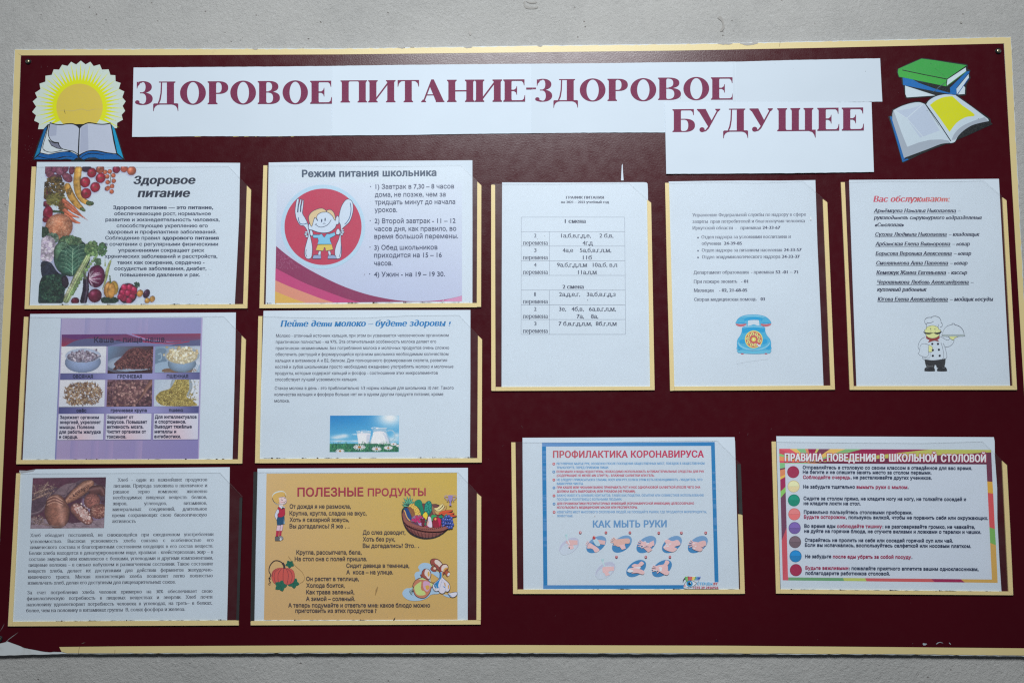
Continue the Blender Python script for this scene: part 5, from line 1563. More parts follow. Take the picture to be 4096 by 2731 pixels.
# fruit basket
k = Ink(BK, LB + 4 * LAY, WF); dk = (70, 28, 42); br = (136, 78, 72)
k.poly([(190, 460), (130, 560), (125, 700), (150, 860), (200, 1020), (290, 1180), (420, 1310), (600, 1400), (800, 1450), (1000, 1450), (1200, 1410), (1400, 1310), (1560, 1180), (1640, 1080), (1620, 700), (1300, 380), (1000, 350), (700, 330), (300, 430)], (40, 24, 36), True)
k.poly([(160, 640), (170, 800), (230, 1000), (330, 1150), (470, 1270), (650, 1350), (850, 1395), (1050, 1390), (1250, 1340), (1420, 1240), (1560, 1120), (1600, 900), (1300, 420), (800, 350), (300, 470)], br, True)
k.poly([(300, 450), (700, 340), (1250, 390), (1400, 560), (1400, 1000), (500, 900)], (110, 60, 62), True)
# pineapple
for a_, l_, w_ in ((-1.0, 230, 60), (-0.55, 300, 60), (-0.15, 320, 64), (0.2, 330, 60), (0.55, 280, 60), (0.95, 240, 60), (-1.4, 220, 56), (-1.7, 190, 50), (1.2, 170, 44)):
    bx_, by_ = 360, 400; ex, ey = bx_ + l_ * math.sin(a_) - 20, by_ - l_ * math.cos(a_); px_, py_ = math.cos(a_) * w_ / 2, math.sin(a_) * w_ / 2
    k.poly([(bx_ - px_, by_ - py_), ((bx_ + ex) / 2 - px_ * 1.2, (by_ + ey) / 2 - py_ * 1.2), (ex, ey), ((bx_ + ex) / 2 + px_ * 1.2, (by_ + ey) / 2 + py_ * 1.2), (bx_ + px_, by_ + py_)], (14, 62, 60)); 
    k.poly([(bx_ - px_ * .6, by_ - py_ * .6), ((bx_ + ex) / 2 - px_ * .8, (by_ + ey) / 2 - py_ * .8), (ex, ey), ((bx_ + ex) / 2 + px_ * .6, (by_ + ey) / 2 + py_ * .6)], (96, 178, 146))
k.shape([(360, 400), (420, 345), (500, 340), (580, 400), (660, 500), (720, 620), (730, 700), (690, 745), (600, 760), (480, 760), (420, 660), (370, 560), (345, 470)], (220, 186, 84), dk, 8)
k.poly([(350, 470), (400, 430), (440, 480), (500, 520), (540, 600), (550, 700), (480, 760), (400, 640), (360, 560)], (140, 92, 52), True)
for x, y in ((440, 400), (495, 430), (550, 440), (470, 365), (540, 385), (610, 485), (500, 500), (560, 530), (640, 565), (580, 610), (650, 640), (700, 690), (690, 600), (440, 480), (460, 560), (430, 640), (500, 620)):
    k.poly([(x, y - 22), (x + 16, y + 14), (x - 18, y + 10)], (120, 60, 48)); k.k -= 0.85
k.k += 1
gr = (4, 128, 98)
k.shape([(530, 330), (560, 260), (640, 215), (720, 230), (770, 300), (775, 380), (800, 460), (830, 620), (790, 700), (730, 660), (700, 520), (620, 430), (560, 400)], gr, (6, 60, 60), 8)
k.line([(600, 300), (660, 290), (690, 340), (700, 430), (740, 600)], 5, (4, 84, 72), True); k.line([(740, 460), (790, 660)], 5, (4, 84, 72))
k.shape([(840, 440), (870, 340), (930, 270), (1010, 255), (1060, 310), (1080, 400), (1085, 520), (1050, 620), (1000, 680), (960, 720), (900, 640), (850, 560)], (6, 116, 104), (6, 54, 60), 8)
for x, y in ((900, 380), (980, 300), (1020, 370), (950, 420), (890, 460), (930, 520), (1000, 480), (1040, 540), (870, 540), (960, 600), (1020, 440)):
    k.poly(ell_pts(x, y, 26, 48, 12, 14), (24, 158, 138)); k.line(ell_pts(x, y, 26, 48, 12, 14), 5, (6, 70, 70))
# bananas
for pts in ([(1120, 440), (1110, 560), (1200, 660), (1320, 690), (1400, 620), (1500, 540), (1540, 430), (1500, 430), (1420, 520), (1300, 580), (1190, 560), (1150, 470)],):
    k.shape(pts, (196, 160, 96), dk, 8)
k.shape([(1150, 480), (1250, 460), (1350, 380), (1410, 340), (1430, 360), (1380, 450), (1280, 520), (1190, 540)], (226, 210, 150), dk, 7)
k.shape([(1190, 540), (1300, 520), (1400, 450), (1450, 370), (1472, 400), (1440, 490), (1340, 570), (1250, 580)], (226, 210, 150), dk, 7)
k.shape([(1080, 420), (1130, 440), (1160, 560), (1200, 660), (1130, 680), (1090, 580)], (150, 110, 80), dk, 7)
# carrots
for pts in ([(1300, 640), (1400, 570), (1600, 540), (1740, 548), (1640, 600), (1420, 650), (1310, 690)], [(1400, 660), (1560, 620), (1780, 630), (1700, 680), (1480, 710)], [(1560, 720), (1700, 690), (1860, 718), (1700, 765), (1600, 770)]):
    k.poly(np.array(pts) + (10, 22), (40, 30, 30)); k.shape(pts, (206, 84, 46), dk, 7)
# lemon, egg/pear, strawberries box, cherries, apple, grapes, aubergine
k.poly([(200, 500), (300, 480), (360, 560), (420, 700), (440, 830), (380, 880), (300, 830), (240, 680)], (14, 64, 128), True); k.line([(200, 540), (240, 600), (270, 700), (320, 800), (400, 880)], 32, (216, 170, 90), True)
k.poly([(190, 470), (230, 450), (225, 510), (180, 520)], (14, 90, 60))
k.poly([(430, 890), (650, 930), (750, 760), (700, 700), (560, 700), (450, 780)], (150, 110, 150)); k.poly([(400, 910), (650, 950), (760, 1040), (640, 1030), (460, 960)], (96, 56, 84)); k.poly([(640, 940), (820, 750), (840, 800), (760, 1040), (680, 1010)], (176, 146, 196))
for x, y in ((490, 840), (560, 880), (610, 740), (580, 820), (660, 850), (730, 760), (690, 900), (640, 790)):
    k.ell(x, y, 48, 46, (188, 36, 106)); k.line(ell_pts(x, y, 48, 46, 0, 16), 5, (110, 20, 70)); k.ell(x + 6, y - 40, 22, 12, (10, 120, 90))
k.shape([(790, 690), (830, 640), (890, 600), (940, 660), (945, 740), (900, 840), (850, 800), (800, 740)], (226, 200, 56), dk, 6)
for x, y, q in ((780, 880, 60), (830, 840, 50), (800, 980, 54), (850, 930, 42)): k.ell(x, y, q, q * 1.15, (110, 14, 46)); 
k.poly([(860, 850), (890, 830), (910, 900), (880, 910)], gr); k.poly([(850, 930), (885, 930), (880, 1030), (850, 1010)], gr)
k.shape([(960, 760), (1000, 735), (1050, 780), (1070, 880), (1090, 1000), (1080, 1080), (1000, 1080), (930, 1030), (920, 960), (950, 860)], (214, 200, 222), dk, 6)
k.poly([(930, 960), (960, 860), (980, 900), (960, 1000), (940, 1020)], (216, 170, 130))
k.poly([(1060, 720), (1140, 690), (1230, 730), (1150, 800), (1080, 880)], (40, 160, 96), True); k.poly([(1290, 770), (1340, 700), (1410, 720), (1400, 790)], (6, 130, 96), True)
k.shape([(1100, 900), (1120, 800), (1180, 755), (1250, 770), (1310, 780), (1365, 840), (1370, 960), (1330, 1070), (1240, 1095), (1150, 1085), (1100, 1010)], (140, 10, 48), dk, 7)
k.poly([(1250, 800), (1320, 800), (1355, 860), (1350, 980), (1320, 1050), (1280, 900)], (196, 16, 84), True); k.ell(1190, 820, 32, 38, (226, 166, 70), 20)
for x, y in ((860, 1085), (920, 1065)): k.ell(x, y, 48, 44, (140, 20, 60)); k.ell(x + 10, y - 14, 10, 10, (230, 180, 190))
k.poly([(1450, 800), (1480, 700), (1555, 650), (1550, 710), (1480, 790)], (6, 140, 110))
for x, y in ((1520, 760), (1605, 740), (1430, 830), (1490, 850), (1680, 790), (1560, 850), (1635, 850), (1430, 930), (1700, 890), (1500, 960), (1590, 960), (1650, 970), (1725, 990), (1440, 1030), (1550, 1070), (1620, 1085), (1690, 1075)):
    k.ell(x, y, 50, 52, (50, 76, 156)); k.line(ell_pts(x, y, 48, 50, 0, 16), 6, (28, 36, 96)); k.ell(x + 10, y - 20, 16, 14, (150, 150, 206))
# basket rim and weave
k.poly(list(smooth_pts([(160, 640), (230, 780), (400, 920), (600, 1010), (800, 1060), (1000, 1090), (1250, 1090), (1420, 1060), (1500, 1050)], False, 4)) + list(smooth_pts([(1600, 1110), (1400, 1190), (1150, 1210), (850, 1190), (550, 1120), (330, 1020), (200, 900)], False, 4)), (140, 84, 76))
k.line([(200, 900), (330, 1030), (550, 1130), (850, 1200), (1150, 1215), (1400, 1195), (1580, 1120)], 12, dk, True)
for i_ in range(22):
    f_ = i_ / 21; x = 230 + 1280 * f_; y = 960 + 250 * math.sin(math.pi * (0.12 + 0.72 * f_)) - 50; k.poly([(x, y - 40), (x + 46, y - 6), (x + 10, y + 4)], dk)
k.line([(230, 1010), (400, 1170), (650, 1270), (900, 1310), (1150, 1300), (1380, 1240), (1540, 1150)], 9, dk, True); k.line([(320, 1160), (520, 1290), (800, 1370)], 8, dk, True)
for x0_, y0_, x1_, y1_ in ((290, 1040, 400, 1230), (400, 1100, 500, 1290), (500, 1150, 600, 1340), (610, 1180, 690, 1370), (730, 1210, 790, 1395), (855, 1220, 885, 1405), (985, 1230, 965, 1405), (1105, 1230, 1075, 1400), (1220, 1225, 1190, 1370), (1345, 1210, 1310, 1320), (1460, 1180, 1420, 1260)):
    k.line([(x0_, y0_), ((x0_ + x1_) / 2 + 8, (y0_ + y1_) / 2), (x1_, y1_)], 10, dk, True)
# trophy
tp = (142, 126, 180)
k.poly([(1600, 75), (1730, 72), (1725, 180), (1700, 240), (1680, 290), (1680, 360), (1715, 395), (1600, 398), (1630, 370), (1635, 290), (1610, 240), (1590, 170)], tp)
for d_ in (-1, 1): k.line([(1660 + d_ * 60, 100), (1660 + d_ * 130, 85), (1660 + d_ * 178, 110), (1660 + d_ * 160, 160), (1660 + d_ * 90, 190), (1660 + d_ * 110, 235), (1660 + d_ * 70, 250)], 18, tp, True)
k.build('basket_picture', sF)
# onion, garlic and mushrooms
k = Ink(ON, LB, WF); o_ = (26, 22, 28)
k.poly([(100, 1180), (200, 1090), (380, 1060), (520, 900), (500, 750), (480, 640), (530, 550), (650, 515), (600, 400), (640, 320), (740, 255), (880, 248), (1010, 300), (1100, 500), (1290, 560), (1300, 760), (1100, 640), (1000, 800), (1100, 1050), (1300, 1250), (1040, 1290), (900, 1400), (700, 1480), (480, 1500), (280, 1470), (130, 1370), (80, 1270)], (158, 190, 218), True)
k.poly([(1000, 620), (1100, 620), (1160, 700), (1260, 770), (1150, 880), (1040, 860)], (200, 164, 92), True); k.poly([(1420, 1290), (1600, 1300), (1640, 1390), (1500, 1350)], (158, 190, 218), True)
k.shape([(1000, 230), (1020, 150), (1100, 110), (1220, 120), (1320, 180), (1400, 290), (1340, 400), (1290, 500), (1240, 480), (1180, 380), (1090, 300), (1050, 330)], (150, 72, 62), o_, 16)
k.poly([(1140, 190), (1180, 145), (1260, 160), (1340, 230), (1390, 300), (1310, 380), (1230, 310), (1160, 260)], (212, 202, 196), True)
k.shape([(1010, 450), (1060, 370), (1130, 350), (1210, 430), (1200, 480), (1170, 535), (1070, 520)], (150, 72, 58), o_, 14); k.poly([(1110, 400), (1150, 380), (1200, 430), (1160, 470), (1100, 450)], (214, 200, 180))
k.shape([(1290, 530), (1300, 420), (1370, 320), (1470, 285), (1560, 310), (1592, 390), (1570, 480), (1500, 560), (1430, 640), (1330, 600)], (150, 66, 54), o_, 16)
k.poly([(1370, 500), (1370, 390), (1430, 320), (1530, 310), (1580, 380), (1540, 420), (1460, 460), (1420, 540)], (214, 202, 198), True); k.poly([(1430, 500), (1470, 430), (1540, 395), (1580, 420), (1500, 470), (1450, 550)], (206, 160, 78), True)
k.shape([(1480, 560), (1540, 500), (1640, 560), (1630, 640), (1560, 700), (1500, 620)], (170, 84, 48), o_, 12); k.ell(1605, 625, 38, 62, (206, 210, 222), 25)
k.shape([(720, 640), (730, 540), (790, 460), (880, 440), (970, 490), (1020, 590), (1015, 700), (950, 800), (860, 790), (770, 740)], (150, 74, 60), o_, 16)
k.poly([(810, 560), (850, 460), (920, 460), (990, 540), (1005, 660), (970, 770), (920, 760), (860, 690), (820, 650)], (212, 204, 204), True); k.ell(945, 615, 34, 82, (206, 164, 78), -4)
k.poly([(665, 630), (720, 620), (750, 720), (700, 730)], (130, 62, 52)); k.line([(665, 630), (700, 730)], 12, o_)
k.shape([(420, 1050), (440, 930), (520, 820), (640, 750), (770, 750), (900, 800), (1000, 880), (1100, 930), (1090, 1010), (1030, 1080), (1000, 1200), (930, 1310), (820, 1400), (680, 1410), (540, 1350), (460, 1230)], (186, 120, 92), o_, 18)
k.poly([(470, 1060), (540, 960), (640, 890), (705, 860), (700, 960), (690, 1060), (720, 1150), (800, 1180), (845, 1280), (740, 1320), (600, 1310), (520, 1240)], (186, 206, 128), True)
k.poly([(780, 860), (880, 850), (980, 900), (1000, 1020), (950, 1150), (880, 1190), (790, 1100), (760, 980)], (200, 158, 192), True); k.poly([(840, 1020), (920, 980), (980, 1030), (950, 1110), (880, 1140)], (206, 160, 72), True)
k.poly([(980, 900), (1100, 940), (1090, 980), (1020, 1040)], (190, 208, 140)); k.poly([(620, 790), (740, 745), (870, 810), (760, 800)], (190, 210, 140), True)
r = np.random.default_rng(6)
for _ in range(16): k.line([(440, 1120), (400 + r.uniform(-90, 60), 1120 + r.uniform(-110, 160)), (390 + r.uniform(-80, 70), 1130 + r.uniform(-130, 200))], 9, o_ if r.random() < .7 else (190, 214, 200), True, taper=True)
k.shape([(1320, 560), (1360, 540), (1410, 540), (1405, 700), (1480, 790), (1600, 900), (1650, 1010), (1640, 1130), (1580, 1200), (1500, 1190), (1460, 1240), (1390, 1262), (1310, 1230), (1270, 1170), (1190, 1190), (1110, 1130), (1070, 1020), (1120, 920), (1250, 810), (1310, 720)], (206, 206, 222), o_, 16)
k.poly([(1330, 570), (1370, 570), (1370, 720), (1300, 850), (1260, 1000), (1280, 1070), (1180, 1080), (1120, 1000), (1180, 900), (1300, 780)], (30, 126, 190), True); k.poly([(1385, 560), (1410, 560), (1400, 720), (1370, 800), (1385, 680)], (206, 170, 90))
k.poly([(1410, 1010), (1500, 1040), (1470, 1070)], (26, 120, 186)); k.poly([(1460, 920), (1490, 900), (1510, 1010), (1480, 1020)], (206, 160, 74), True); k.poly([(1580, 1000), (1610, 970), (1620, 1060), (1590, 1110)], (206, 160, 74), True)
for pts in ([(1290, 1170), (1330, 1000), (1400, 800)], [(1490, 1180), (1500, 1080), (1440, 860)]): k.line(pts, 8, (110, 140, 190), True)
k.line([(1100, 950), (1180, 930), (1215, 945)], 10, o_, True); k.line([(1150, 970), (1200, 1060), (1140, 1170)], 14, (196, 206, 190), True); k.line([(1140, 960), (1180, 1050), (1120, 1190)], 6, o_, True)
k.shape([(1580, 1230), (1650, 1240), (1760, 1215), (1850, 1205), (1888, 1225), (1880, 1300), (1800, 1370), (1700, 1380), (1620, 1320)], (208, 210, 226), o_, 14); k.poly([(1600, 1240), (1640, 1300), (1720, 1350), (1640, 1330)], (30, 120, 186), True)
k.build('onion_garlic_picture', sF)

# ------------------------------------------------------------------ G: timetable
pocket(G, 'clear pocket holding the meal timetable, first of the three tall ones',
       [(43, 64), (400, 62), (700, 57), (1028, 55), (1184, 195), (1209, 1533), (45, 1538)],
       [([(44, 74), (50, 70), (66, 70), (72, 74), (73, 800), (75, 1508), (75, 1537), (48, 1537), (45, 1530), (44, 800)], 'tape'),
        ([(76, 1509), (600, 1508), (1177, 1506), (1209, 1531), (600, 1535), (76, 1537)], 'tape'),
        ([(1155, 176), (1184, 199), (1209, 1531), (1177, 1505)], 'tape')])
sG = sheet(G, [(122, 53), (500, 54), (900, 53), (1128, 52), (1150, 54), (1158, 62), (1161, 110), (1163, 600), (1170, 1000), (1177, 1512), (600, 1514), (118, 1514), (119, 800)], 'paper sheet with a ruled timetable of meal breaks for two shifts', group=GR)
WG = (207, 223, 234)
t = Ink(G, 0.00095, WG); cG = (70, 78, 100)
t.text('ГРАФИК ПИТАНИЯ', 577, 848, 170, 170, 26, 'serifb', cG); t.text('на 2021 – 2022 учебный год', 542, 884, 202, 202, 25, 'serifb', cG); t.build('heading', sG)
t = Ink(G, 0.00095, WG); cl = (110, 120, 138)
ys = [301, 404, 507, 611, 715, 820, 925, 1029, 1135]; xl = lambda y: 258.5 - (y - 300) * 0.0018; xr = lambda y: 995 + (y - 300) * 0.0084
for y in ys: t.line([(xl(y), y), (xr(y), y)], 1.7, cl)
t.line([(xl(300), 300), (xl(1135), 1135)], 1.7, cl); t.line([(xr(300), 300), (xr(1135), 1135)], 1.7, cl); t.line([(459, 404), (459, 715)], 1.7, cl); t.line([(459, 820), (459, 1135)], 1.7, cl)
t.build('table_rules', sG)
t = Ink(G, 0.00098, WG)
t.text('1 смена', 568, 718, 343, 343, 40, 'serifb', cG); t.text('2 смена', 552, 704, 810, 810, 40, 'serifb', cG)
for d_, y in (('2', 446), ('3', 550), ('4', 654), ('1', 863), ('2', 968), ('3', 1072)):
    t.text(d_, 349 if d_ != '1' else 351, 367 if d_ != '1' else 361, y, y, 40, 'serif', cG); t.text('перемена', 270, 448, y + 52, y + 52, 42, 'serif', cG)
for s_, a, b, y in (('1а,б,в,г,д,е,', 542, 755, 446), ('2 б,в,', 815, 915, 446), ('4г,д', 695, 770, 498), ('4а,е', 553, 628, 550), ('5а,б,в,г,л,м,', 676, 900, 550), ('11б', 697, 762, 602), ('9а,б,г,д,л,м', 513, 728, 654), ('10а,б, в,л', 768, 943, 654), ('11а,л,м', 663, 797, 706),
                    ('2а,д,е,г,', 528, 678, 863), ('3а,б,в,г,д,з', 725, 931, 863), ('3е,', 527, 578, 968), ('4б,в,', 616, 704, 968), ('6а,в,г,л,м,', 741, 933, 968), ('7а,', 653, 706, 1020), ('8а,', 755, 807, 1020), ('7 б,в,г,д,л,м,', 524, 763, 1072), ('8б,г,л,м', 789, 939, 1072)):
    t.text(s_, a, b, y, y, 41, 'serif', cG)
t.ell(732, 890, 3, 4, (120, 130, 140)); t.build('table_text', sG)

# ------------------------------------------------------------------ H: phone numbers
pocket(H, 'clear pocket holding the telephone numbers, middle of the three tall ones',
       [(36, 54), (400, 48), (700, 52), (1020, 42), (1192, 192), (1247, 1530), (72, 1537)],
       [([(36, 57), (64, 57), (84, 800), (102, 1506), (103, 1535), (72, 1537), (66, 1280), (50, 700)], 'tape'),
        ([(103, 1506), (700, 1502), (1215, 1499), (1247, 1528), (700, 1532), (104, 1535)], 'tape'),
        ([(1160, 172), (1192, 195), (1247, 1527), (1215, 1498)], 'tape')])
sH = sheet(H, [(62, 47), (300, 43), (600, 40), (850, 41), (1107, 37), (1122, 500), (1145, 1000), (1165, 1503), (600, 1508), (100, 1512), (82, 800)], 'paper sheet of telephone numbers with a blue rotary phone drawn below', group=GR)
WH_ = (204, 219, 231)
t = Ink(H, 0.00095, WH_); c_ = (84, 90, 112)
for s_, a, b, y, y2, st in (('Управление Федеральной службы по надзору в сфере', 230, 1040, 297, 292, 'serif'), ('защиты  прав потребителей и благополучия человека', 230, 1033, 343, 338, 'serif'), ('Иркутской области  -   приемная', 231, 720, 389, 387, 'serif'), ('24-33-67', 730, 858, 386, 386, 'serifb'),
                            ('Отдел надзора за условиями воспитания и', 295, 932, 453, 450, 'serif'), ('обучения', 297, 435, 499, 499, 'serif'), ('24-39-85', 455, 584, 498, 498, 'serifb'), ('Отдел надзора за питанием населения', 298, 871, 547, 545, 'serif'), ('24-33-57', 882, 1010, 544, 544, 'serifb'),
                            ('Отдел эпидемиологического надзора', 299, 858, 595, 592, 'serif'), ('24-33-37', 868, 997, 592, 592, 'serifb'), ('Департамент образования  - приемная', 238, 812, 705, 702, 'serif'), ('52 -01 – 71', 823, 984, 702, 702, 'serifb'),
                            ('При пожаре звонить   -', 240, 587, 770, 768, 'serif'), ('01', 597, 628, 768, 768, 'serifb'), ('Милиция    -', 241, 430, 833, 832, 'serif'), ('02, 21-68-05', 440, 622, 831, 831, 'serifb'), ('Скорая медицинская помощь', 243, 687, 897, 895, 'serif'), ('03', 716, 748, 894, 894, 'serifb')):
    t.text(s_, a, b, y, y2, 32, st, c_)
t.build('body_text', sH); t = Ink(H, 0.00095, WH_)
for y in (447, 540, 588): t.ell(271, y, 6, 6, c_)
t.line([(540, 1346), (640, 1328), (770, 1312)], 1.8, (180, 192, 204)); t.line([(1074, 298), (1074, 322)], 7, (232, 238, 242)); t.ell(1074, 323, 6, 3, (140, 146, 150))
t.build('bullet_points', sH)['kind'] = 'stuff'
k = Ink(PH, 0.00095, WH_); b1_ = (72, 176, 216); b2 = (20, 160, 214); b3 = (132, 200, 226); o_ = (60, 150, 200)
k.shape([(120, 440), (130, 370), (200, 270), (330, 195), (500, 160), (700, 152), (900, 165), (1080, 215), (1200, 300), (1260, 380), (1265, 440), (1230, 430), (960, 380), (860, 330), (690, 322), (520, 340), (400, 390), (150, 430)], b1_, o_, 8)
k.poly([(380, 300), (520, 250), (700, 235), (900, 250), (1020, 310), (960, 350), (860, 320), (690, 318), (520, 335), (420, 350)], b2, True); k.poly([(280, 230), (500, 180), (700, 172), (900, 185), (1080, 240), (900, 220), (700, 205), (480, 215)], b3, True)
for d_ in (0, 820): 
    k.shape([(122 + d_, 445), (140 + d_, 360), (200 + d_, 290), (280 + d_, 275), (370 + d_, 310), (425 + d_, 390), (440 + d_, 445)], b1_, o_, 7); k.poly([(150 + d_, 440), (200 + d_, 410), (370 + d_, 410), (420 + d_, 440)], b2)
    k.poly([(115 + d_, 455), (280 + d_, 470), (445 + d_, 450), (430 + d_, 500), (330 + d_, 540), (220 + d_, 540), (130 + d_, 500)], (196, 104, 116), True)
for x0_, x1_ in ((440, 515), (870, 945)): k.poly([(x0_, 330), (x1_, 330), (x1_ - 20, 540), (x0_ + 28, 540)], b1_)
k.shape([(320, 590), (400, 540), (560, 520), (700, 480), (830, 515), (980, 530), (1070, 580), (1080, 700), (1140, 840), (1230, 950), (1270, 1070), (1265, 1180), (1240, 1310), (700, 1330), (180, 1310), (155, 1180), (150, 1050), (180, 950), (260, 830), (310, 700)], b1_, o_, 8)
k.poly([(330, 600), (480, 560), (700, 550), (930, 570), (1060, 610), (1050, 720), (900, 720), (700, 660), (520, 720), (340, 760)], b2, True); k.poly([(240, 1000), (400, 970), (420, 1100), (250, 1090)], b2, True); k.poly([(990, 980), (1120, 960), (1150, 1070), (1000, 1130)], b2, True)
k.poly([(165, 1130), (330, 1230), (310, 1290), (200, 1290)], b2, True); k.poly([(1100, 1240), (1250, 1140), (1240, 1290), (1140, 1290)], b2, True); k.poly([(180, 1050), (300, 1180), (500, 1260), (700, 1290), (900, 1270), (1120, 1180), (1230, 1060), (1180, 1190), (960, 1300), (700, 1320), (450, 1300), (230, 1190)], b3, True)
k.poly([(330, 590), (500, 540), (700, 525), (900, 540), (1060, 590), (900, 575), (700, 560), (500, 575)], b3, True)
k.shape([(185, 1320), (700, 1345), (1240, 1310), (1245, 1400), (1180, 1425), (700, 1445), (240, 1415), (180, 1390)], (96, 188, 220), o_, 7)
k.ell(325, 1440, 48, 18, (196, 90, 110)); k.ell(1105, 1436, 48, 18, (196, 90, 110))
k.ell(702, 966, 292, 290, (232, 220, 110), n=48); k.ell(702, 968, 262, 260, (196, 96, 92), n=48); k.ell(700, 966, 74, 72, (222, 220, 96)); k.ell(692, 966, 26, 24, (226, 232, 226))
dial = ((662, 780, '6'), (788, 806, '7'), (868, 894, '8'), (880, 1014, '9'), (746, 1150, '1'), (628, 1142, '2'), (530, 1060, '3'), (508, 944, '4'), (558, 836, '5'))
for x, y, d_ in dial: k.ell(x, y, 55, 55, (226, 220, 140))
k.poly([(810, 1090), (850, 1130), (930, 1160), (910, 1215), (870, 1210), (820, 1160)], (206, 218, 234), True)
for x, y, d_ in dial: k.text(d_, x - (22 if d_ != '1' else 12), x + (22 if d_ != '1' else 12), y + 32, y + 32, 88, 'sansb', (140, 96, 66))
k.build('telephone_picture', sH)

# ------------------------------------------------------------------ I: staff list
pocket(I, 'clear pocket holding the staff list, last of the three tall ones beside the right border',
       [(40, 47), (400, 40), (760, 43), (1053, 36), (1223, 180), (1298, 1531), (105, 1531)],
       [([(42, 52), (70, 52), (100, 760), (133, 1503), (133, 1530), (105, 1530), (76, 800)], 'tape'),
        ([(134, 1503), (700, 1502), (1265, 1501), (1298, 1530), (134, 1530)], 'tape'),
        ([(1193, 160), (1223, 182), (1298, 1529), (1266, 1500)], 'tape')])
sI = sheet(I, [(100, 36), (600, 33), (1168, 28), (1188, 400), (1220, 1000), (1248, 1506), (600, 1508), (153, 1508), (125, 760)], 'paper staff list with a red italic heading and a chef carrying a covered dish', group=GR)
WI = (190, 205, 218)
t = Ink(I, 0.00095, WI); t.text('Вас обслуживают:', 273, 815, 193, 191, 60, 'serifb', (186, 74, 96), it=0.2, c2=(190, 112, 110)); t.build('heading', sI)
t = Ink(I, 0.00095, WI); cI = (50, 56, 80)
for s_, a, b, y, rest, ra, rb in (('Артёмцева Наталья Николаевна', 276, 860, 268, '–', 874, 894), ('руководитель структурного подразделения', 277, 1043, 317, '', 0, 0), ('«Столовая»', 281, 490, 368, '', 0, 0), ('Сухова Людмила Николаевна', 284, 794, 436, '– кладовщик', 808, 1028),
                                  ('Арбатская Елена Викторовна', 287, 819, 504, '– повар', 834, 959), ('Борисова Вероника Алексеевна', 289, 830, 572, '– повар', 845, 969), ('Смолянинова Анна Павловна', 291, 804, 640, '– повар', 818, 943), ('Кемежук Жанна Евгеньевна', 294, 789, 708, '- кассир', 804, 940),
                                  ('Черошникова Любовь Александровна', 298, 951, 776, '–', 965, 986), ('кухонный работник', 299, 651, 828, '', 0, 0), ('Югова Елена Александровна', 303, 802, 897, '– мойщик посуды', 817, 1124)):
    t.text(s_, a, b, y, y, 38, 'serifb', cI, it=0.2)
    if rest:
        t.text(rest, ra, rb, y, y, 38, 'serifb', cI, it=0.2); t.line([(a - 1, y + 6), (b + 4, y + 6)], 2.4, cI)
t.build('body_text', sI)
k = Ink(CH, 0.00095, WI); q_ = (58, 62, 78); wt = (192, 207, 220); fl = (206, 214, 150)
k.poly([(300, 1170), (500, 1200), (830, 1160), (825, 1250), (800, 1370), (610, 1390), (590, 1320), (560, 1310), (540, 1390), (350, 1370), (320, 1280)], (40, 42, 46))
k.shape([(300, 1440), (320, 1385), (420, 1370), (530, 1375), (558, 1430), (545, 1470), (320, 1470)], (30, 32, 38), (30, 32, 38), 3); k.shape([(615, 1440), (640, 1395), (740, 1360), (830, 1370), (860, 1430), (850, 1470), (640, 1470)], (30, 32, 38), (30, 32, 38), 3)
k.line([(340, 1410), (400, 1380)], 12, wt, taper=True); k.line([(750, 1372), (812, 1405)], 14, wt, taper=True)
k.text('Stock', 352, 525, 1362, 1362, 70, 'sansb', (96, 100, 104))
k.line([(310, 615), (230, 660), (165, 750), (140, 840), (150, 900), (178, 932)], 8, q_, True); k.line([(180, 930), (190, 860), (220, 800), (290, 778), (360, 790), (430, 820)], 6, q_, True)
k.line([(178, 932), (170, 990), (140, 1025), (200, 1075), (290, 1105), (360, 1105), (400, 1060), (402, 960)], 6, q_, True); k.line([(440, 1000), (440, 1100), (410, 1145), (320, 1140), (245, 1110)], 5, q_, True)
k.line([(250, 1120), (265, 1165), (320, 1185), (480, 1198), (640, 1195), (740, 1170), (780, 1120), (780, 1020), (755, 880), (712, 750)], 7, q_, True)
k.line([(780, 1160), (840, 1150), (862, 1110), (850, 1010), (810, 860), (768, 765)], 7, q_, True); k.line([(700, 605), (760, 630), (830, 675), (880, 692), (915, 675), (935, 635)], 7, q_, True)
k.line([(812, 860), (900, 855), (970, 820), (1020, 760), (1045, 695)], 7, q_, True)
k.shape([(405, 840), (430, 822), (480, 845), (505, 880), (495, 900), (505, 915), (500, 935), (505, 955), (480, 985), (430, 990), (405, 975)], fl, q_, 6); 
k.poly([(930, 600), (1150, 600), (1060, 640), (1030, 685), (970, 670), (935, 640)], fl); k.line([(850, 602), (900, 602), (935, 640), (980, 675), (1040, 690), (1050, 645), (1150, 600)], 6, q_, True)
k.poly([(735, 556), (1310, 556), (1290, 590), (780, 594)], (176, 194, 196)); k.line([(730, 556), (1310, 556)], 8, q_); k.line([(740, 570), (790, 594), (1270, 594), (1308, 570)], 7, q_, True)
k.line([(757, 535), (775, 450), (830, 370), (900, 325), (985, 306)], 6, q_, True); k.line([(1060, 308), (1150, 330), (1230, 390), (1280, 470), (1295, 540)], 10, q_, True); k.line([(1010, 305), (988, 285), (1000, 272), (1050, 274), (1058, 290), (1040, 305)], 7, q_, True)
k.shape([(345, 385), (400, 345), (500, 322), (600, 345), (650, 385), (660, 425), (700, 430), (705, 470), (680, 530), (670, 570), (600, 625), (500, 645), (400, 625), (340, 570), (325, 500), (305, 470), (305, 430), (345, 420)], fl, q_, 8)
k.poly([(335, 590), (400, 635), (500, 655), (600, 635), (680, 575), (680, 640), (620, 690), (668, 712), (640, 724), (560, 700), (500, 712), (440, 735), (385, 745), (430, 685), (350, 650)], (140, 56, 56))
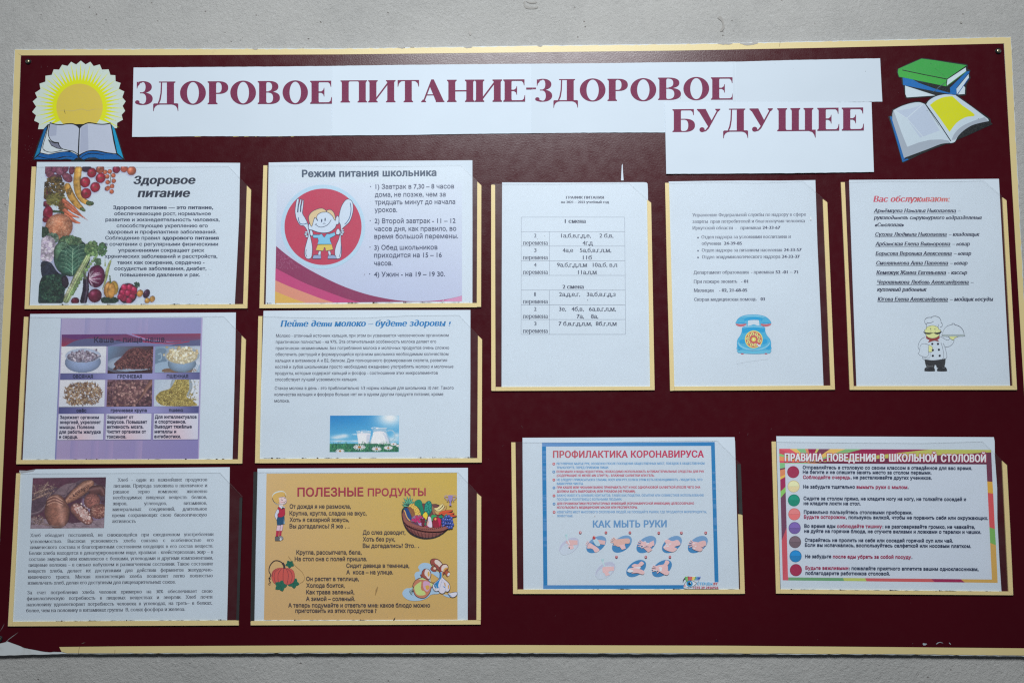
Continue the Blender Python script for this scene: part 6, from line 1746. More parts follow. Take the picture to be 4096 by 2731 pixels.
k.poly([(265, 475), (320, 500), (400, 505), (500, 508), (560, 505), (640, 500), (740, 462), (715, 505), (680, 535), (620, 550), (570, 535), (530, 512), (490, 525), (430, 545), (360, 543), (310, 525)], (30, 32, 40))
k.ell(455, 416, 12, 14, q_); k.ell(563, 414, 12, 14, q_); k.line([(435, 386), (465, 382)], 5, q_); k.line([(555, 368), (585, 372)], 5, q_); k.line([(465, 460), (440, 480), (450, 498)], 4, q_, True); k.line([(560, 460), (580, 480), (565, 500)], 4, q_, True)
k.line([(345, 385), (350, 300), (365, 260)], 7, q_, True); k.line([(350, 300), (310, 250), (310, 180), (360, 130), (430, 118), (480, 128)], 7, q_, True); k.line([(460, 122), (520, 92), (600, 92), (680, 135), (712, 200), (715, 240), (750, 290), (740, 340), (695, 365)], 7, q_, True)
k.line([(365, 250), (430, 260), (480, 245), (515, 218), (530, 230)], 6, q_, True); k.line([(650, 385), (640, 350), (655, 310), (648, 292)], 7, q_, True)
for x, y in ((497, 782), (640, 782), (510, 938), (662, 928), (510, 1080), (682, 1078)): k.ell(x, y, 27, 25, (34, 36, 52))
k.build('chef_picture', sI)

# ------------------------------------------------------------------ J: handwashing page
pocket(J, 'clear pocket holding the blue framed page on handwashing, lower middle right',
       [(60, 62), (900, 63), (1500, 50), (2038, 46), (2265, 275), (2303, 1522), (78, 1521)],
       [([(60, 68), (100, 68), (108, 700), (118, 1480), (118, 1520), (78, 1520), (68, 700)], 'tape'),
        ([(119, 1480), (1200, 1481), (2258, 1479), (2258, 1520), (1200, 1521), (119, 1520)], 'tape'),
        ([(2230, 278), (2262, 277), (2271, 520), (2281, 762), (2262, 758), (2246, 757)], 'black'),
        ([(2238, 757), (2262, 759), (2280, 766), (2303, 1519), (2259, 1519), (2249, 1100)], 'tape')])
sJ = sheet(J, [(168, 24), (1200, 20), (2203, 18), (2208, 60), (2212, 200), (2230, 900), (2246, 1486), (1200, 1488), (178, 1488), (172, 700)], 'paper page on washing hands with a thick blue frame and oval pictures', group=GR)
WJ = (193, 209, 223)
k = Ink(J, 0.00092, WJ); bb = (20, 120, 182)
k.grad([(355, 72), (2013, 65), (2014, 102), (356, 108)], [(96, 142, 196), (24, 120, 184), (24, 120, 184), (100, 146, 200)], 6, 1)
k.poly([(355, 108), (394, 108), (407, 1438), (368, 1438)], bb); k.poly([(1978, 102), (2014, 102), (2050, 1410), (2012, 1412)], bb)
k.grad([(366, 1438), (2012, 1436), (2012, 1472), (367, 1474)], [(70, 130, 190), (16, 116, 180), (16, 116, 180), (78, 136, 194)], 6, 1)
r = np.random.default_rng(12)
for _ in range(60):
    y = r.uniform(130, 1100); h_ = r.uniform(3, 18); x0_ = 357 + y * 0.009; k.poly([(x0_ + r.uniform(0, 6), y), (x0_ + 36, y), (x0_ + 36, y + h_), (x0_ + 2, y + h_)], (70, 134, 192)); k.k -= 0.85
for _ in range(16):
    y = r.uniform(330, 900); h_ = r.uniform(4, 30); x0_ = 1981 + (y - 100) * 0.026; k.poly([(x0_ + r.uniform(0, 8), y), (x0_ + 34, y), (x0_ + 34, y + h_), (x0_ + 2, y + h_)], (70, 134, 190)); k.k -= 0.85
k.k += 1
k.build('frame_print', sJ)
t = Ink(J, 0.00096, WJ)
t.text('ПРОФИЛАКТИКА КОРОНАВИРУСА', 460, 1910, 215, 211, 89, 'sansb', (178, 84, 98), c2=(184, 44, 88)); t.build('heading', sJ)
t = Ink(J, 0.00096, WJ); t.text('КАК МЫТЬ РУКИ', 843, 1553, 883, 880, 90, 'sansb', (96, 146, 194)); t.build('subheading', sJ)
t = Ink(J, 0.00096, WJ); re = (180, 52, 86); bl_ = (76, 142, 194); lb = (112, 158, 202)
for s_, a, b, y, y2, c_ in (('РЕГУЛЯРНОЕ МЫТЬЕ РУК, ОСОБЕННО ПОСЛЕ ПОСЕЩЕНИЯ ОБЩЕСТВЕННЫХ МЕСТ, ПОЕЗДОК В ОБЩЕСТВЕННОМ', 495, 1915, 283, 280, bl_), ('ТРАНСПОРТЕ, ПЕРЕД ПРИЕМОМ ПИЩИ.', 495, 997, 320, 319, bl_),
                            ('ЕСЛИ МЫЛО И ВОДА НЕДОСТУПНЫ, НЕОБХОДИМО ИСПОЛЬЗОВАТЬ АНТИБАКТЕРИАЛЬНЫЕ СРЕДСТВА ДЛЯ РУК', 495, 1912, 359, 357, re), ('(СОДЕРЖАЩИЕ НЕ МЕНЕЕ 60% СПИРТА) - ВЛАЖНЫЕ САЛФЕТКИ ИЛИ ГЕЛЬ.', 496, 1435, 396, 395, re),
                            ('НЕ СЛЕДУЕТ ПРИКАСАТЬСЯ К ГЛАЗАМ, НОСУ ИЛИ РТУ. ЕСЛИ В ЭТОМ ЕСТЬ НЕОБХОДИМОСТЬ - УБЕДИТЕСЬ, ЧТО', 497, 1895, 437, 436, bl_), ('ВАШИ РУКИ ЧИСТЫ.', 497, 752, 474, 474, bl_),
                            ('ПРИ КАШЛЕ ИЛИ ЧИХАНИИ ВАЖНО ПРИКРЫВАТЬ РОТ И НОС ОДНОРАЗОВОЙ САЛФЕТКОЙ (ПОСЛЕ ЧЕГО ОНА', 497, 1876, 510, 508, re), ('ДОЛЖНА БЫТЬ ВЫБРОШЕНА) ИЛИ РУКАВОМ (НЕ РУКАМИ).', 497, 1253, 548, 547, re),
                            ('ВАЖНО ИЗБЕГАТЬ БЛИЗКИХ КОНТАКТОВ, ТАКИХ КАК ПОЦЕЛУИ, ОБЪЯТИЯ ИЛИ СОВМЕСТНОЕ ИСПОЛЬЗОВАНИЕ', 498, 1908, 587, 585, lb), ('ПОСУДЫ И ПОЛОТЕНЕЦ С БОЛЬНЫМИ ЛЮДЬМИ.', 498, 1123, 624, 623, lb),
                            ('ДЛЯ ПРОФИЛАКТИКИ РЕСПИРАТОРНЫХ ИНФЕКЦИЙ (КОРОНАВИРУСНОЙ ИНФЕКЦИИ) ЦЕЛЕСООБРАЗНО', 498, 1815, 665, 663, re), ('ИСПОЛЬЗОВАТЬ МЕДИЦИНСКИЕ МАСКИ ИЛИ РЕСПИРАТОРЫ.', 498, 1273, 702, 701, re),
                            ('ИЗБЕГАЙТЕ МЕСТ МАССОВОГО СКОПЛЕНИЯ ЛЮДЕЙ, НЕ ПОСЕЩАЙТЕ РЫНКИ, ГДЕ ПРОДАЮТСЯ МОРЕПРОДУКТЫ,', 498, 1937, 746, 744, lb), ('ЖИВОТНЫЕ.', 498, 655, 783, 783, lb)):
    t.text(s_, a, b, y, y2, 29, 'sansb', c_)
for i_, (x, y) in enumerate(((468, 275), (468, 351), (469, 428), (470, 503), (470, 580), (471, 658), (472, 737))):
    c_ = (184, 44, 66) if i_ % 2 == 0 else (40, 124, 184); t.ell(x, y, 13, 13, c_); t.line([(x - 9, y), (x + 9, y)], 3, (220, 226, 234)); t.line([(x, y - 9), (x, y + 9)], 3, (220, 226, 234))
t.line([(862, 772), (864, 782)], 5, (150, 110, 100)); t.build('body_text', sJ)
k = Ink(HW, 0.00096, WJ)
sk = (220, 186, 190); sk2 = (214, 178, 180); pale = (182, 190, 214); ob = (58, 130, 186); ob2 = (112, 156, 200); wt = (214, 222, 232)


def oval(cx, cy, c1, c2=None):
    q = ell_pts(cx, cy, 158, 96, -36, 44); k.poly(q, c1)
    if c2 is not None: k.poly([p_ for p_ in ell_pts(cx, cy, 156, 94, -36, 60) if p_[1] < cy - 10 + (p_[0] - cx) * 0.1], c2)


def hand(cx, cy, ang, sc_, c_, fingers=4, spread=0.22, arm_=1.0, flip=1):
    ca, sa = math.cos(math.radians(ang)), math.sin(math.radians(ang))
    T_ = lambda pts: [(cx + (x * ca - y * flip * sa) * sc_, cy + (x * sa + y * flip * ca) * sc_) for x, y in pts]
    for i_ in range(fingers):
        a_ = (i_ - (fingers - 1) / 2) * spread; y0 = (i_ - (fingers - 1) / 2) * 14
        ln = (58, 66, 62, 50)[i_ % 4]
        k.line(T_([(28, y0), (28 + ln * math.cos(a_), y0 + ln * math.sin(a_))]), 13 * sc_, c_)
        k.ell(*T_([(28 + ln * math.cos(a_), y0 + ln * math.sin(a_))])[0], 6.5 * sc_, 6.5 * sc_, c_, n=10)
    k.poly(T_([(-30, -30), (10, -34), (42, -28), (46, 0), (42, 28), (8, 32), (-30, 24)]), c_, True)
    k.line(T_([(-10, -26), (18, -52), (34, -60)]), 14 * sc_, c_, True)
    k.poly(T_([(-110 * arm_, -26), (-20, -24), (-20, 24), (-110 * arm_, 26)]), c_)


for cx, cy in ((615, 268), (975, 262), (1318, 268), (1677, 268), (2040, 268), (1175, 604), (1537, 604)): oval(cx, cy, ob, ob2 if cy < 400 else None)
for cx, cy in ((235, 290), (742, 632)): oval(cx, cy, pale); k.poly(ell_pts(cx - 8, cy + 28, 138, 74, -34, 40), (190, 205, 222))
# 1 and 7: rinsing under the tap
for dx, dy in ((0, 0), (510, 345)):
    k.line([(190 + dx, 140 + dy), (205 + dx, 190 + dy), (225 + dx, 240 + dy)], 16, (182, 214, 220), True); k.poly([(172 + dx, 130 + dy), (210 + dx, 122 + dy), (206 + dx, 160 + dy), (186 + dx, 162 + dy)], (168, 206, 214))
hand(235, 248, 200, 0.55, sk2, 3); k.poly([(225, 205), (350, 210), (352, 272), (240, 280)], sk2); k.poly([(235, 280), (290, 280), (300, 320), (258, 340), (215, 300)], sk)
k.line([(215, 215), (240, 265)], 14, wt); k.ell(236, 316, 9, 10, (70, 100, 90))
k.poly([(698, 600), (720, 580), (862, 576), (866, 634), (800, 640), (780, 660), (808, 692), (750, 712), (730, 670), (706, 660)], sk)
# 2: soap bottle
hand(545, 290, 215, 0.9, sk, 3); k.poly([(540, 270), (600, 290), (660, 345), (600, 378), (560, 330), (480, 305)], sk, True); k.poly([(630, 200), (745, 215), (735, 272), (660, 262)], sk2); k.poly([(570, 205), (620, 185), (668, 270), (640, 292), (600, 270)], (178, 206, 222), True); k.ell(583, 175, 22, 24, (176, 60, 66)); k.line([(572, 150), (600, 165)], 10, (206, 120, 110))
# 3: palm to back
hand(910, 235, 205, 1.0, (212, 174, 168), 4, 0.2); k.poly([(860, 205), (960, 190), (1075, 186), (1078, 250), (1000, 258), (930, 300), (860, 260)], (214, 176, 168), True); k.poly([(930, 280), (1010, 262), (1030, 325), (975, 342)], sk)
# 4, 5, 6: palms, fingers
hand(1290, 262, 190, 1.0, sk, 4, 0.3); k.poly([(1360, 240), (1420, 210), (1432, 280), (1370, 300)], sk); k.poly([(1270, 310), (1370, 300), (1402, 345), (1345, 380)], sk2)
for x, y in ((1300, 225), (1325, 260), (1280, 290), (1235, 300), (1345, 250)): k.ell(x, y, 12, 7, wt, 20)
k.poly([(1575, 215), (1620, 195), (1680, 220), (1760, 205), (1795, 270), (1715, 300), (1750, 330), (1690, 372), (1600, 350), (1555, 310), (1590, 260)], sk, True)
for x, y in ((1600, 270), (1620, 290), (1580, 300), (1650, 260)): k.ell(x, y, 18, 7, wt, -15)
hand(2010, 265, 188, 1.05, sk, 4, 0.34); k.poly([(2040, 240), (2140, 215), (2155, 280), (2090, 300), (2110, 330), (2070, 365), (1960, 320)], sk2, True)
for x, y in ((1985, 255), (2010, 290), (1990, 320)): k.ell(x, y, 16, 6, wt)
# 8, 9: thumb and paper towel
k.poly([(1110, 570), (1150, 540), (1200, 545), (1245, 505), (1285, 535), (1230, 580), (1150, 590)], sk, True); k.poly([(1055, 625), (1090, 600), (1220, 582), (1235, 600), (1150, 640), (1100, 660), (1055, 650)], wt, True)
k.poly([(1080, 605), (1180, 600), (1285, 640), (1272, 688), (1190, 668), (1110, 672), (1140, 640)], sk, True)
hand(1500, 600, 178, 1.1, sk, 4, 0.16); k.poly([(1480, 560), (1560, 545), (1590, 490), (1642, 515), (1600, 580), (1575, 600), (1640, 650), (1605, 698), (1520, 660), (1455, 600)], sk, True); k.poly([(1488, 590), (1510, 582), (1540, 590), (1530, 640), (1500, 645), (1505, 615)], wt)
k.line([(1415, 625), (1470, 640)], 12, wt); 
for x, y, d_ in ((390, 100, '1'), (750, 100, '2'), (1087, 100, '3'), (1492, 105, '4'), (1810, 104, '5'), (2151, 103, '6'), (898, 442, '7'), (1310, 442, '8'), (1649, 442, '9')):
    k.ell(x, y, 18, 18, (176, 44, 64)); k.text(d_, x - 6, x + 6, y + 10, y + 10, 27, 'sansb', (226, 220, 226))
k.build('handwashing_picture', sJ)
k = Ink(HW, 0.00096 + 260 * LAY * 0.5, WJ); dk = (30, 34, 50)
k.poly([(1840, 880), (1850, 800), (1880, 740), (2000, 720), (2060, 760), (2040, 800), (2335, 796), (2335, 892), (1900, 892)], (194, 208, 222))
k.line([(1832, 800), (1840, 765), (1870, 732), (1915, 715)], 13, (60, 44, 60), True, taper=True)
for i_, c_ in enumerate(((90, 170, 90), (120, 180, 80), (180, 50, 70), (196, 40, 56), (200, 60, 50), (226, 190, 60), (230, 206, 70), (70, 160, 90), (50, 140, 190), (40, 110, 190), (36, 90, 180))):
    x0_ = 1876 + i_ * 16; k.poly([(x0_, 790 - 5 * min(i_, 4)), (x0_ + 14, 788 - 5 * min(i_, 4)), (x0_ + 14 + (i_ - 3) * 5, 716 + 0 * i_), (x0_ - 4 + (i_ - 3) * 5, 722)], c_)
k.poly([(1845, 850), (1860, 815), (1890, 790), (1950, 775), (2000, 795), (2020, 815), (1980, 850), (1930, 872), (1880, 870)], (206, 218, 230), True); k.line([(1845, 850), (1860, 812), (1890, 788), (1950, 774), (2000, 795), (2022, 815), (1980, 850), (1930, 872), (1885, 870)], 6, dk, True)
k.ell(1925, 818, 44, 44, (50, 140, 196)); k.ell(1925, 818, 20, 20, (14, 20, 34)); k.ell(1938, 806, 8, 8, (226, 232, 240)); k.poly([(1840, 850), (1868, 830), (1875, 860), (1850, 862)], (214, 160, 160))
for x in (1905, 1930, 1955, 1985, 2005): k.line([(x, 862 - (x - 1905) * 0.2), (x + 8, 884 - (x - 1905) * 0.25)], 3.4, dk)
k.text('СТЕНДЫ.', 2028, 2258, 836, 836, 50, 'heavy', (70, 160, 210)); k.text('BY', 2260, 2322, 836, 836, 50, 'heavy', (180, 46, 66)); k.text('+375 29 2926926', 1970, 2328, 888, 888, 44, 'sansb', (178, 44, 70))
k.build('publisher_logo', sJ)

# ------------------------------------------------------------------ K: canteen rules
pocket(K, 'clear pocket holding the colourful canteen rules, lower right corner of the board',
       [(25, 57), (800, 66), (1500, 70), (2048, 54), (2285, 285), (2345, 1534), (68, 1518)],
       [([(25, 60), (66, 60), (86, 760), (108, 1477), (108, 1517), (68, 1517), (46, 760)], 'tape'),
        ([(109, 1478), (1200, 1488), (2300, 1499), (2345, 1533), (1200, 1525), (109, 1517)], 'tape'),
        ([(2238, 245), (2285, 287), (2316, 900), (2345, 1531), (2300, 1498), (2270, 900)], 'tape')])
sK = sheet(K, [(70, 9), (1100, 13), (2158, 18), (2166, 60), (2168, 200), (2190, 500), (2192, 800), (2212, 1200), (2232, 1503), (1200, 1494), (112, 1484), (90, 760)], 'paper page of canteen rules with a striped rainbow border and coloured dots', group=GR)
WK = (186, 202, 218)
k = Ink(K, 0.00092, WK); cen = np.array((400.0, 262.0))
bord = [np.array(p_, float) for p_ in ((98, 130), (2132, 138), (2195, 1415), (132, 1390))]


def hit(a_):
    d = np.array((math.cos(a_), math.sin(a_))); best = None
    for i_ in range(4):
        p0, p1 = bord[i_], bord[(i_ + 1) % 4]; e_ = p1 - p0; den = d[0] * e_[1] - d[1] * e_[0]
        if abs(den) < 1e-9: continue
        w_ = p0 - cen; s_ = (w_[0] * e_[1] - w_[1] * e_[0]) / den; u_ = (w_[0] * d[1] - w_[1] * d[0]) / den
        if s_ > 0 and -1e-9 <= u_ <= 1 + 1e-9 and (best is None or s_ < best): best = s_
    return cen + d * best


marks = [((98, 175), (200, 80, 100)), ((98, 130), (190, 70, 90)), ((200, 130), (206, 80, 100)), ((265, 131), (214, 184, 100)), ((345, 131), (126, 182, 134)), ((375, 131), (206, 140, 100)), ((455, 132), (146, 24, 76)), ((480, 132), (190, 196, 106)), ((585, 132), (116, 52, 80)), ((735, 133), (214, 180, 96)),
         ((890, 134), (122, 176, 118)), ((1545, 136), (142, 20, 74)), ((2132, 140), (176, 182, 92)), ((2133, 163), (176, 182, 92)), ((2145, 447), (100, 40, 70)), ((2152, 560), (204, 160, 60)), ((2168, 900), (196, 74, 80)), ((2178, 1055), (108, 166, 84)), ((2195, 1415), (192, 156, 80)), ((1880, 1411), (192, 156, 80)), ((1590, 1408), (142, 22, 76)),
         ((937, 1400), (186, 84, 88)), ((720, 1397), (170, 186, 96)), ((182, 1391), (96, 152, 108)), ((132, 1390), (190, 80, 96)), ((122, 1010), (186, 74, 90)), ((112, 600), (104, 56, 86)), ((110, 540), (130, 190, 96)), ((108, 425), (150, 24, 80)), ((107, 400), (216, 180, 80)), ((105, 335), (206, 130, 90)), ((104, 320), (110, 50, 80)), ((102, 265), (120, 184, 130)), ((100, 245), (206, 70, 100)), ((99, 200), (216, 140, 90)), ((98, 175), (130, 186, 110))]
for (p0, _), (p1, c_) in zip(marks[:-1], marks[1:]): 
    k.poly([cen, np.array(p0, float), np.array(p1, float)], c_); k.k -= 0.85
k.k += 1
k.poly([(153, 270), (2087, 280), (2140, 1383), (182, 1362)], (188, 202, 220))
for (x, y, c_) in ((232, 353, (150, 34, 76)), (236, 490, (214, 204, 160)), (239, 624, (6, 130, 110)), (243, 757, (216, 112, 116)), (246, 889, (108, 88, 160)), (250, 1023, (104, 88, 100)), (255, 1159, (10, 120, 184)), (258, 1292, (150, 30, 74))):
    tt_ = np.linspace(0, 2 * np.pi, 80, endpoint=False); rr = 57 + (np.arange(80) % 2) * 1.8
    k.poly(np.stack([x + rr * np.cos(tt_), y + rr * np.sin(tt_)], 1), np.array(c_) * 0.8)
    k.ell(x, y, 54, 54, c_, n=44)
    if c_[0] not in (150,): k.poly([p_ for p_ in ell_pts(x, y, 49, 49, 0, 48) if p_[1] <= y + 1], np.clip(np.array(c_) * 1.12, 0, 255)); k.line([(x - 48, y + 1), (x + 48, y + 1)], 2.5, np.array(c_) * 0.8)
k.build('background_print', sK)
t = Ink(K, 0.00092 + 60 * LAY, WK)
for sty, c_, g_ in (('heavyout', (166, 28, 84), 0), ('heavy', (208, 220, 234), 0)):
    for s_, a, b in (('ПРАВИЛА', 150, 520), ('ПОВЕДЕНИЯ', 557, 1026), ('В', 1066, 1110), ('ШКОЛЬНОЙ', 1152, 1610), ('СТОЛОВОЙ', 1650, 2083)):
        o_ = 5 if sty == 'heavyout' else 0
        y_ = lambda x: 246 + (x - 150) * 0.0052
        t.text(s_, a - o_, b + o_, y_(a), y_(b), 98, sty, c_)
t.build('heading', sK)
t = Ink(K, 0.00092 + 60 * LAY, WK); n_ = (40, 54, 84); r_ = (150, 40, 84)
for s_, a, b, y, y2, c_ in (('Отправляйтесь в столовую со своим классом в отведённое для вас время.', 323, 1950, 322, 330, n_), ('Не бегите и не спешите занять место за столом первыми.', 324, 1560, 367, 373, n_), ('Соблюдайте очередь', 326, 780, 416, 418, r_), (', не расталкивайте других учеников.', 784, 1563, 418, 423, n_),
                            ('Не забудьте тщательно', 327, 825, 508, 509, n_), ('вымыть руки с мылом', 840, 1328, 510, 512, r_), ('Сидите за столом прямо, не кладите ногу на ногу, не толкайте соседей и', 331, 1892, 619, 628, n_), ('не кладите локти на стол.', 332, 880, 666, 669, n_),
                            ('Правильно пользуйтесь столовыми приборами.', 334, 1377, 750, 755, n_), ('Будьте осторожны', 335, 733, 797, 799, r_), (', пользуясь вилкой, чтобы не поранить себя или окружающих.', 738, 2105, 800, 808, n_), ('Во время еды', 338, 637, 884, 885, n_), ('соблюдайте тишину', 652, 1085, 886, 888, r_),
                            (': не разговаривайте громко, не чавкайте,', 1089, 1978, 889, 894, n_), ('не дуйте на горячие блюда, не стучите вилками и ложками о тарелки и чашки.', 338, 2037, 932, 942, n_), ('Старайтесь не пролить на себя или соседей горячий суп или чай.', 343, 1767, 1018, 1026, n_),
                            ('Если вы испачкались, воспользуйтесь салфеткой или носовым платком.', 344, 1941, 1066, 1077, n_), ('Не забудьте', 346, 598, 1175, 1176, n_), ('после еды убрать за собой посуду', 613, 1365, 1177, 1182, r_), ('Будьте вежливыми', 349, 762, 1286, 1288, r_),
                            (': пожелайте приятного аппетита вашим одноклассникам,', 767, 2012, 1289, 1298, n_), ('поблагодарите работников столовой.', 350, 1162, 1335, 1341, n_)):
    t.text(s_, a, b, y, y2, 44, 'sansb', c_)
for x, y in ((1336, 509), (1372, 1179)): t.ell(x, y, 4, 4, n_)
t.build('body_text', sK)

# ================================================================== cut-out vinyl pictures
WS = (196, 206, 218)
zig = [(150, 1060), (168, 975), (95, 938), (122, 862), (66, 815), (124, 738), (75, 665), (138, 610), (108, 542), (185, 490), (172, 412), (255, 384), (256, 300), (345, 288), (374, 208), (450, 212), (494, 142), (572, 160), (622, 100), (694, 140), (760, 84), (828, 138), (896, 100), (944, 162), (1030, 138), (1062, 212), (1156, 208), (1182, 288), (1252, 292), (1256, 378), (1328, 402), (1302, 485), (1380, 524), (1352, 606), (1400, 664), (1356, 730), (1392, 800), (1342, 856), (1360, 926), (1278, 970), (1276, 1046), (1248, 1046)]
outl = zig + [(1300, 1200), (1386, 1500), (820, 1506), (820, 1522), (620, 1520), (625, 1502), (72, 1500), (150, 1250), (230, 1052)]
src = S1(outl)
oS = thing('sun_and_book_sticker', 'cut-out vinyl sun rising behind an open blue book, upper left of the board', 'sticker', P([(src[:, 0].mean(), src[:, 1].max())], 0)[0])
slab('backing', src, 0.00002, 0.00025, [M['rubber']], oS)
k = Ink(S1, 0.00027, WS)
k.poly(zig, (192, 204, 196)); c0 = np.array((742.0, 745.0))
nr = 38
for i_ in range(nr):
    a_ = math.radians(-88.5 + (i_ - 19) * 6.43) ; tip = zig[2 + int((i_) * 38 / nr)] if False else None
    L_ = 640 if i_ % 2 else 575
    d = np.array((math.cos(a_), math.sin(a_))); nn = np.array((-d[1], d[0]))
    k.poly([c0 + d * 325 + nn * 28, c0 + d * 470 + nn * 9, c0 + d * L_, c0 + d * 470 - nn * 9, c0 + d * 325 - nn * 28], (208, 212, 8)); k.k -= 0.85
k.k += 1
k.ell(742, 745, 334, 336, (204, 206, 8), n=60); k.ell(742, 744, 330, 332, (204, 180, 74), n=64)
k.line([(415, 800), (520, 792), (640, 800), (770, 775), (860, 795), (960, 775), (1068, 782)], 14, (192, 172, 96), True, taper=True)
k.line([(520, 775), (530, 812), (542, 845)], 7, (80, 74, 50), True, taper=True)
for x, y in ((490, 350), (780, 218), (1078, 243), (160, 545)): k.line([(x - 8, y - 5), (x + 8, y + 6)], 6, (90, 100, 104), taper=True)
k.build('sun_print', oS, 'vinyl')
k = Ink(S1, 0.00027 + 20 * LAY, WS); bk = (16, 18, 22)
k.poly([(235, 1050), (290, 990), (1190, 985), (1250, 1055), (1384, 1500), (80, 1496)], bk)
k.poly([(240, 1055), (280, 1025), (170, 1400), (95, 1470)], (8, 92, 150)); k.poly([(150, 1330), (185, 1320), (168, 1398), (100, 1468)], (18, 116, 160))
k.poly([(1200, 1000), (1244, 1060), (1368, 1478), (1280, 1400)], (10, 140, 184))
k.poly([(300, 1000), (720, 1050), (722, 1430), (600, 1370), (450, 1385), (300, 1418), (185, 1392), (225, 1230)], (196, 204, 210))
k.poly(list(smooth_pts([(180, 1405), (300, 1425), (430, 1400), (560, 1383), (680, 1410), (722, 1470)], False, 4)) + list(smooth_pts([(690, 1478), (600, 1446), (500, 1450), (400, 1472), (280, 1472), (150, 1442)], False, 4)), (4, 84, 152))
k.poly(list(smooth_pts([(140, 1450), (280, 1482), (420, 1482), (560, 1452), (640, 1462), (690, 1482), (660, 1498)], False, 4)) + [(560, 1480), (480, 1490), (95, 1488)], (4, 90, 156))
k.poly(list(smooth_pts([(738, 1450), (800, 1402), (890, 1374), (1000, 1378), (1120, 1402), (1275, 1420)], False, 4)) + list(smooth_pts([(1272, 1436), (1180, 1444), (1040, 1412), (900, 1400), (820, 1424), (756, 1470)], False, 4)), (4, 84, 152))
k.poly(list(smooth_pts([(756, 1478), (840, 1426), (940, 1412), (1100, 1430), (1260, 1438), (1280, 1428)], False, 4)) + [(1366, 1484), (1030, 1488), (960, 1462), (870, 1466), (800, 1494)], (4, 90, 156))
k.line([(300, 1000), (262, 1150), (218, 1320), (260, 1372), (340, 1390), (430, 1376), (500, 1358)], 9, bk, True)
k.poly(list(smooth_pts([(322, 978), (380, 994), (470, 1000), (560, 992), (640, 992), (700, 1016), (738, 1048)], False, 4)) + [(722, 1408), (660, 1370), (560, 1346), (490, 1330), (455, 1290), (440, 1245), (380, 1240), (330, 1210), (300, 1140), (304, 1060)], (176, 182, 200))
k.poly([(330, 990), (420, 1000), (410, 1150), (306, 1160), (304, 1060)], (158, 164, 186))
k.line([(322, 975), (304, 1060), (298, 1140), (330, 1212), (380, 1244), (442, 1250)], 11, bk, True)
k.shape([(298, 1210), (340, 1240), (390, 1258), (436, 1256), (455, 1300), (485, 1345), (420, 1330), (340, 1290)], (112, 114, 134), bk, 9, False)
k.line([(442, 1248), (455, 1295), (495, 1338), (570, 1360), (650, 1376), (722, 1418)], 11, bk, True)
k.poly(list(smooth_pts([(748, 1048), (790, 1010), (860, 982), (920, 982), (1000, 994), (1090, 998), (1180, 985)], False, 4)) + list(smooth_pts([(1200, 1080), (1230, 1230), (1268, 1406), (1150, 1396), (1000, 1366), (890, 1362), (800, 1388), (734, 1424)], False, 4)), (178, 184, 202))
k.poly([(860, 990), (760, 1040), (748, 1400), (800, 1380), (870, 1360)], (160, 166, 188))
k.line([(318, 968), (400, 990), (480, 996), (560, 984), (650, 984), (710, 1012), (742, 1040), (790, 1000), (860, 970), (920, 972), (1000, 986), (1090, 990), (1186, 972)], 13, bk, True)
k.line([(742, 1040), (730, 1220), (722, 1430)], 12, (10, 20, 30)); k.line([(738, 1440), (800, 1395), (890, 1366), (1000, 1368), (1140, 1396), (1272, 1412)], 11, bk, True)
k.line([(1190, 990), (1230, 1230), (1272, 1410), (1366, 1484)], 12, bk); k.poly([(700, 1466), (760, 1466), (815, 1520), (625, 1520)], bk)
k.poly(list(smooth_pts([(820, 1498), (880, 1472), (960, 1470), (1020, 1492)], False, 4)), (42, 42, 50)); k.poly(list(smooth_pts([(480, 1494), (540, 1480), (600, 1486), (640, 1498)], False, 4)), (36, 36, 44))
k.build('book_print', oS, 'vinyl')

outl = [(520, 46), (600, 50), (740, 74), (960, 104), (1160, 132), (1184, 150), (1172, 196), (1220, 222), (1205, 270), (1222, 330), (1160, 430), (1158, 560), (1150, 578), (1060, 590), (1200, 700), (1330, 790), (1460, 880), (1505, 915), (1510, 960), (1536, 990), (1400, 1050), (1180, 1150), (1010, 1220), (1000, 1250), (905, 1276), (880, 1270), (720, 1330), (500, 1420), (260, 1540), (240, 1530), (200, 1380), (140, 1170), (85, 1000), (44, 880), (90, 860), (104, 780), (240, 720), (360, 680), (480, 662), (574, 688), (640, 620), (660, 600), (310, 625), (290, 610), (272, 500), (262, 440), (240, 420), (236, 340), (190, 320), (166, 240), (180, 200), (340, 120)]
src = S2(outl)
oB = thing('books_sticker', 'cut-out vinyl stack of books above an open book with a yellow page, upper right', 'sticker', P([(src[:, 0].mean(), src[:, 1].max())], 0)[0])
slab('backing', src, 0.00002, 0.00025, [M['rubber']], oB)
k = Ink(S2, 0.00027, WS); bk = (14, 20, 24); pg = (182, 196, 208); pg2 = (150, 160, 174)
k.poly([(285, 440), (720, 580), (310, 608), (290, 560)], (188, 202, 212)); k.poly([(1120, 440), (1142, 470), (1136, 560), (1040, 566)], (188, 202, 212))
k.poly([(250, 326), (380, 340), (600, 410), (930, 540), (925, 470), (960, 440), (1160, 240), (1205, 232), (1190, 290), (1030, 460), (1016, 560), (1010, 580), (920, 560), (700, 520), (260, 432)], (2, 96, 166))
k.poly([(380, 344), (600, 410), (870, 460), (1000, 380), (1150, 240), (1030, 370), (925, 470), (922, 544), (700, 480), (480, 400)], bk)
k.poly([(1018, 480), (1190, 272), (1196, 330), (1024, 565)], (186, 200, 212)); k.line([(1018, 480), (1190, 270)], 8, bk); k.line([(1030, 568), (1192, 335)], 9, (10, 80, 160))
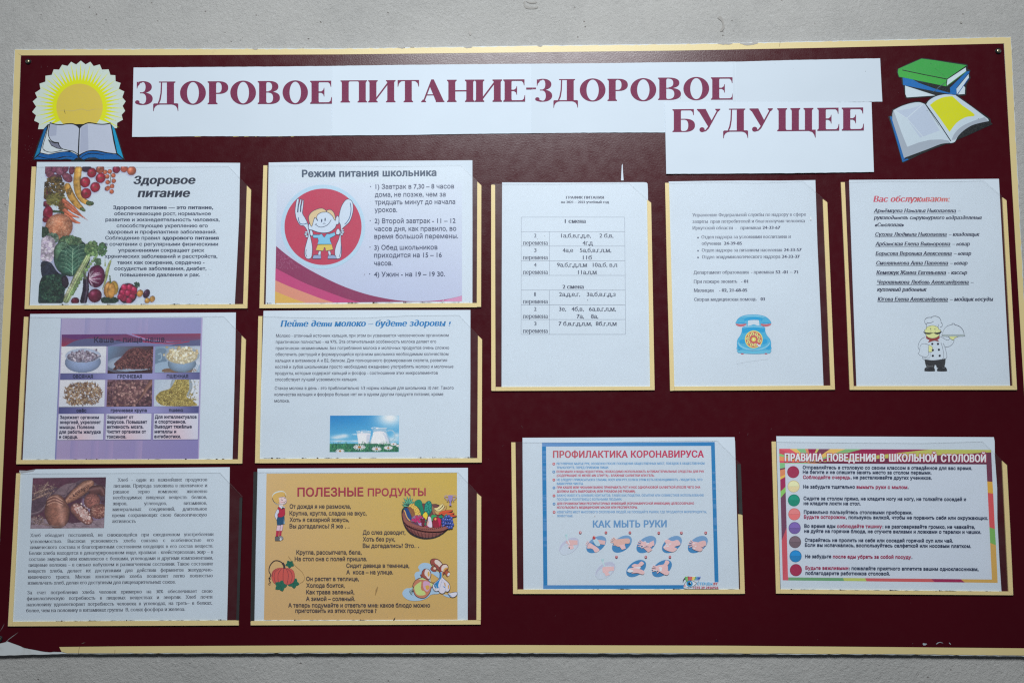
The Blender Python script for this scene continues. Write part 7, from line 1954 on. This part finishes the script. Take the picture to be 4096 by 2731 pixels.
k.poly([(520, 56), (190, 200), (182, 250), (200, 312), (870, 450), (885, 440), (880, 345), (1165, 150), (960, 120), (700, 78)], (52, 150, 66)); k.poly([(190, 204), (184, 250), (200, 312), (870, 450), (876, 352), (260, 222)], (56, 156, 62))
k.line([(246, 218), (560, 284), (886, 348)], 12, bk); k.poly([(890, 350), (1150, 180), (1156, 232), (880, 440)], (190, 204, 214)); k.line([(886, 350), (1150, 178)], 7, bk); k.line([(888, 348), (876, 390), (880, 446)], 8, bk, True); k.line([(880, 446), (1160, 236)], 6, (70, 160, 70))
k.poly([(68, 880), (100, 880), (110, 930), (280, 1460), (340, 1490), (250, 1528)], (4, 92, 160))
k.poly(list(smooth_pts([(290, 1468), (500, 1390), (720, 1310), (900, 1256)], False, 4)) + [(990, 1232), (1060, 1150), (1160, 1070), (1300, 1000), (1470, 955), (1530, 990), (1010, 1215), (260, 1500)], bk)
k.poly(list(smooth_pts([(118, 790), (230, 734), (360, 692), (480, 676), (560, 698), (576, 715)], False, 4)) + list(smooth_pts([(760, 1000), (935, 1228), (912, 1256), (800, 1270), (620, 1340), (430, 1410), (270, 1470)], False, 3)) + [(190, 1200), (104, 930), (104, 840)], pg2)
k.poly(list(smooth_pts([(120, 786), (230, 732), (360, 692), (480, 676), (560, 700), (578, 718)], False, 4)) + [(760, 1000), (930, 1226), (800, 1206), (640, 1212), (480, 1250), (318, 1312), (240, 1120)], pg)
k.poly([(150, 800), (350, 770), (560, 700), (780, 1080), (500, 1180), (300, 900)], (172, 184, 204)); k.line([(130, 790), (310, 905), (540, 706)], 12, (190, 202, 214)); k.line([(310, 905), (540, 1170)], 12, (186, 198, 210))
k.poly(list(smooth_pts([(582, 712), (620, 655), (720, 594), (840, 565), (940, 560), (1010, 576)], False, 4)) + [(1240, 740), (1470, 915), (1480, 945)] + list(smooth_pts([(1380, 965), (1240, 1005), (1120, 1080), (1040, 1160), (995, 1240), (930, 1258)], False, 4)), pg)
k.poly([(1420, 890), (1475, 945)] + list(smooth_pts([(1380, 965), (1240, 1005), (1120, 1080), (1040, 1160), (1000, 1210)], False, 4)) + list(smooth_pts([(950, 1215), (985, 1130), (1080, 1030), (1240, 950), (1420, 888)], False, 4)), pg2)
k.poly(list(smooth_pts([(640, 716), (720, 655), (830, 606), (960, 590)], False, 4)) + list(smooth_pts([(1100, 720), (1280, 858), (1150, 890), (1020, 970), (920, 1100)], False, 4)) + [(780, 900)], (196, 198, 14))
k.line([(576, 700), (760, 960), (938, 1230)], 13, (14, 30, 40), True); k.line([(580, 712), (625, 648), (720, 588), (840, 560), (1010, 572)], 6, bk, True)
k.line([(1010, 574), (1240, 735), (1480, 915)], 10, bk); k.line([(120, 784), (230, 728), (360, 686), (480, 668), (576, 700)], 10, bk, True)
k.line([(660, 555), (770, 460), (880, 380)], 12, (70, 90, 100), taper=True); k.line([(700, 180), (850, 300)], 12, (80, 166, 92), taper=True)
for x, y in ((655, 125), (600, 796), (1330, 910)): k.line([(x - 5, y - 4), (x + 5, y + 5)], 5, (60, 80, 84))
k.build('books_print', oB, 'vinyl')
# ------------------------------------------------------------------ grime along pocket edges
r = np.random.default_rng(77)
for fr, y0_, x0_, x1_, sl_, par, n_ in ((A, 1438, 90, 2060, -0.002, sA, 26), (B, 1426, 100, 2120, -0.007, sB, 22), (D, 1470, 95, 2180, -0.003, sD, 34), (E, 1496, 500, 2280, -0.007, sE, 30), (Ff, 1487, 90, 2150, -0.001, sF, 16), (J, 1478, 180, 2240, 0, sJ, 12), (K, 1480, 115, 2290, 0.009, sK, 30), (Cf, 1482, 100, 2150, -0.001, sC, 12)):
    g = Ink(fr, 0.00225, (255, 255, 255))
    for _ in range(n_):
        x = r.uniform(x0_, x1_); w_ = r.uniform(8, 90); y = y0_ + (x - x0_) * sl_
        g.line([(x, y), (x + w_ / 2, y - r.uniform(1, 4)), (x + w_, y + w_ * sl_)], r.uniform(2.0, 5), (78, 72, 72), taper=True)
        if r.random() < 0.2: g.ell(x, y - 3, r.uniform(5, 12), r.uniform(3, 6), (66, 52, 48))
    g.build('grime', par)['kind'] = 'stuff'

bpy.data.objects.remove(_fo); bpy.data.curves.remove(_fc)
